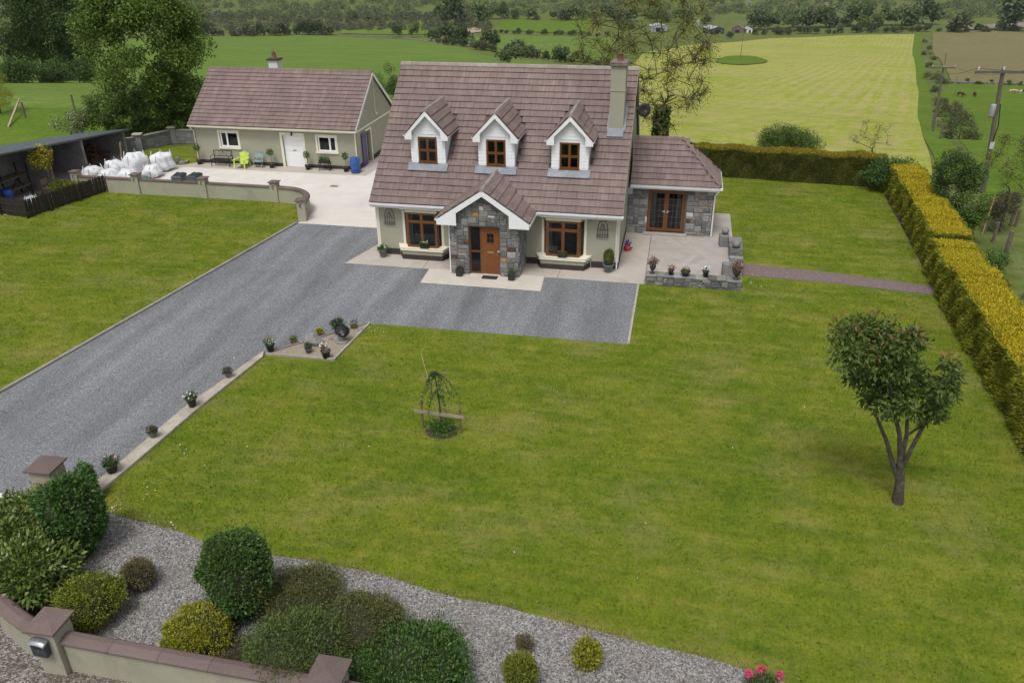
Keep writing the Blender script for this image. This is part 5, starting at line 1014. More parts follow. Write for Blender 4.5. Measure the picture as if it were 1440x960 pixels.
def bag(x, y, w, h, z, seed, lab, sag=0):
    bm = bmesh.new(); bmesh.ops.create_cube(bm, size=2); bmesh.ops.subdivide_edges(bm, edges=bm.edges[:], cuts=7, use_grid_fill=True); rr = random.Random(seed); ph = [rr.uniform(0, 6) for _ in range(8)]
    for v in bm.verts:
        c = v.co; l4 = (abs(c.x)**4+abs(c.y)**4+abs(c.z)**6)**.25; c = c/max(l4, .001)
        f = 1+.1*math.sin(3*c.x+ph[0])*math.cos(4*c.z+ph[1])+.07*math.sin(6*c.y+ph[2]+2*c.z)+.04*math.sin(11*c.x+7*c.y+ph[3]); bl = 1+.12*(1-c.z*c.z)-(.18 if c.z > .2 else 0)*c.z*sag
        v.co = Vector((c.x*w/2*f*bl, c.y*w/2*f*bl, (c.z+1)*h/2*(1+.06*math.sin(4*c.x+ph[4])*math.cos(3*c.y+ph[5]))))
    me = bpy.data.meshes.new('bag'); bm.to_mesh(me); bm.free(); me.polygons.foreach_set('use_smooth', [True]*len(me.polygons)); me.materials.append(BAGW)
    e = empty('bulk_bag', (x, y, z), lab, 'bulk bag', 'white bulk bags by the woodshed', rr.uniform(-.4, .4)); link('sack', me, e)
    for q in range(4):
        a = math.pi/4+q*math.pi/2; cx_, cy_ = math.cos(a)*w*.55, math.sin(a)*w*.55; t = Vector((-math.sin(a), math.cos(a), 0))*.1
        link('loop', MB().tube([Vector((cx_, cy_, h*.8))-t, Vector((cx_*.9, cy_*.9, h*1.12)), Vector((cx_, cy_, h*.8))+t], .02, 5).mesh('loop', BAGW), e)
    link('strap', MB().tube([(w*.1, -w*.585, .05), (w*.1, -w*.6, h*.5), (w*.08, -w*.5, h*.93)], .012, 5).mesh('strap', METAL_D), e)
BG = [(-20.5, 8.4, .95, .75, 0, 'slumped white bulk bag against the yard wall end pillar'), (-19.3, 8.2, .95, .7, 0, 'slumped white bulk bag with a yellow patch behind wall'), (-18.2, 8.3, .95, .72, 0, 'slumped white bulk bag by the second wall pillar'), (-19.9, 9.6, .9, .85, 0, 'white bulk bag in the row behind the slumped bags'), (-18.9, 10.2, 1.05, 1.15, 0, 'tall full white bulk bag rising above the others'), (-17.6, 10.9, 1.05, 1.05, 0, 'full white bulk bag standing nearest the garage'), (-17.4, 9.5, .9, .7, 0, 'low white bulk bag between the teal tub and full bag')]
for q, (x, y, w_, h, z, lab) in enumerate(BG): bag(x, y, w_, h, .008, 20+q, lab, 1 if h < .9 else .3)
# ================================================================ SHED
sh = empty('woodshed', (-23, 8, 0), 'open fronted grey block lean-to shed with dark metal roof', 'shed')
RL, RM, RRt = PLN(0, 214, 0, -21.3), PLN(100, 195.5, 0, -21.75), PLN(172, 182, 0, -22.1)
SHM = simple('dark_roof_sheet', (.06, .075, .085), .5, .25, 2, .1, 10); zl, zr_ = RL.z, RRt.z
sy0, sy1 = RL.y-1.5, RRt.y; X = lambda y: -21.3-(y-RL.y)/(RRt.y-RL.y)*.8; Z = lambda y: zl+(zr_-zl)*(y-RL.y)/(RRt.y-RL.y)
m = MB(); m.hexa([(X(sy0)+.3, sy0, Z(sy0)-.06), (X(sy1)+.3, sy1+.2, Z(sy1)-.06), (-25.4, sy1+.2, Z(sy1)-.46), (-25.4, sy0, Z(sy0)-.46)], [(X(sy0)+.3, sy0, Z(sy0)), (X(sy1)+.3, sy1+.2, Z(sy1)), (-25.4, sy1+.2, Z(sy1)-.4), (-25.4, sy0, Z(sy0)-.4)]); m.build('roof', SHM, sh)
MB().tube([(X(sy0)+.34, sy0, Z(sy0)-.06), (X(sy1)+.34, sy1+.2, Z(sy1)-.06)], .07, 8).build('gutter', SHM, sh, True)
SHB = simple('grey_block_render', (.27, .27, .265), .95, .2, 2, .4, 20, dirt=(.12, .12, .11), dscale=1.2)
def shwall(y, x0=-25.2, x1=None): x1 = x1 or X(y); return MB().hexa([(x0, y-.1, 0), (x1, y-.1, 0), (x1, y+.1, 0), (x0, y+.1, 0)], [(x0, y-.1, Z(y)-.5), (x1, y-.1, Z(y)-.1), (x1, y+.1, Z(y)-.1), (x0, y+.1, Z(y)-.5)])
for y in (sy0+.15, 6.2, 9.6, sy1): shwall(y).build('cross_wall', SHB, sh)
MB().hexa([(-25.3, sy0, 0), (-25.1, sy0, 0), (-25.1, sy1, 0), (-25.3, sy1, 0)], [(-25.3, sy0, Z(sy0)-.47), (-25.1, sy0, Z(sy0)-.47), (-25.1, sy1, Z(sy1)-.47), (-25.3, sy1, Z(sy1)-.47)]).build('back_wall', SHB, sh)
MB().hexa([(-23.1, sy0+.26, 0), (-22.98, sy0+.26, 0), (-22.98, 6.09, 0), (-23.1, 6.09, 0)], [(-23.1, sy0+.26, Z(sy0)-.36), (-22.98, sy0+.26, Z(sy0)-.36), (-22.98, 6.09, Z(6.09)-.36), (-23.1, 6.09, Z(6.09)-.36)]).build('inner_wall', SHB, sh)
sheet('shed_floor', [(-25.2, sy0+.2), (-20.6, sy0+.2), (-20.2, 6.6), (-20.9, sy1), (-25.2, sy1)], .02, CONC_PATIO)
iv = empty('ivy_post', (-21.3, 6.0, 0), 'timber post smothered in yellow variegated ivy at the shed front', 'post'); MB().tube([(-21.2, 5.95, 0), (-21.22, 6.0, 1.3), (-21.3, 6.05, Z(6)-.1)], [.13, .11, .09], 8).build('post', WOOD, iv, True)
P_, N_ = blob_points(1500, (-21.2, 5.6, Z(6)-.55), (.3, .8, .65), .6, .25, 4); leaf_obj('ivy', leafmat('variegated_ivy', [(.14, .15, .02), (.32, .29, .03), (.42, .36, .04)]), P_, N_, .1, .08, iv, .5)
# stacked logs: a heap of split wood
lg = empty('log_pile', (-23.4, 11.3, 0.02), 'heap of split dark firewood inside the shed', 'log pile'); rr = random.Random(6)
lm = [MB().prism([(0, 0, 0), (.12, .02, 0), (.08, .11, 0)], (0, 0, .35)).mesh('log', pieces('split_log_%d' % q, [(.05, .03, .02), (.09, .06, .04), (.14, .09, .055)], .9)) for q in range(2)]
for q in range(170):
    a, b = rr.uniform(-1.2, 1.2), rr.uniform(-1.3, 1.3); h = max(0, 1.1-abs(a)*.55-abs(b)*.35)*rr.uniform(.75, 1)
    link('log', lm[q % 2], lg, Matrix.Translation((-23.4+a, 11.3+b, .03+h)) @ Matrix.Rotation(rr.uniform(0, 6.3), 4, 'Z') @ Matrix.Rotation(1.4+rr.uniform(-.3, .3), 4, 'X'))
MB().lathe([(1.5, 0), (1.0, .45), (.4, .8), (.001, .9)], (-23.4, 11.3, .02), 14).build('heap_core', SOIL, lg)
# shelf rack and clutter in the first bay
rk = empty('shelf_rack', (-22.4, 4.4, .02), 'rusty dark metal shelving rack in the shed bay', 'shelf rack')
for x in (-22.8, -22.1):
    for y in (3.4, 5.3): MB().bar((x, y, .02), (x, y, 1.75), .05).build('leg', METAL_D, rk)
for z in (.55, 1.15): MB().box(-22.85, -22.05, 3.35, 5.35, z, z+.04).build('shelf', WOOD, rk)
MB().bar((-22.08, 3.4, .1), (-22.08, 4.4, 1.1), .04).build('brace', METAL_D, rk); MB().bar((-22.08, 5.3, .1), (-22.08, 4.4, 1.1), .04).build('brace', METAL_D, rk)
def lathe_thing(name, x, y, prof, mat, lab, cat, z=.022):
    o = MB().lathe(prof, (0, 0, 0), 18).build(name, mat, None, True); o.location = (x, y, z); return tag(o, lab, cat)
lathe_thing('barrel', -21.7, 3.1, [(.27, 0), (.29, .02), (.29, .6), (.28, .85), (.25, .88), (.001, .87)], BLUE, 'blue plastic barrel standing in the shed mouth beside the rack', 'barrel'); lathe_thing('tub', -21.0, 4.2, [(.24, 0), (.33, .3), (.35, .3), (.3, .3), (.22, .04), (.001, .03)], simple('green_plastic', (.015, .09, .035), .5, .15, 4, 0), 'green round tub on the shed floor', 'tub'); lathe_thing('tub', -21.3, 4.75, [(.2, 0), (.26, .22), (.28, .22), (.23, .22), (.18, .04), (.001, .03)], TERRA, 'brown round tub below the shelf rack', 'tub')
lathe_thing('trough', -20.6, 2.5, [(.4, 0), (.5, .3), (.53, .31), (.47, .3), (.38, .05), (.001, .04)], BLUE, 'wide shallow blue tub just inside the picket fence', 'tub')
bag(-20.7, 3.5, .5, .45, .022, 61, 'small white sack leaning beside the green tub', .4); bpy.data.objects['bulk_bag.007']['group'] = 'sacks in the shed'
e = empty('wooden_chair', (-20.9, 5.2, .022), 'weathered wooden chair at the shed front', 'chair')
MB().box(-21.15, -20.65, 4.95, 5.45, .42, .46).build('seat', WOOD, e); MB().box(-21.17, -21.12, 4.95, 5.45, .6, .9).build('backrest', WOOD, e)
for x in (-21.13, -20.69):
    for y in (4.98, 5.42): MB().bar((x, y, .022), (x, y, .42 if x > -21 else .9), .045).build('leg', WOOD, e)
o = MB().box(-.25, .25, -.16, .16, 0, .14).build('concrete_block', BLOCK, None, bevel=.01); o.location = (-20.2, 4.7, .022); tag(o, 'pale concrete block lying on the shed floor', 'block')
o = MB().bar((0, 0, 0), (.12, .1, 1.25), .12, .03).build('plank', simple('pale_plank', (.4, .33, .22), .8, .15, 6, .1), None); o.location = (-21.2, 12.0, .02); tag(o, 'pale plank leaning inside the shed opening', 'plank')
# picket fence, each picket a part
pf = empty('picket_fence', (-18.9, 4, 0), 'dark stained picket fence enclosing the shed corner', 'fence')
pk = MB().prism([(-.05, 0, 0), (.05, 0, 0), (.05, 0, .84), (0, 0, .95), (-.05, 0, .84)], (0, .02, 0)).mesh('picket', WOOD_D)
FP = [Vector((-18.2, 6.3)), Vector((-19.3, 1.55)), Vector((-26, 2.6))]; rr = random.Random(2)
for a, b in zip(FP, FP[1:]):
    d = b-a; L = d.length; d.normalize(); an = math.atan2(d.y, d.x); n = int(L/.116)
    for q in range(n): p = a+d*(q+.5)*L/n; link('picket', pk, pf, Matrix.Translation((p.x, p.y, rr.uniform(.02, .06))) @ Matrix.Rotation(an, 4, 'Z') @ Matrix.Rotation(rr.uniform(-.02, .02), 4, 'Y'))
    for z in (.25, .62): MB().bar((a.x-d.y*.03, a.y+d.x*.03, z), (b.x-d.y*.03, b.y+d.x*.03, z), .03, .07).build('rail', WOOD_D, pf)
    for q in range(int(L/1.8)+1): p = a+d*min(q*1.8, L-.05); MB().bar((p.x-d.y*.08, p.y+d.x*.08, 0), (p.x-d.y*.08, p.y+d.x*.08, .85), .08).build('post', WOOD_D, pf)
# ================================================================ staked sapling frame
sp = G(620, 606); e = empty('tree_stake', (sp.x, sp.y, 0), 'wooden tree stake of two posts and a cross board around the weeping sapling', 'tree stake')
a, b = G(595, 601), G(648, 609); PT = simple('post_wood', (.16, .115, .07), .85, .3, 5, .3, 30)
for p in (a, b): MB().tube([(p.x, p.y, 0), (p.x, p.y, .98 if p is a else .84)], .035, 8).build('post', PT, e)
za, zb = .58, .60; d = (b-a).normalized(); MB().bar((a.x-d.x*.22-d.y*-.05, a.y-d.y*.22-.055, za), (b.x+d.x*.14, b.y+d.y*.14-.055, zb), .025, .1).build('cross_board', simple('grey_board', (.3, .25, .19), .85, .2, 6, .2, 30), e)
# ================================================================ poles, wires, fence posts
POLE = simple('grey_pole_wood', (.12, .105, .085), .9, .25, 3, .3, 20); TRAN = simple('transformer_grey', (.3, .31, .31), .5, .1, 3, 0); CERAM = simple('ceramic', (.5, .5, .5), .3, .05, 3, 0)
def util_pole(base, top, arm, lab, transformer=False, name='utility_pole', r=.13):
    e = empty(name, base, lab, 'utility pole'); MB().tube([base, base+(top-base)*.5, top], [r, r*.85, r*.7], 10).build('pole', POLE, e, True)
    if arm:
        c = top-Vector((0, 0, .15)); d = Vector((math.cos(arm[1]), math.sin(arm[1]), 0)); MB().bar(c-d*arm[0]+Vector((0, -.1, 0)), c+d*arm[0]+Vector((0, -.1, 0)), .1, .12).build('cross_arm', POLE, e)
        for t in (-.9, 0, .9): MB().lathe([(.03, 0), (.06, .06), (.04, .1), (.06, .14), (.02, .2)], c+d*arm[0]*t+Vector((0, -.1, .06)), 8).build('insulator', CERAM, e, True)
    if transformer:
        c = base+(top-base)*.62+Vector((-.25, -.1, 0)); MB().lathe([(.001, 0), (.12, .02), (.14, .1), (.14, .6), (.12, .68), (.001, .7)], c, 14).build('transformer', TRAN, e, True); MB().box(c.x+.3, c.x+.5, c.y-.05, c.y+.1, c.z-1.6, c.z-1.25).build('fuse_box', CERAM, e); MB().tube([c+Vector((.3, 0, .7)), c+Vector((.45, -.05, -.4)), c+Vector((.4, 0, -1.3))], .025, 6).build('cable', METAL_D, e, True)
    return top
def ground_top(pxb, pxt, depth_from_base=True):
    b = GT(*pxb); d = ray(*pxt); t = ((b.y-CAM.y)/d.y); return b, CAM+d*t
b1, t1 = ground_top((1382, 270), (1411, 97)); b1.z -= .0
T1 = util_pole(b1, t1, (1.35, .1), 'near utility pole with cross arm, grey transformer and white fuse box beside hedge', True)
b2, t2 = ground_top((1312, 186), (1327, 93)); T2 = util_pole(b2, t2, (1.2, .1), 'slimmer utility pole with cross arm standing along the field fence', False, r=.11)
b3, t3 = ground_top((1317, 160), (1331, 75)); T3 = util_pole(b3, t3, None, 'thin bare pole behind the cross arm pole by field fence', False, r=.09)
b4, t4 = ground_top((1041, 83), (1047, 34)); T4 = util_pole(b4, t4, (.7, .3), 'lone utility pole in the unmown patch of the hay field', False, r=.14)
b5, t5 = ground_top((1020, 54), (1021, 33)); util_pole(b5, t5, None, 'far utility pole beside the distant farm sheds', False, r=.16)
field('unmown_patch', gt2(*[(1042+36*math.cos(t)*(1+.12*math.sin(3*t)), 86+6.5*math.sin(t)) for t in [q*6.2832/24 for q in range(24)]]), GRASS_LUSH, .3)
def wire(a, b, sag, lab):
    pts = [a+(b-a)*(q/12)-Vector((0, 0, sag*4*(q/12)*(1-q/12))) for q in range(13)]; o = MB().tube(pts, .012, 4).build('power_line', METAL_D, None); return tag(o, lab, 'power line', 'overhead lines')
for s in (-1.2, 1.2): wire(T1+Vector((s, 0, 0)), T2+Vector((s*.9, 0, 0)), .5, 'thin overhead line between the two cross arm poles'); wire(T1+Vector((s, 0, 0)), T1+Vector((s+40, -14, 2)), .8, 'thin overhead line running out over the cow pasture')
FW = simple('fence_post_wood', (.13, .11, .085), .9, .3, 4, .3, 30)
fe = empty('wire_fence', (28, 3, 0), 'post and wire fence along the cow pasture', 'fence')
posts = [(1440, 420, .9), (1413, 360, 1.15), (1396, 340, .95), (1384, 326, .95), (1421, 317, .9), (1428, 318, .8)]; pp = []
for q, (x, y, h) in enumerate(posts):
    p = GT(x, y); MB().tube([(p.x, p.y, p.z-.05), (p.x+.02, p.y, p.z+h)], .075 if q != 1 else .1, 8).build('post', FW, fe); pp.append(p)
for z in (.45, .8):
    for a, b in ((pp[0], pp[1]), (pp[1], pp[2]), (pp[2], pp[3])): MB().tube([a+Vector((0, 0, z)), b+Vector((0, 0, z))], .008, 4).build('wire', METAL_G, fe)
fb = empty('field_fence', GT(1318, 170), 'old leaning fence posts in the overgrown field boundary', 'fence')
for q, (x, y, h) in enumerate([(1310, 180, 1.6), (1316, 158, 1.5), (1322, 196, 1.3), (1350, 155, 1.4), (1358, 168, 1.3), (1366, 185, 1.2), (1342, 135, 1.4), (1345, 115, 1.6)]):
    p = GT(x, y); MB().tube([(p.x, p.y, p.z-.05), (p.x+random.uniform(-.2, .2), p.y, p.z+h)], .09, 7).build('post', FW, fb)
o = MB().tube([(0, 0, 0), (.1, 0, 1.9)], .03, 6).build('bamboo_cane', simple('cane', (.45, .32, .12), .7, .2, 5, 0), None); p = GT(1381, 330); o.location = p; tag(o, 'yellow bamboo cane standing behind the golden hedge', 'cane')
lf = empty('meadow_fence', GT(35, 165), 'broken rail and posts of an old meadow fence', 'fence'); a, b = GT(12, 180), GT(32, 155); MB().bar((a.x, a.y, a.z+.05), (b.x, b.y, b.z+.9), .12).build('rail', simple('pale_rail', (.35, .29, .19), .85, .2), lf)
for x, y in ((36, 166), (105, 155)): p = GT(x, y); MB().tube([(p.x, p.y, p.z-.05), (p.x, p.y, p.z+1.2)], .08, 7).build('post', FW, lf)
# ================================================================ animals and far sheds
def cow_mesh(name, mat, s=1.0):
    J = [(0, .8, 1.02, .3, .34), (0, .35, 1.0, .33, .38), (0, -.3, 1.0, .32, .38), (0, -.75, 1.08, .25, .3), (0, -1.1, 1.0, .15, .2), (0, -1.38, .72, .11, .14), (0, -1.55, .52, .08, .09), (0, .98, 1.05, .06, .06), (0, 1.05, .55, .03, .03)]
    V_ = [Vector(j[:3])*s for j in J]; R_ = [(j[3]*s*.8, j[4]*s*.8) for j in J]; E_ = [(i, i+1) for i in range(6)]+[(0, 7), (7, 8)]
    for sx in (-1, 1):
        for root, y, kx in ((0, .78, -.1), (3, -.62, .06)):
            b = len(V_); V_ += [Vector((sx*.2, y, .72))*s, Vector((sx*.21, y+kx*.6, .42))*s, Vector((sx*.21, y+.02, .06))*s]; R_ += [(.13*s, .15*s), (.065*s, .07*s), (.06*s, .06*s)]; E_ += [(root, b), (b, b+1), (b+1, b+2)]
        b = len(V_); V_.append(Vector((sx*.17, -1.3, .86))*s); R_.append((.04*s, .02*s)); E_.append((5, b))
    me = bpy.data.meshes.new(name); me.from_pydata(V_, E_, []); o = bpy.data.objects.new('tmp', me); COL.objects.link(o)
    o.modifiers.new('skin', 'SKIN'); sv_ = me.skin_vertices[0].data
    for i, r_ in enumerate(R_): sv_[i].radius = r_
    sv_[1].use_root = True; su = o.modifiers.new('sub', 'SUBSURF'); su.levels = su.render_levels = 1
    dg = bpy.context.evaluated_depsgraph_get(); out = bpy.data.meshes.new_from_object(o.evaluated_get(dg)); out.name = name; bpy.data.objects.remove(o); out.materials.clear(); out.materials.append(mat); out.polygons.foreach_set('use_smooth', [True]*len(out.polygons)); return out
def patchy(name, a, b, sc):
    m, nt, bs = _mat(name); f = noise(nt, pos(nt, obj=True), sc, 2, .4); nt.links.new(ramp(nt, f, [(.5, a), (.53, b)]), bs.inputs['Base Color']); bs.inputs['Roughness'].default_value = .85; return m
BRN = patchy('brown_cow_coat', (.07, .028, .016), (.09, .035, .02), 2); CRM = patchy('cream_cow_coat', (.46, .36, .24), (.4, .3, .19), 2); FRI = patchy('black_white_cow_coat', (.02, .02, .02), (.55, .54, .52), 1.6); WOL = patchy('fleece', (.55, .53, .48), (.5, .48, .43), 3)
CB, CC, CF = cow_mesh('cow', BRN), cow_mesh('cow', CRM), cow_mesh('cow', FRI)
for me, px, py, rz_, lab in ((CB, 1350, 137, .5, 'brown cow with lowered head nearer the field fence'), (CB, 1370, 137, -.15, 'brown cow grazing face on beside the other brown cow'), (CC, 1424, 133, 1.5, 'cream cow grazing side on by the stone wall'), (CF, 1438, 133, 1.9, 'black and white cow grazing next to the cream cow')):
    o = link('cow', me); o.location = GT(px, py); o.rotation_euler = (0, 0, rz_); tag(o, lab, 'cow', 'grazing cattle')
SM = cow_mesh('sheep', WOL, .55)
for k, (px, py, rz_) in enumerate([(745, 62.5, 1.2), (764, 57.5, .3), (774, 64.5, 2), (762, 66, 1), (1400, 46, .4)]):
    o = link('sheep', SM); o.location = GT(px, py); o.rotation_euler = (0, 0, rz_); tag(o, 'white sheep far off in the sheep field' if k < 4 else 'white sheep on the ridge of the dry field', 'sheep', 'sheep in the far field' if k < 4 else None)
def far_shed(px, py, w, d, h, rz_, wall, rf, lab, pitch=.25, name='farm_shed'):
    p = GT(px, py); e = empty(name, p, lab, 'farm building', None, rz_); k = w/2
    link('wall', MB().box(-k, k, -d/2, d/2, -.5, h).prism([(-k, -d/2, h), (k, -d/2, h), (0, -d/2, h+k*pitch*2*.5)], (0, d, 0)).mesh('wall', wall), e)
    m = MB(); zt = h+k*pitch
    for s in (-1, 1): m.prism([(s*(k+.4), -d/2-.3, h-.1), (0, -d/2-.3, zt+.05), (0, d/2+.3, zt+.05), (s*(k+.4), d/2+.3, h-.1)], (0, 0, .15))
    link('roof', m.mesh('roof', rf), e); link('door', MB().box(-k*.4, k*.3, -d/2-.06, -d/2-.01, 0, h*.8).mesh('door', METAL_D), e); return e
DKS = simple('dark_cladding', (.05, .055, .065), .6, .1, .5, 0); LTS = simple('pale_sheeting', (.33, .36, .4), .5, .1, .5, 0); STN = simple('farm_stone', (.16, .12, .1), .9, .2, .5, 0)
far_shed(1003, 47, 14, 16, 5, .5, DKS, LTS, 'dark clad farm shed with pale roof beyond the hay field'); far_shed(1038, 46, 12, 8, 3.5, -.2, STN, STN, 'brown stone farmhouse by the distant sheds', .6, 'farmhouse'); far_shed(1052, 46, 6, 7, 3.4, .4, simple('whitewashed_wall', (.7, .7, .7), .8), LTS, 'small whitewashed outbuilding at the far farm', .5, 'outbuilding'); far_shed(925, 44, 16, 14, 5, .2, LTS, LTS, 'pale grey farm shed seen through the bare tree'); 
p = GT(981, 38); o = MB().lathe([(1.6, 0), (1.6, 7), (1.1, 8), (.001, 8.4)], (0, 0, 0), 14).build('silo', LTS, None, True); o.location = p; tag(o, 'pale round silo near the far dark shed', 'silo')
# ================================================================ VEGETATION
def lm(name, *cols, **k): return leafmat(name, list(cols), **k)
L_LAUREL = lm('laurel_leaf', (.05, .085, .018), (.085, .125, .025), (.14, .17, .04), rough=.35, spec=.5)
L_VIB = lm('viburnum_leaf', (.02, .055, .012), (.035, .085, .016), (.06, .115, .02))
L_GOLD = lm('golden_shrub_leaf', (.09, .11, .012), (.17, .18, .015), (.29, .26, .02))
L_GOLD2 = lm('olive_gold_leaf', (.06, .085, .012), (.11, .135, .014), (.19, .19, .018))
L_HEBE = lm('bronze_green_leaf', (.052, .068, .02), (.08, .098, .027), (.105, .11, .034), (.125, .098, .04))
L_BOX = lm('box_leaf', (.025, .058, .012), (.042, .085, .017), (.068, .115, .026))
L_MID = lm('mid_green_leaf', (.045, .07, .018), (.07, .1, .024), (.095, .125, .034))
L_BRIGHT = lm('bright_privet_leaf', (.03, .075, .014), (.045, .11, .018), (.08, .15, .025))
L_RED = lm('reddish_heather_leaf', (.075, .068, .03), (.115, .08, .042), (.095, .1, .04))
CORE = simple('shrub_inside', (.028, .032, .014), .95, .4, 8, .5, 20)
BARK = simple('grey_brown_bark', (.06, .05, .04), .9, .4, 7, .8, 25, dirt=(.17, .17, .14), dscale=7)
BARK_D = simple('dark_bark', (.06, .05, .04), .9, .3, 4, .5, 20)
def shrub_at(c, rx, ry, H, mats, n, L, W, lab, name='shrub', cat='shrub', seed=1, lump=.12, core=.8, flat=.25, out=.55, group='shrubs in the gravel bed', patch=None, sh=.28, z0=0):
    e = empty(name, (c[0], c[1], z0), lab, cat, group); cc = (c[0], c[1], z0+H*.5); r = (rx, ry, H*.5)
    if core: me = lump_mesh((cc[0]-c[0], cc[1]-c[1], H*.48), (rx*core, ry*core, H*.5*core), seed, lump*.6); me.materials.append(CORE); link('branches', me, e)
    mats = mats if isinstance(mats, list) else [(mats, 1)]
    for q, (mt, fr) in enumerate(mats):
        P_, N_ = blob_points(int(n*fr*.5), cc, tuple(x*.93 for x in r), sh, lump*1.3, seed, flat, 9); rs = random.Random(seed+q); k_ = 12 if flat > .3 else 18; ks = .2 if flat > .3 else .33; PL_, NL_ = [P_], [N_]
        for _ in range(k_):
            d = Vector((rs.gauss(0, 1), rs.gauss(0, 1), rs.gauss(.35, .8))).normalized(); f_ = (1-ks*.75)*rs.uniform(.88, 1.06); p2, n2 = blob_points(int(n*fr*.6/k_), (cc[0]+d.x*rx*f_, cc[1]+d.y*ry*f_, cc[2]+d.z*H*.5*f_), (rx*ks*rs.uniform(.7, 1.3), ry*ks*rs.uniform(.7, 1.3), H*.5*ks*rs.uniform(.7, 1.3)), .6, .3, seed*13+_); PL_.append(p2); NL_.append(n2)
        P_, N_ = np.concatenate(PL_), np.concatenate(NL_); st = RNG.random(len(P_)) < .1; P_[st] += N_[st]*(RNG.random((st.sum(), 1))*.13*rx+.02); P_[:, 2] = np.maximum(P_[:, 2], z0+.02); leaf_obj('foliage', mt, P_, N_, L, W, e, out)
    MB().tube([(c[0], c[1], z0), (c[0]+.02, c[1], z0+H*.4)], .03*max(1, H), 6).build('stem', BARK_D, e); return e
def shrub_px(x0, y0, x1, y1, mats, dens, L, W, lab, minH=.25, **k):
    """ellipsoid whose outline in the photograph is the given box, standing on the ground"""
    H = .8
    for _ in range(12):
        c = G((x0+x1)/2, (y0+y1)/2, H/2); s = PPM(c); a = (x1-x0)/2/s; th = math.atan2(CAM.z-H/2, (c-CAM).xy.length); Vv = (y1-y0)/s/2
        q = Vv*Vv-(a*math.sin(th))**2; H = max(minH, .55*a, 2*math.sqrt(max(q, 0))/math.cos(th)*1.0)
    area = 4*a*a+6*a*H; return shrub_at((c.x, c.y), a, a, H, mats, int(area*dens), L, W, lab, seed=int(x0+y0), **k)
shrub_px(-30, 690, 118, 795, L_LAUREL, 620, .13, .06, 'wide pale green laurel filling the curve of roadside wall', lump=.22, flat=.1)
shrub_px(64, 668, 146, 782, L_VIB, 900, .1, .05, 'dark green viburnum bush beside the gate pillar', lump=.25, flat=0)
shrub_px(104, 650, 134, 705, L_BRIGHT, 700, .09, .045, 'slim upright bright shrub rising beside the concrete ledge end', lump=.3, flat=0, core=.6)
shrub_px(-25, 757, 102, 858, L_LAUREL, 650, .14, .065, 'low glossy laurel with reddish stems behind the mailbox pillar', lump=.2)
shrub_px(80, 808, 171, 884, L_GOLD2, 2600, .05, .03, 'olive gold clipped mound next to the mailbox pillar', flat=.5, lump=.07)
shrub_px(171, 786, 219, 830, L_RED, 3000, .045, .02, 'small reddish brown heather dome alone in the gravel', flat=.3, lump=.08)
shrub_px(283, 748, 384, 872, L_BOX, 1900, .065, .04, 'tall dark green barrel shaped evergreen', flat=.5, lump=.08)
shrub_px(308, 778, 380, 868, L_HEBE, 2400, .05, .022, 'bronze green bush growing against the barrel shaped evergreen', flat=.2, lump=.14, core=.8)
shrub_px(364, 793, 484, 880, L_HEBE, 2400, .05, .022, 'broad bronze green dome on the lawn side of the bed', flat=.3, lump=.08)
shrub_px(229, 850, 330, 930, L_GOLD, 2600, .05, .03, 'bright golden yellow dome behind the roadside wall', flat=.35, lump=.08)
shrub_px(296, 898, 366, 950, L_RED, 2200, .05, .022, 'low brown heather between golden dome and roadside wall', flat=.2, lump=.15)
shrub_px(345, 858, 492, 978, L_MID, 1900, .06, .025, 'large feathery mid green shrub leaning over the wall', flat=.2, lump=.14)
shrub_px(452, 830, 570, 925, L_HEBE, 2300, .05, .022, 'rounded bronze shrub behind the feathery green one', flat=.25, lump=.1)
shrub_px(470, 868, 658, 1012, [(L_BRIGHT, .6), (L_BOX, .5)], 1500, .075, .04, 'large glossy bright green spreading shrub at the wall', flat=.3, lump=.14)
shrub_px(707, 919, 756, 972, L_GOLD2, 3000, .045, .025, 'small round lime dome at the bed edge', flat=.2, lump=.07)
shrub_px(806, 898, 848, 940, L_GOLD, 1500, .06, .03, 'small ragged yellow variegated shrub', flat=0, lump=.3, core=.5)
shrub_px(724, 893, 752, 914, L_RED, 1600, .05, .02, 'tiny half dead brown heather', flat=0, lump=.3, core=.4)
e = shrub_px(1052, 946, 1100, 985, L_MID, 900, .07, .03, 'low rose bush with crimson blooms at the lawn edge', flat=0, lump=.3, core=.5); c = e.location
for q, (dx, dz) in enumerate(((-.1, .5), (.25, .42), (-.32, .36))): P_, N_ = blob_points(40, (c.x+dx, c.y+.1, dz), (.06, .06, .05), .5, .1, q); leaf_obj('rose', FLO['pink'], P_, N_, .06, .06, e, .4)
for x0, y0, x1, y1, lab in ((70, 254, 98, 274, 'low spreading green gold shrub inside the picket fence corner'), (88, 256, 112, 274, 'small gold mound inside the fence by the wall pillar'), (108, 253, 130, 268, 'small lime mound tucked between fence and wall')): shrub_px(x0, y0, x1, y1, L_GOLD2, 700, .09, .05, lab, group='mounds inside the picket fence', flat=.1)
# thin sapling in the bed
p = G(620, 890); e = empty('thin_sapling', p, 'spindly leafless sapling in the gravel bed', 'sapling'); MB().tube([p, p+Vector((-.03, 0, .4)), p+Vector((.02, 0, .85))], [.012, .01, .005], 5).tube([p+Vector((-.02, 0, .25)), p+Vector((-.18, .03, .55))], .006, 4).tube([p+Vector((0, 0, .5)), p+Vector((.1, .03, .8))], .005, 4).build('stem', BARK_D, e); P_, N_ = blob_points(90, (p.x, p.y, .35), (.14, .14, .35), .9, .2, 3); leaf_obj('foliage', L_MID, P_, N_, .05, .02, e)
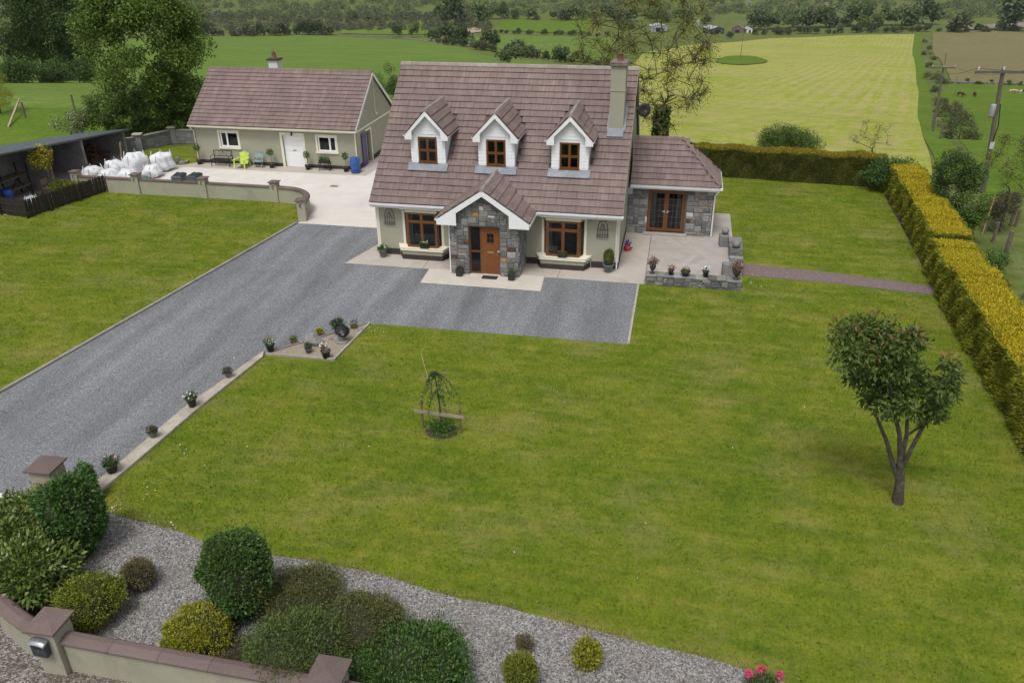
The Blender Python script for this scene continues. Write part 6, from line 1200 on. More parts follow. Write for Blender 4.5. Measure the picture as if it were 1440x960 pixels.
# ---------------------------------------------------------------- trees from clumps of leaves joined by limbs
def limb_path(a, b, rr, bend=.12, n=5):
    d = (b-a).length; o = Vector((rr.uniform(-1, 1), rr.uniform(-1, 1), rr.uniform(0, .8)))*d*bend
    return [a+(b-a)*(k/n)+o*math.sin(math.pi*k/n) for k in range(n+1)]
def clump_tree(name, base, clumps, mats, per, L, W, lab, cat='tree', trunk=.12, fork=None, seed=1, bark=None, group=None, shell=.75, out=.5, droop=.15, twigs=0, lump=.25, ivy=None, limb=1.0, limbs=None, rmin=.012):
    """clumps: list of (centre, radius); trunk to fork, limbs from the fork to each clump"""
    rr = random.Random(seed); base = Vector(base); e = empty(name, base, lab, cat, group); bark = bark or BARK
    fk = Vector(fork) if fork else base+Vector((0, 0, 1)); m = MB(); m.tube([base-Vector((0, 0, .1)), base+(fk-base)*.5+Vector((.02, 0, 0)), fk], [trunk*1.3, trunk, trunk*(.72 if limbs else .9)], 9); m.build('trunk', bark, e, True)
    nodes = [(fk, trunk*.8)]; bm_ = MB()
    for pl in limbs or []:
        pl = [Vector(q) for q in pl]; k = len(pl); bm_.tube(pl, [trunk*((.72 if pl is limbs[1] or len(pl) < 3 else .58)-.4*i/(k-1)) for i in range(k)], 8); nodes += [(q, trunk*(.6-.4*i/(k-1))) for i, q in enumerate(pl) if i]
    if limbs: nodes = nodes[1:]
    for c, r in sorted(clumps, key=lambda q: (Vector(q[0])-fk).length):
        c = Vector(c); bd = min(nodes, key=lambda q: (q[0]-c).length+ (.6*max(0, q[0].z-c.z)) + (0 if q[0].z < c.z else 1)); l = (bd[0]-c).length
        rad = max(rmin, min(bd[1]*.75, (trunk*.16+.018*l)*limb)); pa = limb_path(bd[0], c, rr); bm_.tube(pa, [rad*(1-.55*k/5) for k in range(6)], 6); nodes += [(pa[3], rad*.7), (c, rad*.45)]
        for _ in range(twigs):
            d = Vector((rr.gauss(0, 1), rr.gauss(0, 1), rr.gauss(.2, .8))).normalized()*r*rr.uniform(.6, 1.1); bm_.tube(limb_path(c, c+d, rr, .15, 3), [max(rad*.4, rmin*.6), max(rad*.3, rmin*.5), max(rad*.2, rmin*.4), rmin*.25], 4, False)
    bm_.build('limbs', bark, e, True)
    mats = mats if isinstance(mats, list) else [(mats, 1)]
    for q, (mt, fr) in enumerate(mats):
        PP, NN = [], []
        for k, (c, r) in enumerate(clumps):
            n = max(4, int(per*fr*(r if twigs else r*r))); P_, N_ = blob_points(n, tuple(c), (r, r, r*.85), shell, lump, seed*97+k*7+q); PP.append(P_); NN.append(N_)
        leaf_obj('crown', mt, np.concatenate(PP), np.concatenate(NN), L, W, e, out, droop)
    if ivy:
        h = (fk-base).length; n = 2600; t = RNG.random(n); a = RNG.uniform(0, 6.28, n); r_ = trunk*(1.0+RNG.random(n)*.7); P_ = np.stack([base.x+(fk.x-base.x)*t+np.cos(a)*r_, base.y+np.sin(a)*r_, base.z+h*t], 1); leaf_obj('ivy', L_HAW, P_, np.stack([np.cos(a), np.sin(a), a*0+.2], 1), .18, .14, e, .5)
    return e
rr = random.Random(12)
gt = G(1263, 706); SC_ = PPM(gt)
cl = []
for x, y, r in [(1192, 468, 24), (1218, 462, 26), (1246, 470, 26), (1270, 484, 20), (1196, 498, 28), (1226, 500, 32), (1256, 512, 32), (1284, 520, 24), (1206, 528, 22), (1236, 540, 28), (1266, 548, 28), (1222, 562, 16), (1250, 572, 22), (1292, 480, 14), (1284, 468, 11), (1300, 545, 20), (1334, 512, 14), (1340, 530, 16), (1326, 545, 20), (1338, 556, 12), (1312, 568, 22), (1294, 585, 15), (1322, 584, 12), (1276, 572, 12)]:
    d = rr.uniform(-.75, .75)*(1 if x < 1290 else .7); q = PLN(x, y, 1, gt.y+d); cl.append((q, r/SC_*.84))
T_CH = lm('cherry_leaf', (.03, .05, .012), (.048, .077, .017), (.072, .105, .024), (.09, .12, .03), rough=.45, spec=.25); T_CHR = lm('new_red_leaf', (.16, .075, .03), (.2, .1, .04), (.12, .09, .03))
fk_ = PLN(1266, 648, 1, gt.y)
lpx = lambda pts: [PLN(x, y, 1, gt.y+d) for x, y, d in pts]
LB = [lpx([(1264, 676, 0), (1254, 646, .05), (1246, 618, .1), (1232, 585, .2), (1222, 545, .3), (1208, 505, .3)]), lpx([(1266, 650, 0), (1265, 610, -.1), (1256, 575, -.2), (1250, 530, -.3), (1240, 490, -.2)]), lpx([(1266, 652, .03), (1275, 612, .15), (1276, 580, .25), (1272, 535, .3)]), lpx([(1266, 662, 0), (1284, 626, -.05), (1302, 592, -.15), (1318, 558, -.2), (1332, 528, -.1)])]
cherry = clump_tree('garden_tree', gt, cl, T_CH, 2300, .155, .065, 'small leafy tree with forked trunk standing on the lawn', trunk=.115, fork=fk_, seed=4, limbs=LB, shell=.9, out=.45, droop=.3)
PP, NN = [], []
for c, r in cl[:6]+cl[13:15]+cl[16:18]:
    P_, N_ = blob_points(22, (c[0], c[1], c[2]+r*.4), (r, r, r*.7), .2, .2, int(r*999)); k = P_[:, 2] > c[2]+.2*r; PP.append(P_[k]); NN.append(N_[k])
tag(leaf_obj('new_growth', T_CHR, np.concatenate(PP), unit(np.concatenate(NN)+np.array([0, 0, .7])), .14, .05, cherry, .6), kind='stuff')
# weeping sapling at the stakes
sp = G(621, 606); e = empty('weeping_sapling', sp, 'young weeping tree tied to a leaning cane within the stakes', 'sapling')
MB().tube([sp, sp+Vector((-.01, 0, .85)), sp+Vector((-.08, 0, 1.65)), sp+Vector((-.14, 0, 2.0))], [.035, .03, .022, .015], 7).build('trunk', BARK_D, e, True); m = MB(); PP = []
for q, (dx, h, ex, ez) in enumerate(((-.14, 2.0, .6, 1.2), (-.14, 1.95, .3, 1.1), (-.15, 1.95, -.5, 1.0), (-.14, 1.9, -.38, 1.3), (-.05, 1.4, -.34, .6), (-.04, 1.2, .2, .75), (-.06, 1.6, .14, .9), (-.13, 1.95, -.3, .9), (-.12, 1.9, .12, 1.3))):
    a = sp+Vector((dx, 0, h)); b = sp+Vector((ex, random.uniform(-.2, .2), ez)); mid = (a+b)/2+Vector((0, 0, .4)); pts = [a*(1-t)**2+mid*2*t*(1-t)+b*t*t for t in [k/8 for k in range(9)]]; m.tube(pts, [.016*(1-k/12) for k in range(9)], 5); PP += [np.array(pts[k//6])+RNG.normal(0, .035, 3) for k in range(54)]
m.build('branches', BARK_D, e, True); PP = np.array(PP); leaf_obj('foliage', L_VIB, PP, unit(RNG.normal(size=PP.shape)), .085, .035, e, .4, .5)
MB().tube([sp+Vector((.02, .05, 0)), sp+Vector((-.5, .05, 2.55))], .015, 6).build('cane', simple('pale_cane', (.42, .33, .16), .7, .15, 5, 0), e)
P_, N_ = blob_points(900, (sp.x+.02, sp.y-.02, .16), (.42, .32, .24), .8, .3, 5); P_[:, 2] = np.maximum(P_[:, 2], .02); leaf_obj('underplanting', L_BRIGHT, P_, N_, .08, .04, e, .5)
sheet('sapling_bed', [(sp.x+.5*math.cos(a), sp.y-.05+.36*math.sin(a)) for a in [k*6.2832/18 for k in range(18)]], .006, SOIL)
# ---------------------------------------------------------------- hedges
H_TOP = lm('lit_golden_conifer_tip', (.25, .22, .012), (.36, .3, .016), (.45, .36, .024)); H_SIDE = lm('shaded_olive_conifer_leaf', (.115, .14, .014), (.175, .19, .016), (.265, .255, .018), patch=(.125, .145, .014), pscale=1.3); H_BACK = lm('shaded_dark_gold_conifer_leaf', (.065, .075, .012), (.105, .11, .012), (.19, .165, .016), patch=(.055, .075, .012), pscale=1.2)  # tips truly golder; top light and side shade also put into these colours
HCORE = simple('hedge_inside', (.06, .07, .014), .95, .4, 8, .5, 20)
def hedge(path, w, H, side, top, lab, dens=420, seed=1):
    """clipped conifer hedge along a path: dense inside plus sprays on every face"""
    path = [Vector(p) for p in path]; e = empty('hedge', (path[0].x, path[0].y, 0), lab, 'hedge'); pts = resample(path, .5); rg = np.random.default_rng(seed)
    a, b = offs(pts, w/2-.08), offs(pts, -w/2+.08); n = len(pts); V_ = []; hh = [H+.05*math.sin(i*.9+seed)+rg.normal(0, .02) for i in range(n)]
    V_ = [(*p, 0) for p in a]+[(*p, 0) for p in b]+[(*(a[i]*.93+b[i]*.07), hh[i]-.1) for i in range(n)]+[(*(b[i]*.93+a[i]*.07), hh[i]-.1) for i in range(n)]; F_ = []
    for i in range(n-1): F_ += [(i+1, i, 2*n+i, 2*n+i+1), (n+i, n+i+1, 3*n+i+1, 3*n+i), (2*n+i, 3*n+i, 3*n+i+1, 2*n+i+1)]
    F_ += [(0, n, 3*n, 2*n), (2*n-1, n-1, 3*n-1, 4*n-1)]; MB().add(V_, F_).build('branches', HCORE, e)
    L = sum((pts[i+1]-pts[i]).length for i in range(n-1)); A = np.array([tuple(p) for p in pts])
    def at(s): f = s/L*(n-1); i = np.minimum(f.astype(int), n-2); k = (f-i)[:, None]; q = A[i]*(1-k)+A[i+1]*k; t = A[i+1]-A[i]; t = t/np.linalg.norm(t, axis=1, keepdims=True); return q, np.stack([-t[:, 1], t[:, 0]], 1), np.array(hh)[i]
    wav = lambda s, z: .05*np.sin(s*2.1+z*3)+.04*np.sin(s*5.3-z*4)+.03*np.sin(s*.8)
    PP, NN = [], []
    for sg in (1, -1):
        m_ = int(L*H*dens); s = rg.random(m_)*L; z = rg.random(m_)**.85; q, nr, h = at(s); dep = w/2+wav(s, z*H)-.07*rg.random(m_)-.06*z; PP.append(np.concatenate([q+nr*(sg*dep)[:, None], (z*h)[:, None]], 1)); NN.append(np.concatenate([nr*sg, np.full((m_, 1), .5)], 1))
    for s_end, sg in ((0, -1), (L, 1)):
        m_ = int(w*H*dens); z = rg.random(m_); s = np.full(m_, float(s_end)); q, nr, h = at(np.clip(s, 0, L-1e-6)); t = np.stack([nr[:, 1], -nr[:, 0]], 1); PP.append(np.concatenate([q+nr*(rg.uniform(-w/2, w/2, m_))[:, None]+t*sg*(.05*rg.random(m_))[:, None], (z*h)[:, None]], 1)); NN.append(np.concatenate([t*sg, np.full((m_, 1), .4)], 1))
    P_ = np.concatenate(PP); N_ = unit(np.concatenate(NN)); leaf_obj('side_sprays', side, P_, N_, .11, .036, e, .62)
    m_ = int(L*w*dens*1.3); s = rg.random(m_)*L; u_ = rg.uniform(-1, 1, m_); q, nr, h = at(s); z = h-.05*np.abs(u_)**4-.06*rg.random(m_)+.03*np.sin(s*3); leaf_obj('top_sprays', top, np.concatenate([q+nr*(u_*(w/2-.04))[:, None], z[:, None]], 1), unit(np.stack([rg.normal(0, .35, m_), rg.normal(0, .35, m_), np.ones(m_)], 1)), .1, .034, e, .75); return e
hedge([(9.5, 16.1), (15, 15.7), (24.0, 14.9)], 1.3, 1.6, H_BACK, lm('lit_gold_flushed_tip', (.1, .1, .012), (.2, .165, .014), (.3, .23, .02)), 'long clipped dark gold hedge between garden and hay field', 800, 3)  # back hedge tips: real gold flush, plus light from above painted in
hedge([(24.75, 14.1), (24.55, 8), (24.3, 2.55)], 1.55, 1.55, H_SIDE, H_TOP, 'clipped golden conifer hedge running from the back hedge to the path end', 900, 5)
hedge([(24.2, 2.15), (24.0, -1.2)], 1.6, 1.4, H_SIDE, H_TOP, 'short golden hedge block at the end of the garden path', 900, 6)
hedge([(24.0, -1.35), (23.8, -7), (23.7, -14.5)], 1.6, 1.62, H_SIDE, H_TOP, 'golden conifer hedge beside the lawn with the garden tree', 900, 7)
P_ = []; 
# ---------------------------------------------------------------- bushes and trees beyond the garden
L_HAW = lm('hawthorn_leaf', (.028, .055, .012), (.045, .08, .016), (.07, .11, .024)); L_ASH = lm('young_ash_leaf', (.12, .15, .018), (.175, .2, .022), (.23, .235, .032), trans=.4); L_OAKY = lm('spring_green_leaf', (.045, .085, .012), (.07, .12, .016), (.105, .15, .024)); L_DARK = lm('dark_tree_leaf', (.02, .044, .012), (.034, .066, .015), (.052, .09, .02)); L_GORSE = lm('gorse_leaf', (.03, .045, .016), (.05, .062, .02), (.08, .075, .025)); L_BRAM = lm('bramble_leaf', (.06, .05, .03), (.08, .07, .04), (.06, .075, .03)); L_BLOS = lm('may_blossom', (.3, .29, .22), (.4, .38, .3), (.12, .14, .05))
def rand_clumps(c, r, n, cr, seed, low=-.7, surf=.55):
    rr = random.Random(seed); o = []
    while len(o) < n:
        d = Vector((rr.gauss(0, 1), rr.gauss(0, 1), rr.gauss(0, 1))).normalized()
        if d.z < low: continue
        k = rr.uniform(surf, 1); o.append((Vector((c[0]+d.x*r[0]*k, c[1]+d.y*r[1]*k, c[2]+d.z*r[2]*k)), cr*rr.uniform(.7, 1.3)))
    return o
def tree_px(name, bx, by, x0, y0, x1, y1, mats, ncl, crk, per, L, W, lab, depth=1.0, seed=1, base=None, low=-.7, **k):
    """tree whose trunk meets the land at (bx,by) and whose crown fills the box; distance from the foot"""
    b = base or GT(bx, by); s = PPM(b); th = math.atan2(CAM.z-b.z, (b-CAM).xy.length); c = PLN((x0+x1)/2, (y0+y1)/2, 1, b.y); rx = (x1-x0)/2/s; rz_ = (y1-y0)/2/s/math.cos(th)
    return clump_tree(name, b, rand_clumps(c, (rx*.85, rx*depth*.85, rz_*.85), ncl, rx*crk, seed, low), mats, per, L, W, lab, seed=seed, fork=b+(c-b)*(.45 if by > y1-6 else .5), **k)
gl = 'trees at the meadow'
bB = Vector((*GT(196, 196).xy, 0)); bB.z = float(TZ(bB.x, bB.y))
tree_px('tall_ash', 196, 196, 108, -70, 284, 172, [(L_OAKY, 1)], 80, .2, 620, .2, .1, 'tall spring green ash with ivy clad trunk behind the block wall', seed=31, trunk=.3, base=bB, low=-.85, group=gl, ivy=True, shell=.9, bark=BARK_D)
tree_px('broad_tree', 240, 188, 205, 62, 286, 186, [(L_HAW, .7), (L_OAKY, .4)], 34, .28, 620, .17, .085, 'bushy green tree beside the garage gable', seed=33, trunk=.16, group=gl, shell=.9, low=-.95)
tree_px('thicket_tree', 150, 190, 118, 110, 195, 194, [(L_OAKY, .5), (L_HAW, .6)], 26, .28, 620, .16, .08, 'leafy thicket tree at the foot of the tall ash', seed=35, trunk=.12, group=gl, shell=.9, low=-.95)
for bx, x0, x1, y0, sd_, lab in ((18, -60, 62, -80, 41, 'dark broadleaf tree at the outer end of the meadow tree row'), (62, 10, 108, -60, 42, 'dark broadleaf tree in the middle of the meadow tree row'), (100, 62, 140, -40, 43, 'dark broadleaf tree next to the tall ash')):
    tree_px('dark_tree', bx, 113, x0, y0, x1, 112, [(L_DARK, .8), (L_HAW, .35)], 70, .24, 60, .42, .25, lab, seed=sd_, trunk=.5, group=gl, shell=.9, bark=BARK_D, low=-1)
for x, w_, sd_, lab in ((20, 74, 81, 'dark undergrowth bush at the feet of the meadow tree row end'), (72, 62, 82, 'dark undergrowth bush below the middle meadow tree'), (112, 50, 83, 'green undergrowth bush between tree row and tall ash')): tree_px('undergrowth_bush', x, 117, x-w_/2, 84, x+w_/2, 117, [(L_DARK, .6), (L_HAW, .5)], 26, .3, 120, .3, .18, lab, seed=sd_, trunk=.1, low=-1)
for x, x0, x1, y0, sd_, lab in ((172, 140, 208, 128, 91, 'dense green bush below the tall ash beside the block wall'), (222, 190, 262, 120, 92, 'dense green bush under the tall ash behind the block wall corner'), (268, 240, 292, 118, 93, 'dense green bush touching the garage eaves')): tree_px('dense_bush', x, 196, x0, y0, x1, 196, [(L_HAW, .6), (L_OAKY, .5)], 30, .28, 700, .15, .08, lab, seed=sd_, trunk=.08, low=-1, group='bushes behind the block wall')
tree_px('hawthorn_bush', 100, 196, 72, 152, 128, 194, [(L_OAKY, .8), (L_BLOS, .35)], 18, .33, 1300, .1, .055, 'hawthorn bush with cream blossom behind the woodshed', seed=45, trunk=.08, low=-.9)
tree_px('willow_bush', 0, 160, -28, 95, 16, 158, [(L_ASH, 1)], 16, .35, 900, .1, .055, 'yellow green bush at the meadow edge', seed=46, trunk=.08, low=-.9)
tree_px('small_bush', 545, 142, 526, 92, 572, 140, [(L_HAW, 1)], 16, .35, 1000, .11, .06, 'dark green bush between garage gable and house', seed=47, trunk=.08, low=-.95, base=Vector((*G(545, 152).xy, float(TZ(*G(545, 152).xy)))))
# bare ash behind the house, twigs and sparse young leaves
ab = Vector((11.6, 17.2, 0)); cl = []
rr = random.Random(77)
for q in range(230):
    x, y = rr.uniform(812, 1006), rr.uniform(-45, 186)
    ex = (x-908)/98; ey = (y-70)/118
    if ex*ex+ey*ey > 1 or (x < 880 and y > 95): continue
    p = PLN(x, y, 1, ab.y+rr.uniform(-2.6, 2.6)); cl.append((p, rr.uniform(.55, 1.0)))
clump_tree('ash_tree', ab, cl, L_ASH, 80, .13, .06, 'half bare ash tree with young yellow green leaves behind the extension', trunk=.26, fork=PLN(932, 150, 1, ab.y), seed=9, bark=simple('olive_bark', (.075, .068, .04), .9, .3, 5, .4, 20), shell=.95, twigs=10, droop=.4, ivy=True, limb=3.0, rmin=.03)
o = MB().tube([(0, 0, 0), (0, 0, 1.1)], .16, 10).build('gate_post', FW, None); o.location = (14.0, 15.0, 0); o.location = Vector((*PLN(951, 188, 1, 16.9).xy, 0)); o.scale = (1, 1, 1.6); tag(o, 'stout weathered post under the bare ash', 'post')
tree_px('round_bush', 1105, 224, 1060, 178, 1152, 222, [(L_HAW, .8), (L_OAKY, .3)], 34, .28, 1500, .09, .045, 'round green bush growing behind the back hedge', seed=51, trunk=.1, low=-.9, depth=.8)
tree_px('bare_sapling', 1226, 224, 1192, 165, 1262, 218, [(L_ASH, 1)], 30, .2, 60, .07, .035, 'sparse twiggy saplings behind the back hedge', seed=52, trunk=.05, twigs=6, low=-.6)
tree_px('ivy_clump', 1240, 262, 1215, 224, 1296, 262, [(L_BOX, 1)], 30, .28, 1600, .09, .06, 'dark ivy clump where the two hedges meet', seed=53, trunk=.06, low=-.9, base=G(1243, 268), depth=.6)
tree_px('hawthorn_tree', 1345, 300, 1304, 206, 1380, 290, [(L_HAW, 1)], 44, .26, 1700, .1, .06, 'dense dark hawthorn behind the golden hedge', seed=54, trunk=.12, low=-.95, base=G(1348, 318))
tree_px('elder_bush', 1362, 330, 1340, 258, 1392, 332, [(L_OAKY, .8), (L_HAW, .3)], 30, .28, 1700, .1, .06, 'lighter green elder in front of the utility pole', seed=55, trunk=.09, low=-.95, base=G(1366, 345))
tree_px('twiggy_thorn', 1412, 300, 1376, 180, 1475, 285, [(L_ASH, .6), (L_HAW, .4)], 46, .2, 220, .08, .04, 'thin twiggy thorn tree at the pasture fence', seed=56, trunk=.09, twigs=7, low=-.8, base=G(1408, 312))
tree_px('bramble', 1405, 318, 1384, 262, 1436, 316, [(L_BRAM, 1)], 24, .3, 600, .08, .045, 'brown bramble tangle below the twiggy thorn', seed=57, trunk=.05, low=-.95, twigs=3, base=G(1406, 325))
tree_px('nettle_patch', 1400, 380, 1372, 345, 1424, 385, [(L_BRIGHT, .6), (L_OAKY, .5)], 26, .25, 1600, .08, .045, 'rank green nettle growth behind the hedge step', seed=58, trunk=.02, low=-.9)
# overgrown field boundary
BND = [(1300, 60), (1302, 78), (1305, 95), (1309, 112), (1315, 130), (1321, 148), (1330, 165), (1336, 180), (1348, 195), (1341, 158), (1326, 118), (1352, 178), (1312, 85), (1306, 70)]
L_SCR = lm('scrub_leaf', (.05, .06, .025), (.085, .09, .04), (.13, .115, .06)); rr = random.Random(8)
for q, (x, y) in enumerate(BND):
    b = GT(x, y); s = PPM(b); r_ = rr.uniform(.9, 1.5)*(1+.012*(200-y)*.6); e = clump_tree('boundary_scrub', b, rand_clumps((b.x, b.y, b.z+r_*.5), (r_*1.2, r_, r_*.6), 12, r_*.4, 60+q, -1), [(L_SCR, .7), (L_HAW if q % 3 else L_BRAM, .5)], 330/r_, .13*r_, .065*r_, 'scrubby thorn growth in the overgrown field boundary', cat='bush', trunk=.05, seed=60+q, twigs=2, group='scrub along the field boundary')
# ---------------------------------------------------------------- far hedges, trees and woods
def far_mesh(name, mat, seed, n=420, asp=1.0, nl=17):
    n = int(n*1.9)
    rr = random.Random(seed); cl = rand_clumps((0, 0, .52*asp), (.38, .38, .38*asp), nl, .16, seed, -.75, .3); PP, NN = [], []
    for k, (c, r) in enumerate(cl): P_, N_ = blob_points(n//nl, tuple(c), (r, r, r*.85), .55, .25, seed*31+k); PP.append(P_); NN.append(N_)
    V, F_ = leaf_quads(np.concatenate(PP), np.concatenate(NN), .1, .075, .35); V[:, 2] = np.maximum(V[:, 2], 0); return npmesh(name, V, F_, mat)
FM = {k: [far_mesh('tree', mt, 200+i*7+q, asp=a, n=n_) for q in range(3)] for i, (k, mt, a, n_) in enumerate((('oak', lm('far_oak', (.05, .08, .028), (.07, .105, .034), (.09, .125, .044)), 1.0, 480), ('dark', lm('far_dark', (.032, .052, .022), (.046, .07, .028), (.062, .085, .036)), .8, 420), ('gorse', lm('far_gorse', (.045, .058, .028), (.065, .075, .036), (.09, .088, .048)), .6, 360), ('light', lm('far_light', (.07, .1, .03), (.1, .13, .035), (.13, .15, .05)), 1.0, 440), ('blossom', lm('far_blossom', (.1, .12, .06), (.3, .3, .24), (.42, .41, .36)), .8, 360)))}
def far_tree(px, py, w, kind, lab, name='far_tree', cat='tree', group=None, k=0):
    b = GT(px, py); s = w/PPM(b); o = link(name, FM[kind][k % 3]); o.location = b-Vector((0, 0, .02*s)); o.scale = (s, s, s*random.uniform(.9, 1.15)); o.rotation_euler = (0, 0, random.uniform(0, 6.3)); return tag(o, lab, cat, group)
random.seed(5)
# bushes one can tell apart
SINGLE = [(558, 53, 22, 'dark', 'lone dark bush at the top wall of the pasture'), (583, 53, 20, 'light', 'olive bush next to the lone dark bush on pasture wall'), (690, 70, 32, 'dark', 'pointed dark bush below the sheep field'), (628, 63, 40, 'dark', 'dark gorse clump at the pasture corner'), (650, 65, 34, 'dark', 'second gorse clump at the pasture corner'), (728, 77, 30, 'gorse', 'gorse bush in the hedge below the sheep'), (745, 80, 26, 'gorse', 'low gorse beside the hedge bush below the sheep'), (790, 88, 26, 'oak', 'round green bush near the ridge of house'), (812, 87, 28, 'gorse', 'twiggy brown bush beside the bare ash'), (708, 92, 26, 'oak', 'green bush above the house ridge'), (732, 93, 34, 'oak', 'larger green bush above the house ridge'), (635, 36, 52, 'dark', 'big dark round tree beyond the sandy clearing'), (677, 38, 36, 'oak', 'green tree beside the sandy clearing'), (1115, 44, 30, 'oak', 'round tree beyond the top of hay field'), (1213, 43, 24, 'light', 'pale round bush at the top hedge of hay field'), (1232, 43, 22, 'light', 'second pale bush at the top hedge of hay field'), (1275, 42, 40, 'oak', 'tall green tree near the corner of the dry field'), (1300, 34, 44, 'dark', 'large dark tree beyond the dry field corner'), (1160, 13, 12, 'blossom', 'white blossoming hawthorn on the far slope'), (1053, 10, 10, 'blossom', 'small white blossoming bush high on the far slope'), (1345, 46, 40, 'gorse', 'gorse bank above the bare scarp'), (1425, 44, 60, 'dark', 'dark gorse mass beside the bare scarp'), (1026, 54, 13, 'dark', 'small round bush by the far farm lane'), (355, 52, 20, 'gorse', 'low gorse bush at the edge of pasture top'), (330, 52, 18, 'gorse', 'small gorse bush in the pasture top hedge'), (880, 52, 30, 'oak', 'green tree in front of the pale farm shed')]
for q, (x, y, w_, k, lab) in enumerate(SINGLE): far_tree(x, y, w_, k, lab, 'far_tree' if w_ > 24 else 'far_bush', 'tree' if w_ > 24 else 'bush', None, q)
def row(pts, step, w, kinds, lab, group, name='hedge_bush', cat='bush'):
    for (a, b) in zip(pts, pts[1:]):
        n = max(1, int(math.hypot(b[0]-a[0], b[1]-a[1])/step))
        for q in range(n):
            t = (q+random.random()*.8)/n; far_tree(a[0]+(b[0]-a[0])*t, a[1]+(b[1]-a[1])*t+random.uniform(-.6, .6), w*random.uniform(.6, 1.4), random.choice(kinds), lab, name, cat, group, random.randrange(3))
row([(250, 50), (330, 51), (470, 49)], 9, 19, ['gorse', 'dark'], 'dark gorse bush in the band above the pasture', 'gorse band above the pasture')
row([(600, 58), (690, 73), (760, 84), (860, 96)], 13, 16, ['gorse', 'dark'], 'low bush in the sloping hedge under the sheep field', 'hedge under the sheep field')
row([(690, 47), (860, 52)], 9, 9, ['dark', 'gorse'], 'low bush in the hedge between the far green fields', 'hedge between the far fields')
row([(1060, 50), (1180, 47), (1290, 45), (1440, 45)], 12, 14, ['gorse', 'dark'], 'low hedge bush at the top of the hay field', 'top hedge of the hay field')
row([(1060, 42), (1180, 38), (1290, 36)], 13, 27, ['oak', 'oak', 'dark', 'gorse'], 'rounded tree in the belt above the hay field', 'tree belt above the hay field', 'far_tree', 'tree')
row([(1340, 118), (1440, 121)], 12, 7, ['gorse', 'light'], 'small plant along the wall above the cows', 'growth on the cow field wall')
row([(690, 28), (860, 30), (1000, 34)], 15, 22, ['oak', 'light', 'gorse'], 'tree in the far belt behind the lush field', 'tree belt behind the lush field', 'far_tree', 'tree')
row([(480, 31), (560, 30), (640, 28)], 15, 15, ['gorse', 'oak'], 'tree at the back of the rough meadow', 'trees behind the rough meadow', 'far_tree', 'tree')
# rubble field walls
for nm, pts, lab in (('field_wall', [(1335, 118), (1385, 119), (1445, 121)], 'grey dry stone wall between cow pasture and dry field'), ('field_wall', [(480, 49), (560, 53), (650, 60)], 'pale tumbled stone wall along the pasture top')):
    a = GT(*pts[0]); e = empty(nm, a, lab, 'stone wall'); rr = random.Random(3); V_ = []; F_ = []
    for p, q in zip(pts, pts[1:]):
        A_, B_ = GT(*p), GT(*q); n = int((B_-A_).length/.5)
        for k in range(n):
            c = A_+(B_-A_)*(k/n); c.z = float(TZ(c.x, c.y))
            for z in (0, .4): me = stone_block(rr.randrange(8), STONE); m0 = len(V_); V_ += [Vector((c.x+v.co.x*.55+rr.uniform(-.05, .05), c.y+v.co.y*.5, c.z+.2+z+v.co.z*.42)) for v in me.vertices]; F_ += [tuple(t+m0 for t in f.vertices) for f in me.polygons]
    tag(MB().add(V_, F_).build('stones', STONE, e), kind='stuff')
scarp = field('bare_scarp', gt2((1345, 44), (1400, 42), (1440, 40), (1440, 33), (1400, 35), (1352, 39)), simple('bare_scarp_soil', (.2, .165, .14), .95, .35, .15, .5, 2), .5)
# woods: the mass that nobody could count
def woods(name, box, n, kinds, w, seed, mat, qn=150):
    rg = random.Random(seed); PP = []; t0 = []
    base = {k: None for k in kinds}; V_, F_ = [], []
    qn = 70
    cl = [leaf_quads(*blob_points(qn, (0, 0, .42), (.5, .5, .45), .6, .35, seed+q), .19, .15, .35)[0] for q in range(5)]
    for _ in range(n):
        x = rg.uniform(box[0], box[2]); y = rg.uniform(box[1], box[3]); b = GT(x, y)
        if (b-CAM).length > 2600 or (name == 'far_wood' and math.sin(x*.021+3*math.sin(y*.3))+math.sin(x*.05+y*.4) < -.45): continue
        s = w/PPM(b)*rg.uniform(.6, 1.4); s = min(max(s, 2.2), 9); v = cl[rg.randrange(5)]*np.array([s, s, s*rg.uniform(.7, 1.1)]); a = rg.uniform(0, 6.3); v = v@np.array([[math.cos(a), math.sin(a), 0], [-math.sin(a), math.cos(a), 0], [0, 0, 1]])+np.array(b); V_.append(v)
    V = np.concatenate(V_); F_ = np.arange(len(V)).reshape(-1, 4); return tag(link(name, npmesh(name, V, F_, mat)), {'far_wood': 'far mixed wood and scrub covering the valley beyond the fields', 'far_gorse': 'far gorse and heath scrub among the valley fields'}[name], 'woodland', None, 'stuff')
woods('far_wood', (-60, -14, 1500, 28), 3200, [0], 11, 5, lm('wood_mass', (.05, .072, .032), (.07, .095, .04), (.09, .115, .05), (.115, .13, .064), patch=(.12, .15, .07), pscale=.012))
woods('far_gorse', (230, 22, 690, 44), 800, [0], 8, 6, lm('gorse_mass', (.05, .06, .032), (.072, .08, .042), (.1, .098, .06)), 110)
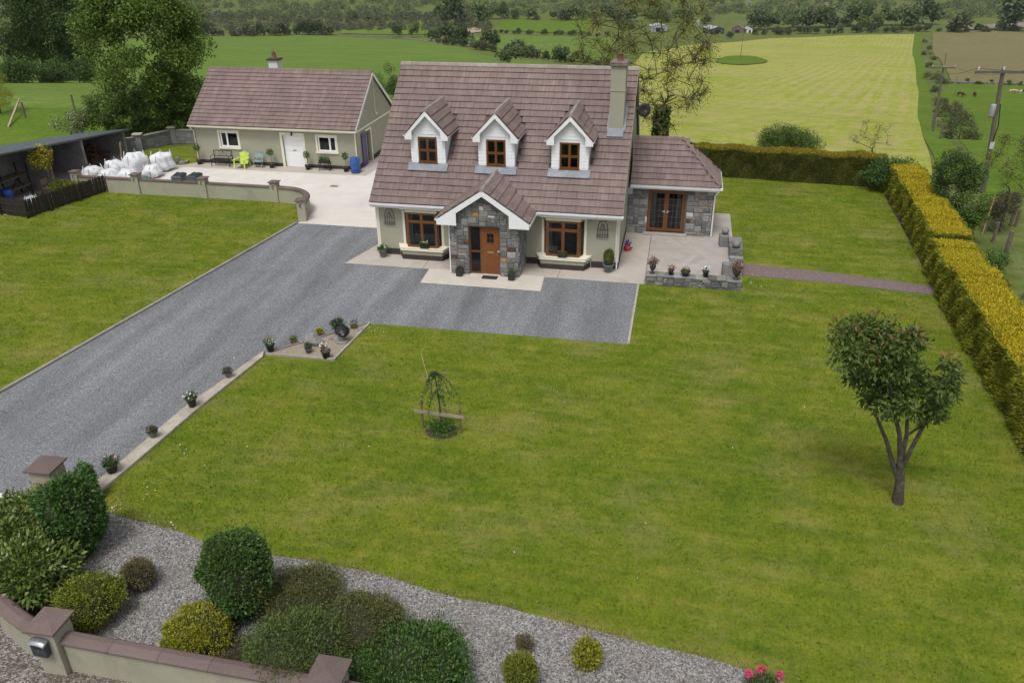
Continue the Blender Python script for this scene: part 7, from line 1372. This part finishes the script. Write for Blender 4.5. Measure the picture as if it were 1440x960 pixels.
# ---------------------------------------------------------------- grass blades, pebbles, daisies
def scatter(name, poly, z, mat, dens, kind, rad, depth, seed, lab, cat):
    bm = bmesh.new(); f = bm.faces.new([bm.verts.new((p[0], p[1], z)) for p in poly]); f.normal_update()
    if f.normal.z < 0: f.normal_flip()
    bmesh.ops.triangulate(bm, faces=bm.faces[:]); me = bpy.data.meshes.new(name); bm.to_mesh(me); bm.free(); me.materials.append(mat); o = link(name, me); tag(o, lab, cat, None, 'stuff')
    ng = bpy.data.node_groups.new(name, 'GeometryNodeTree'); ng.interface.new_socket('Geometry', in_out='INPUT', socket_type='NodeSocketGeometry'); ng.interface.new_socket('Geometry', in_out='OUTPUT', socket_type='NodeSocketGeometry')
    N = ng.nodes.new; i, out = N('NodeGroupInput'), N('NodeGroupOutput'); d = N('GeometryNodeDistributePointsOnFaces'); d.inputs['Density'].default_value = dens; d.inputs['Seed'].default_value = seed; ip = N('GeometryNodeInstanceOnPoints'); rv = N('FunctionNodeRandomValue'); rv.data_type = 'FLOAT_VECTOR'; sc = N('FunctionNodeRandomValue')
    if kind == 'blade': g = N('GeometryNodeMeshCone'); g.inputs['Vertices'].default_value = 3; g.inputs['Radius Top'].default_value = 0; g.inputs['Radius Bottom'].default_value = rad; g.inputs['Depth'].default_value = depth; g.fill_type = 'NONE'; go = g.outputs['Mesh']; t = .75
    else: g = N('GeometryNodeMeshIcoSphere'); g.inputs['Radius'].default_value = rad; g.inputs['Subdivisions'].default_value = 1; go = g.outputs['Mesh']; t = 3.1
    sm = N('GeometryNodeSetMaterial'); sm.inputs['Material'].default_value = mat; rv.inputs[0].default_value = (-t, -t, -3.1); rv.inputs[1].default_value = (t, t, 3.1); sc.inputs[2].default_value = .5; sc.inputs[3].default_value = 1.5
    K = ng.links.new; K(i.outputs[0], d.inputs['Mesh']); K(d.outputs['Points'], ip.inputs['Points']); K(go, sm.inputs['Geometry']); K(sm.outputs[0], ip.inputs['Instance']); K(rv.outputs[0], ip.inputs['Rotation']); K(sc.outputs[1], ip.inputs['Scale']); K(ip.outputs[0], out.inputs[0])
    md = o.modifiers.new('scatter', 'NODES'); md.node_group = ng; return o
BLADE = grassmat('grass_blade', [(.1, .16, .015), (.15, .198, .019), (.21, .23, .03)], .3, 14, (.35, .295, .08), .55, bmp=0, dry=(.31, .27, .1))
GP = [LED[1].xy, LED[2].xy, LED[3].xy, LED[4].xy]+P((470, 510), (523, 459), (880, 487))+[(11.75, -6.8), (11.75, -1.5), (15.9, -1.5), (15.9, -.9)]+P((1045, 390), (1180, 402), (1308, 418))+[(23.2, -2), (22.95, -14), (23.3, -22.9), (19, -22.8)]+P(*bedpts[::-1][1:])
scatter('grass', GP, 0, BLADE, 260, 'blade', .011, .055, 3, 'short mown grass of the front lawn', 'grass')
scatter('grass', [(15.95, .2), (16, 8.4), (14.3, 8.5), (13.5, 15), (23.9, 14), (23.5, 5), (23.3, .6)]+P((1310, 401), (1180, 383), (1045, 368)), 0, BLADE, 200, 'blade', .011, .055, 4, 'short mown grass of the back lawn inside the hedges', 'grass')
scatter('grass', [(-7.95, -13.8), (-5.6, 3.1), (-5.55, 3.3), (-5.7, 5.2), (-6.6, 5.95), (-8, 6.15), (-18.1, 6.1), (-19.2, 1.4), (-26, 2.4), (-28, -4), (-20, -14)], 0, BLADE, 200, 'blade', .011, .055, 5, 'short mown grass of the side lawn', 'grass')
PEB = pieces('bed_pebble', [(.09, .085, .08), (.165, .158, .15), (.25, .24, .232), (.4, .39, .38)], .85, 20, .2, .1)
scatter('pebbles', P(*bedpts)+[(24, -22.9), (1.3, -22.8), (-.2, -22.1), (-1.8, -20.3), (-2.0, -18.9)], .006, PEB, 420, 'ico', .016, 0, 6, 'loose grey pebbles of the gravel bed', 'pebbles')
fr = P(*bedpts); fr = [Vector(q) for q in fr]; PP = []
for a, b in zip(fr, fr[1:]):
    n = int((b-a).length*110)
    for _ in range(n): t = RNG.random(); q = a+(b-a)*t; PP.append((q.x+RNG.normal(0, .05), q.y+.04+RNG.normal(0, .06), .0))
PP = np.array(PP); PP = PP[(np.sin(PP[:, 0]*2.3)+np.sin(PP[:, 0]*5.1+1) > -.6)]
tag(leaf_obj('dry_grass', lm('straw_blade', (.2, .15, .07), (.27, .2, .1), (.16, .15, .05)), PP, np.tile(np.array([[0, 0, 1.0]]), (len(PP), 1)), .1, .012, None, .5), 'dry straw coloured grass fringe between lawn and gravel bed', 'grass', None, 'stuff')
PP = []
for x, y, n, sx, sy in [(165, 722, 26, 26, 8), (215, 690, 16, 12, 10), (225, 738, 16, 20, 6), (280, 640, 10, 30, 14), (530, 462, 20, 14, 5), (640, 462, 10, 40, 4), (1060, 395, 24, 16, 6), (700, 560, 14, 200, 60), (900, 700, 14, 250, 80), (1150, 640, 10, 120, 80), (350, 620, 12, 80, 60)]:
    for _ in range(n): q = G(x+RNG.normal(0, sx), y+RNG.normal(0, sy)); PP.append((q.x, q.y, .035))
PP = np.array(PP); leaf = leaf_obj('daisies', FLO['white'], PP, np.tile(np.array([[0, 0, 1.0]]), (len(PP), 1)), .035, .035, None, .2); tag(leaf, 'scattered white daisies in the lawn', 'flowers', None, 'stuff')

# ---------------------------------------------------------------- haze
hz = MB().box(float(XL[0])-40, float(XL[-1])+40, float(YL[0])-40, float(YL[-1])+40, float(zz.min())-2, float(zz.max())+30).build('haze', None); tag(hz, 'thin pale haze over the valley', 'haze', None, 'stuff')
hm = bpy.data.materials.new('haze'); hm.use_nodes = True; hm.node_tree.nodes.remove(hm.node_tree.nodes['Principled BSDF']); pv = hm.node_tree.nodes.new('ShaderNodeVolumePrincipled'); pv.inputs['Color'].default_value = (.86, .9, .95, 1); pv.inputs['Density'].default_value = .00003; hm.node_tree.links.new(pv.outputs[0], hm.node_tree.nodes['Material Output'].inputs['Volume']); hz.data.materials.append(hm)
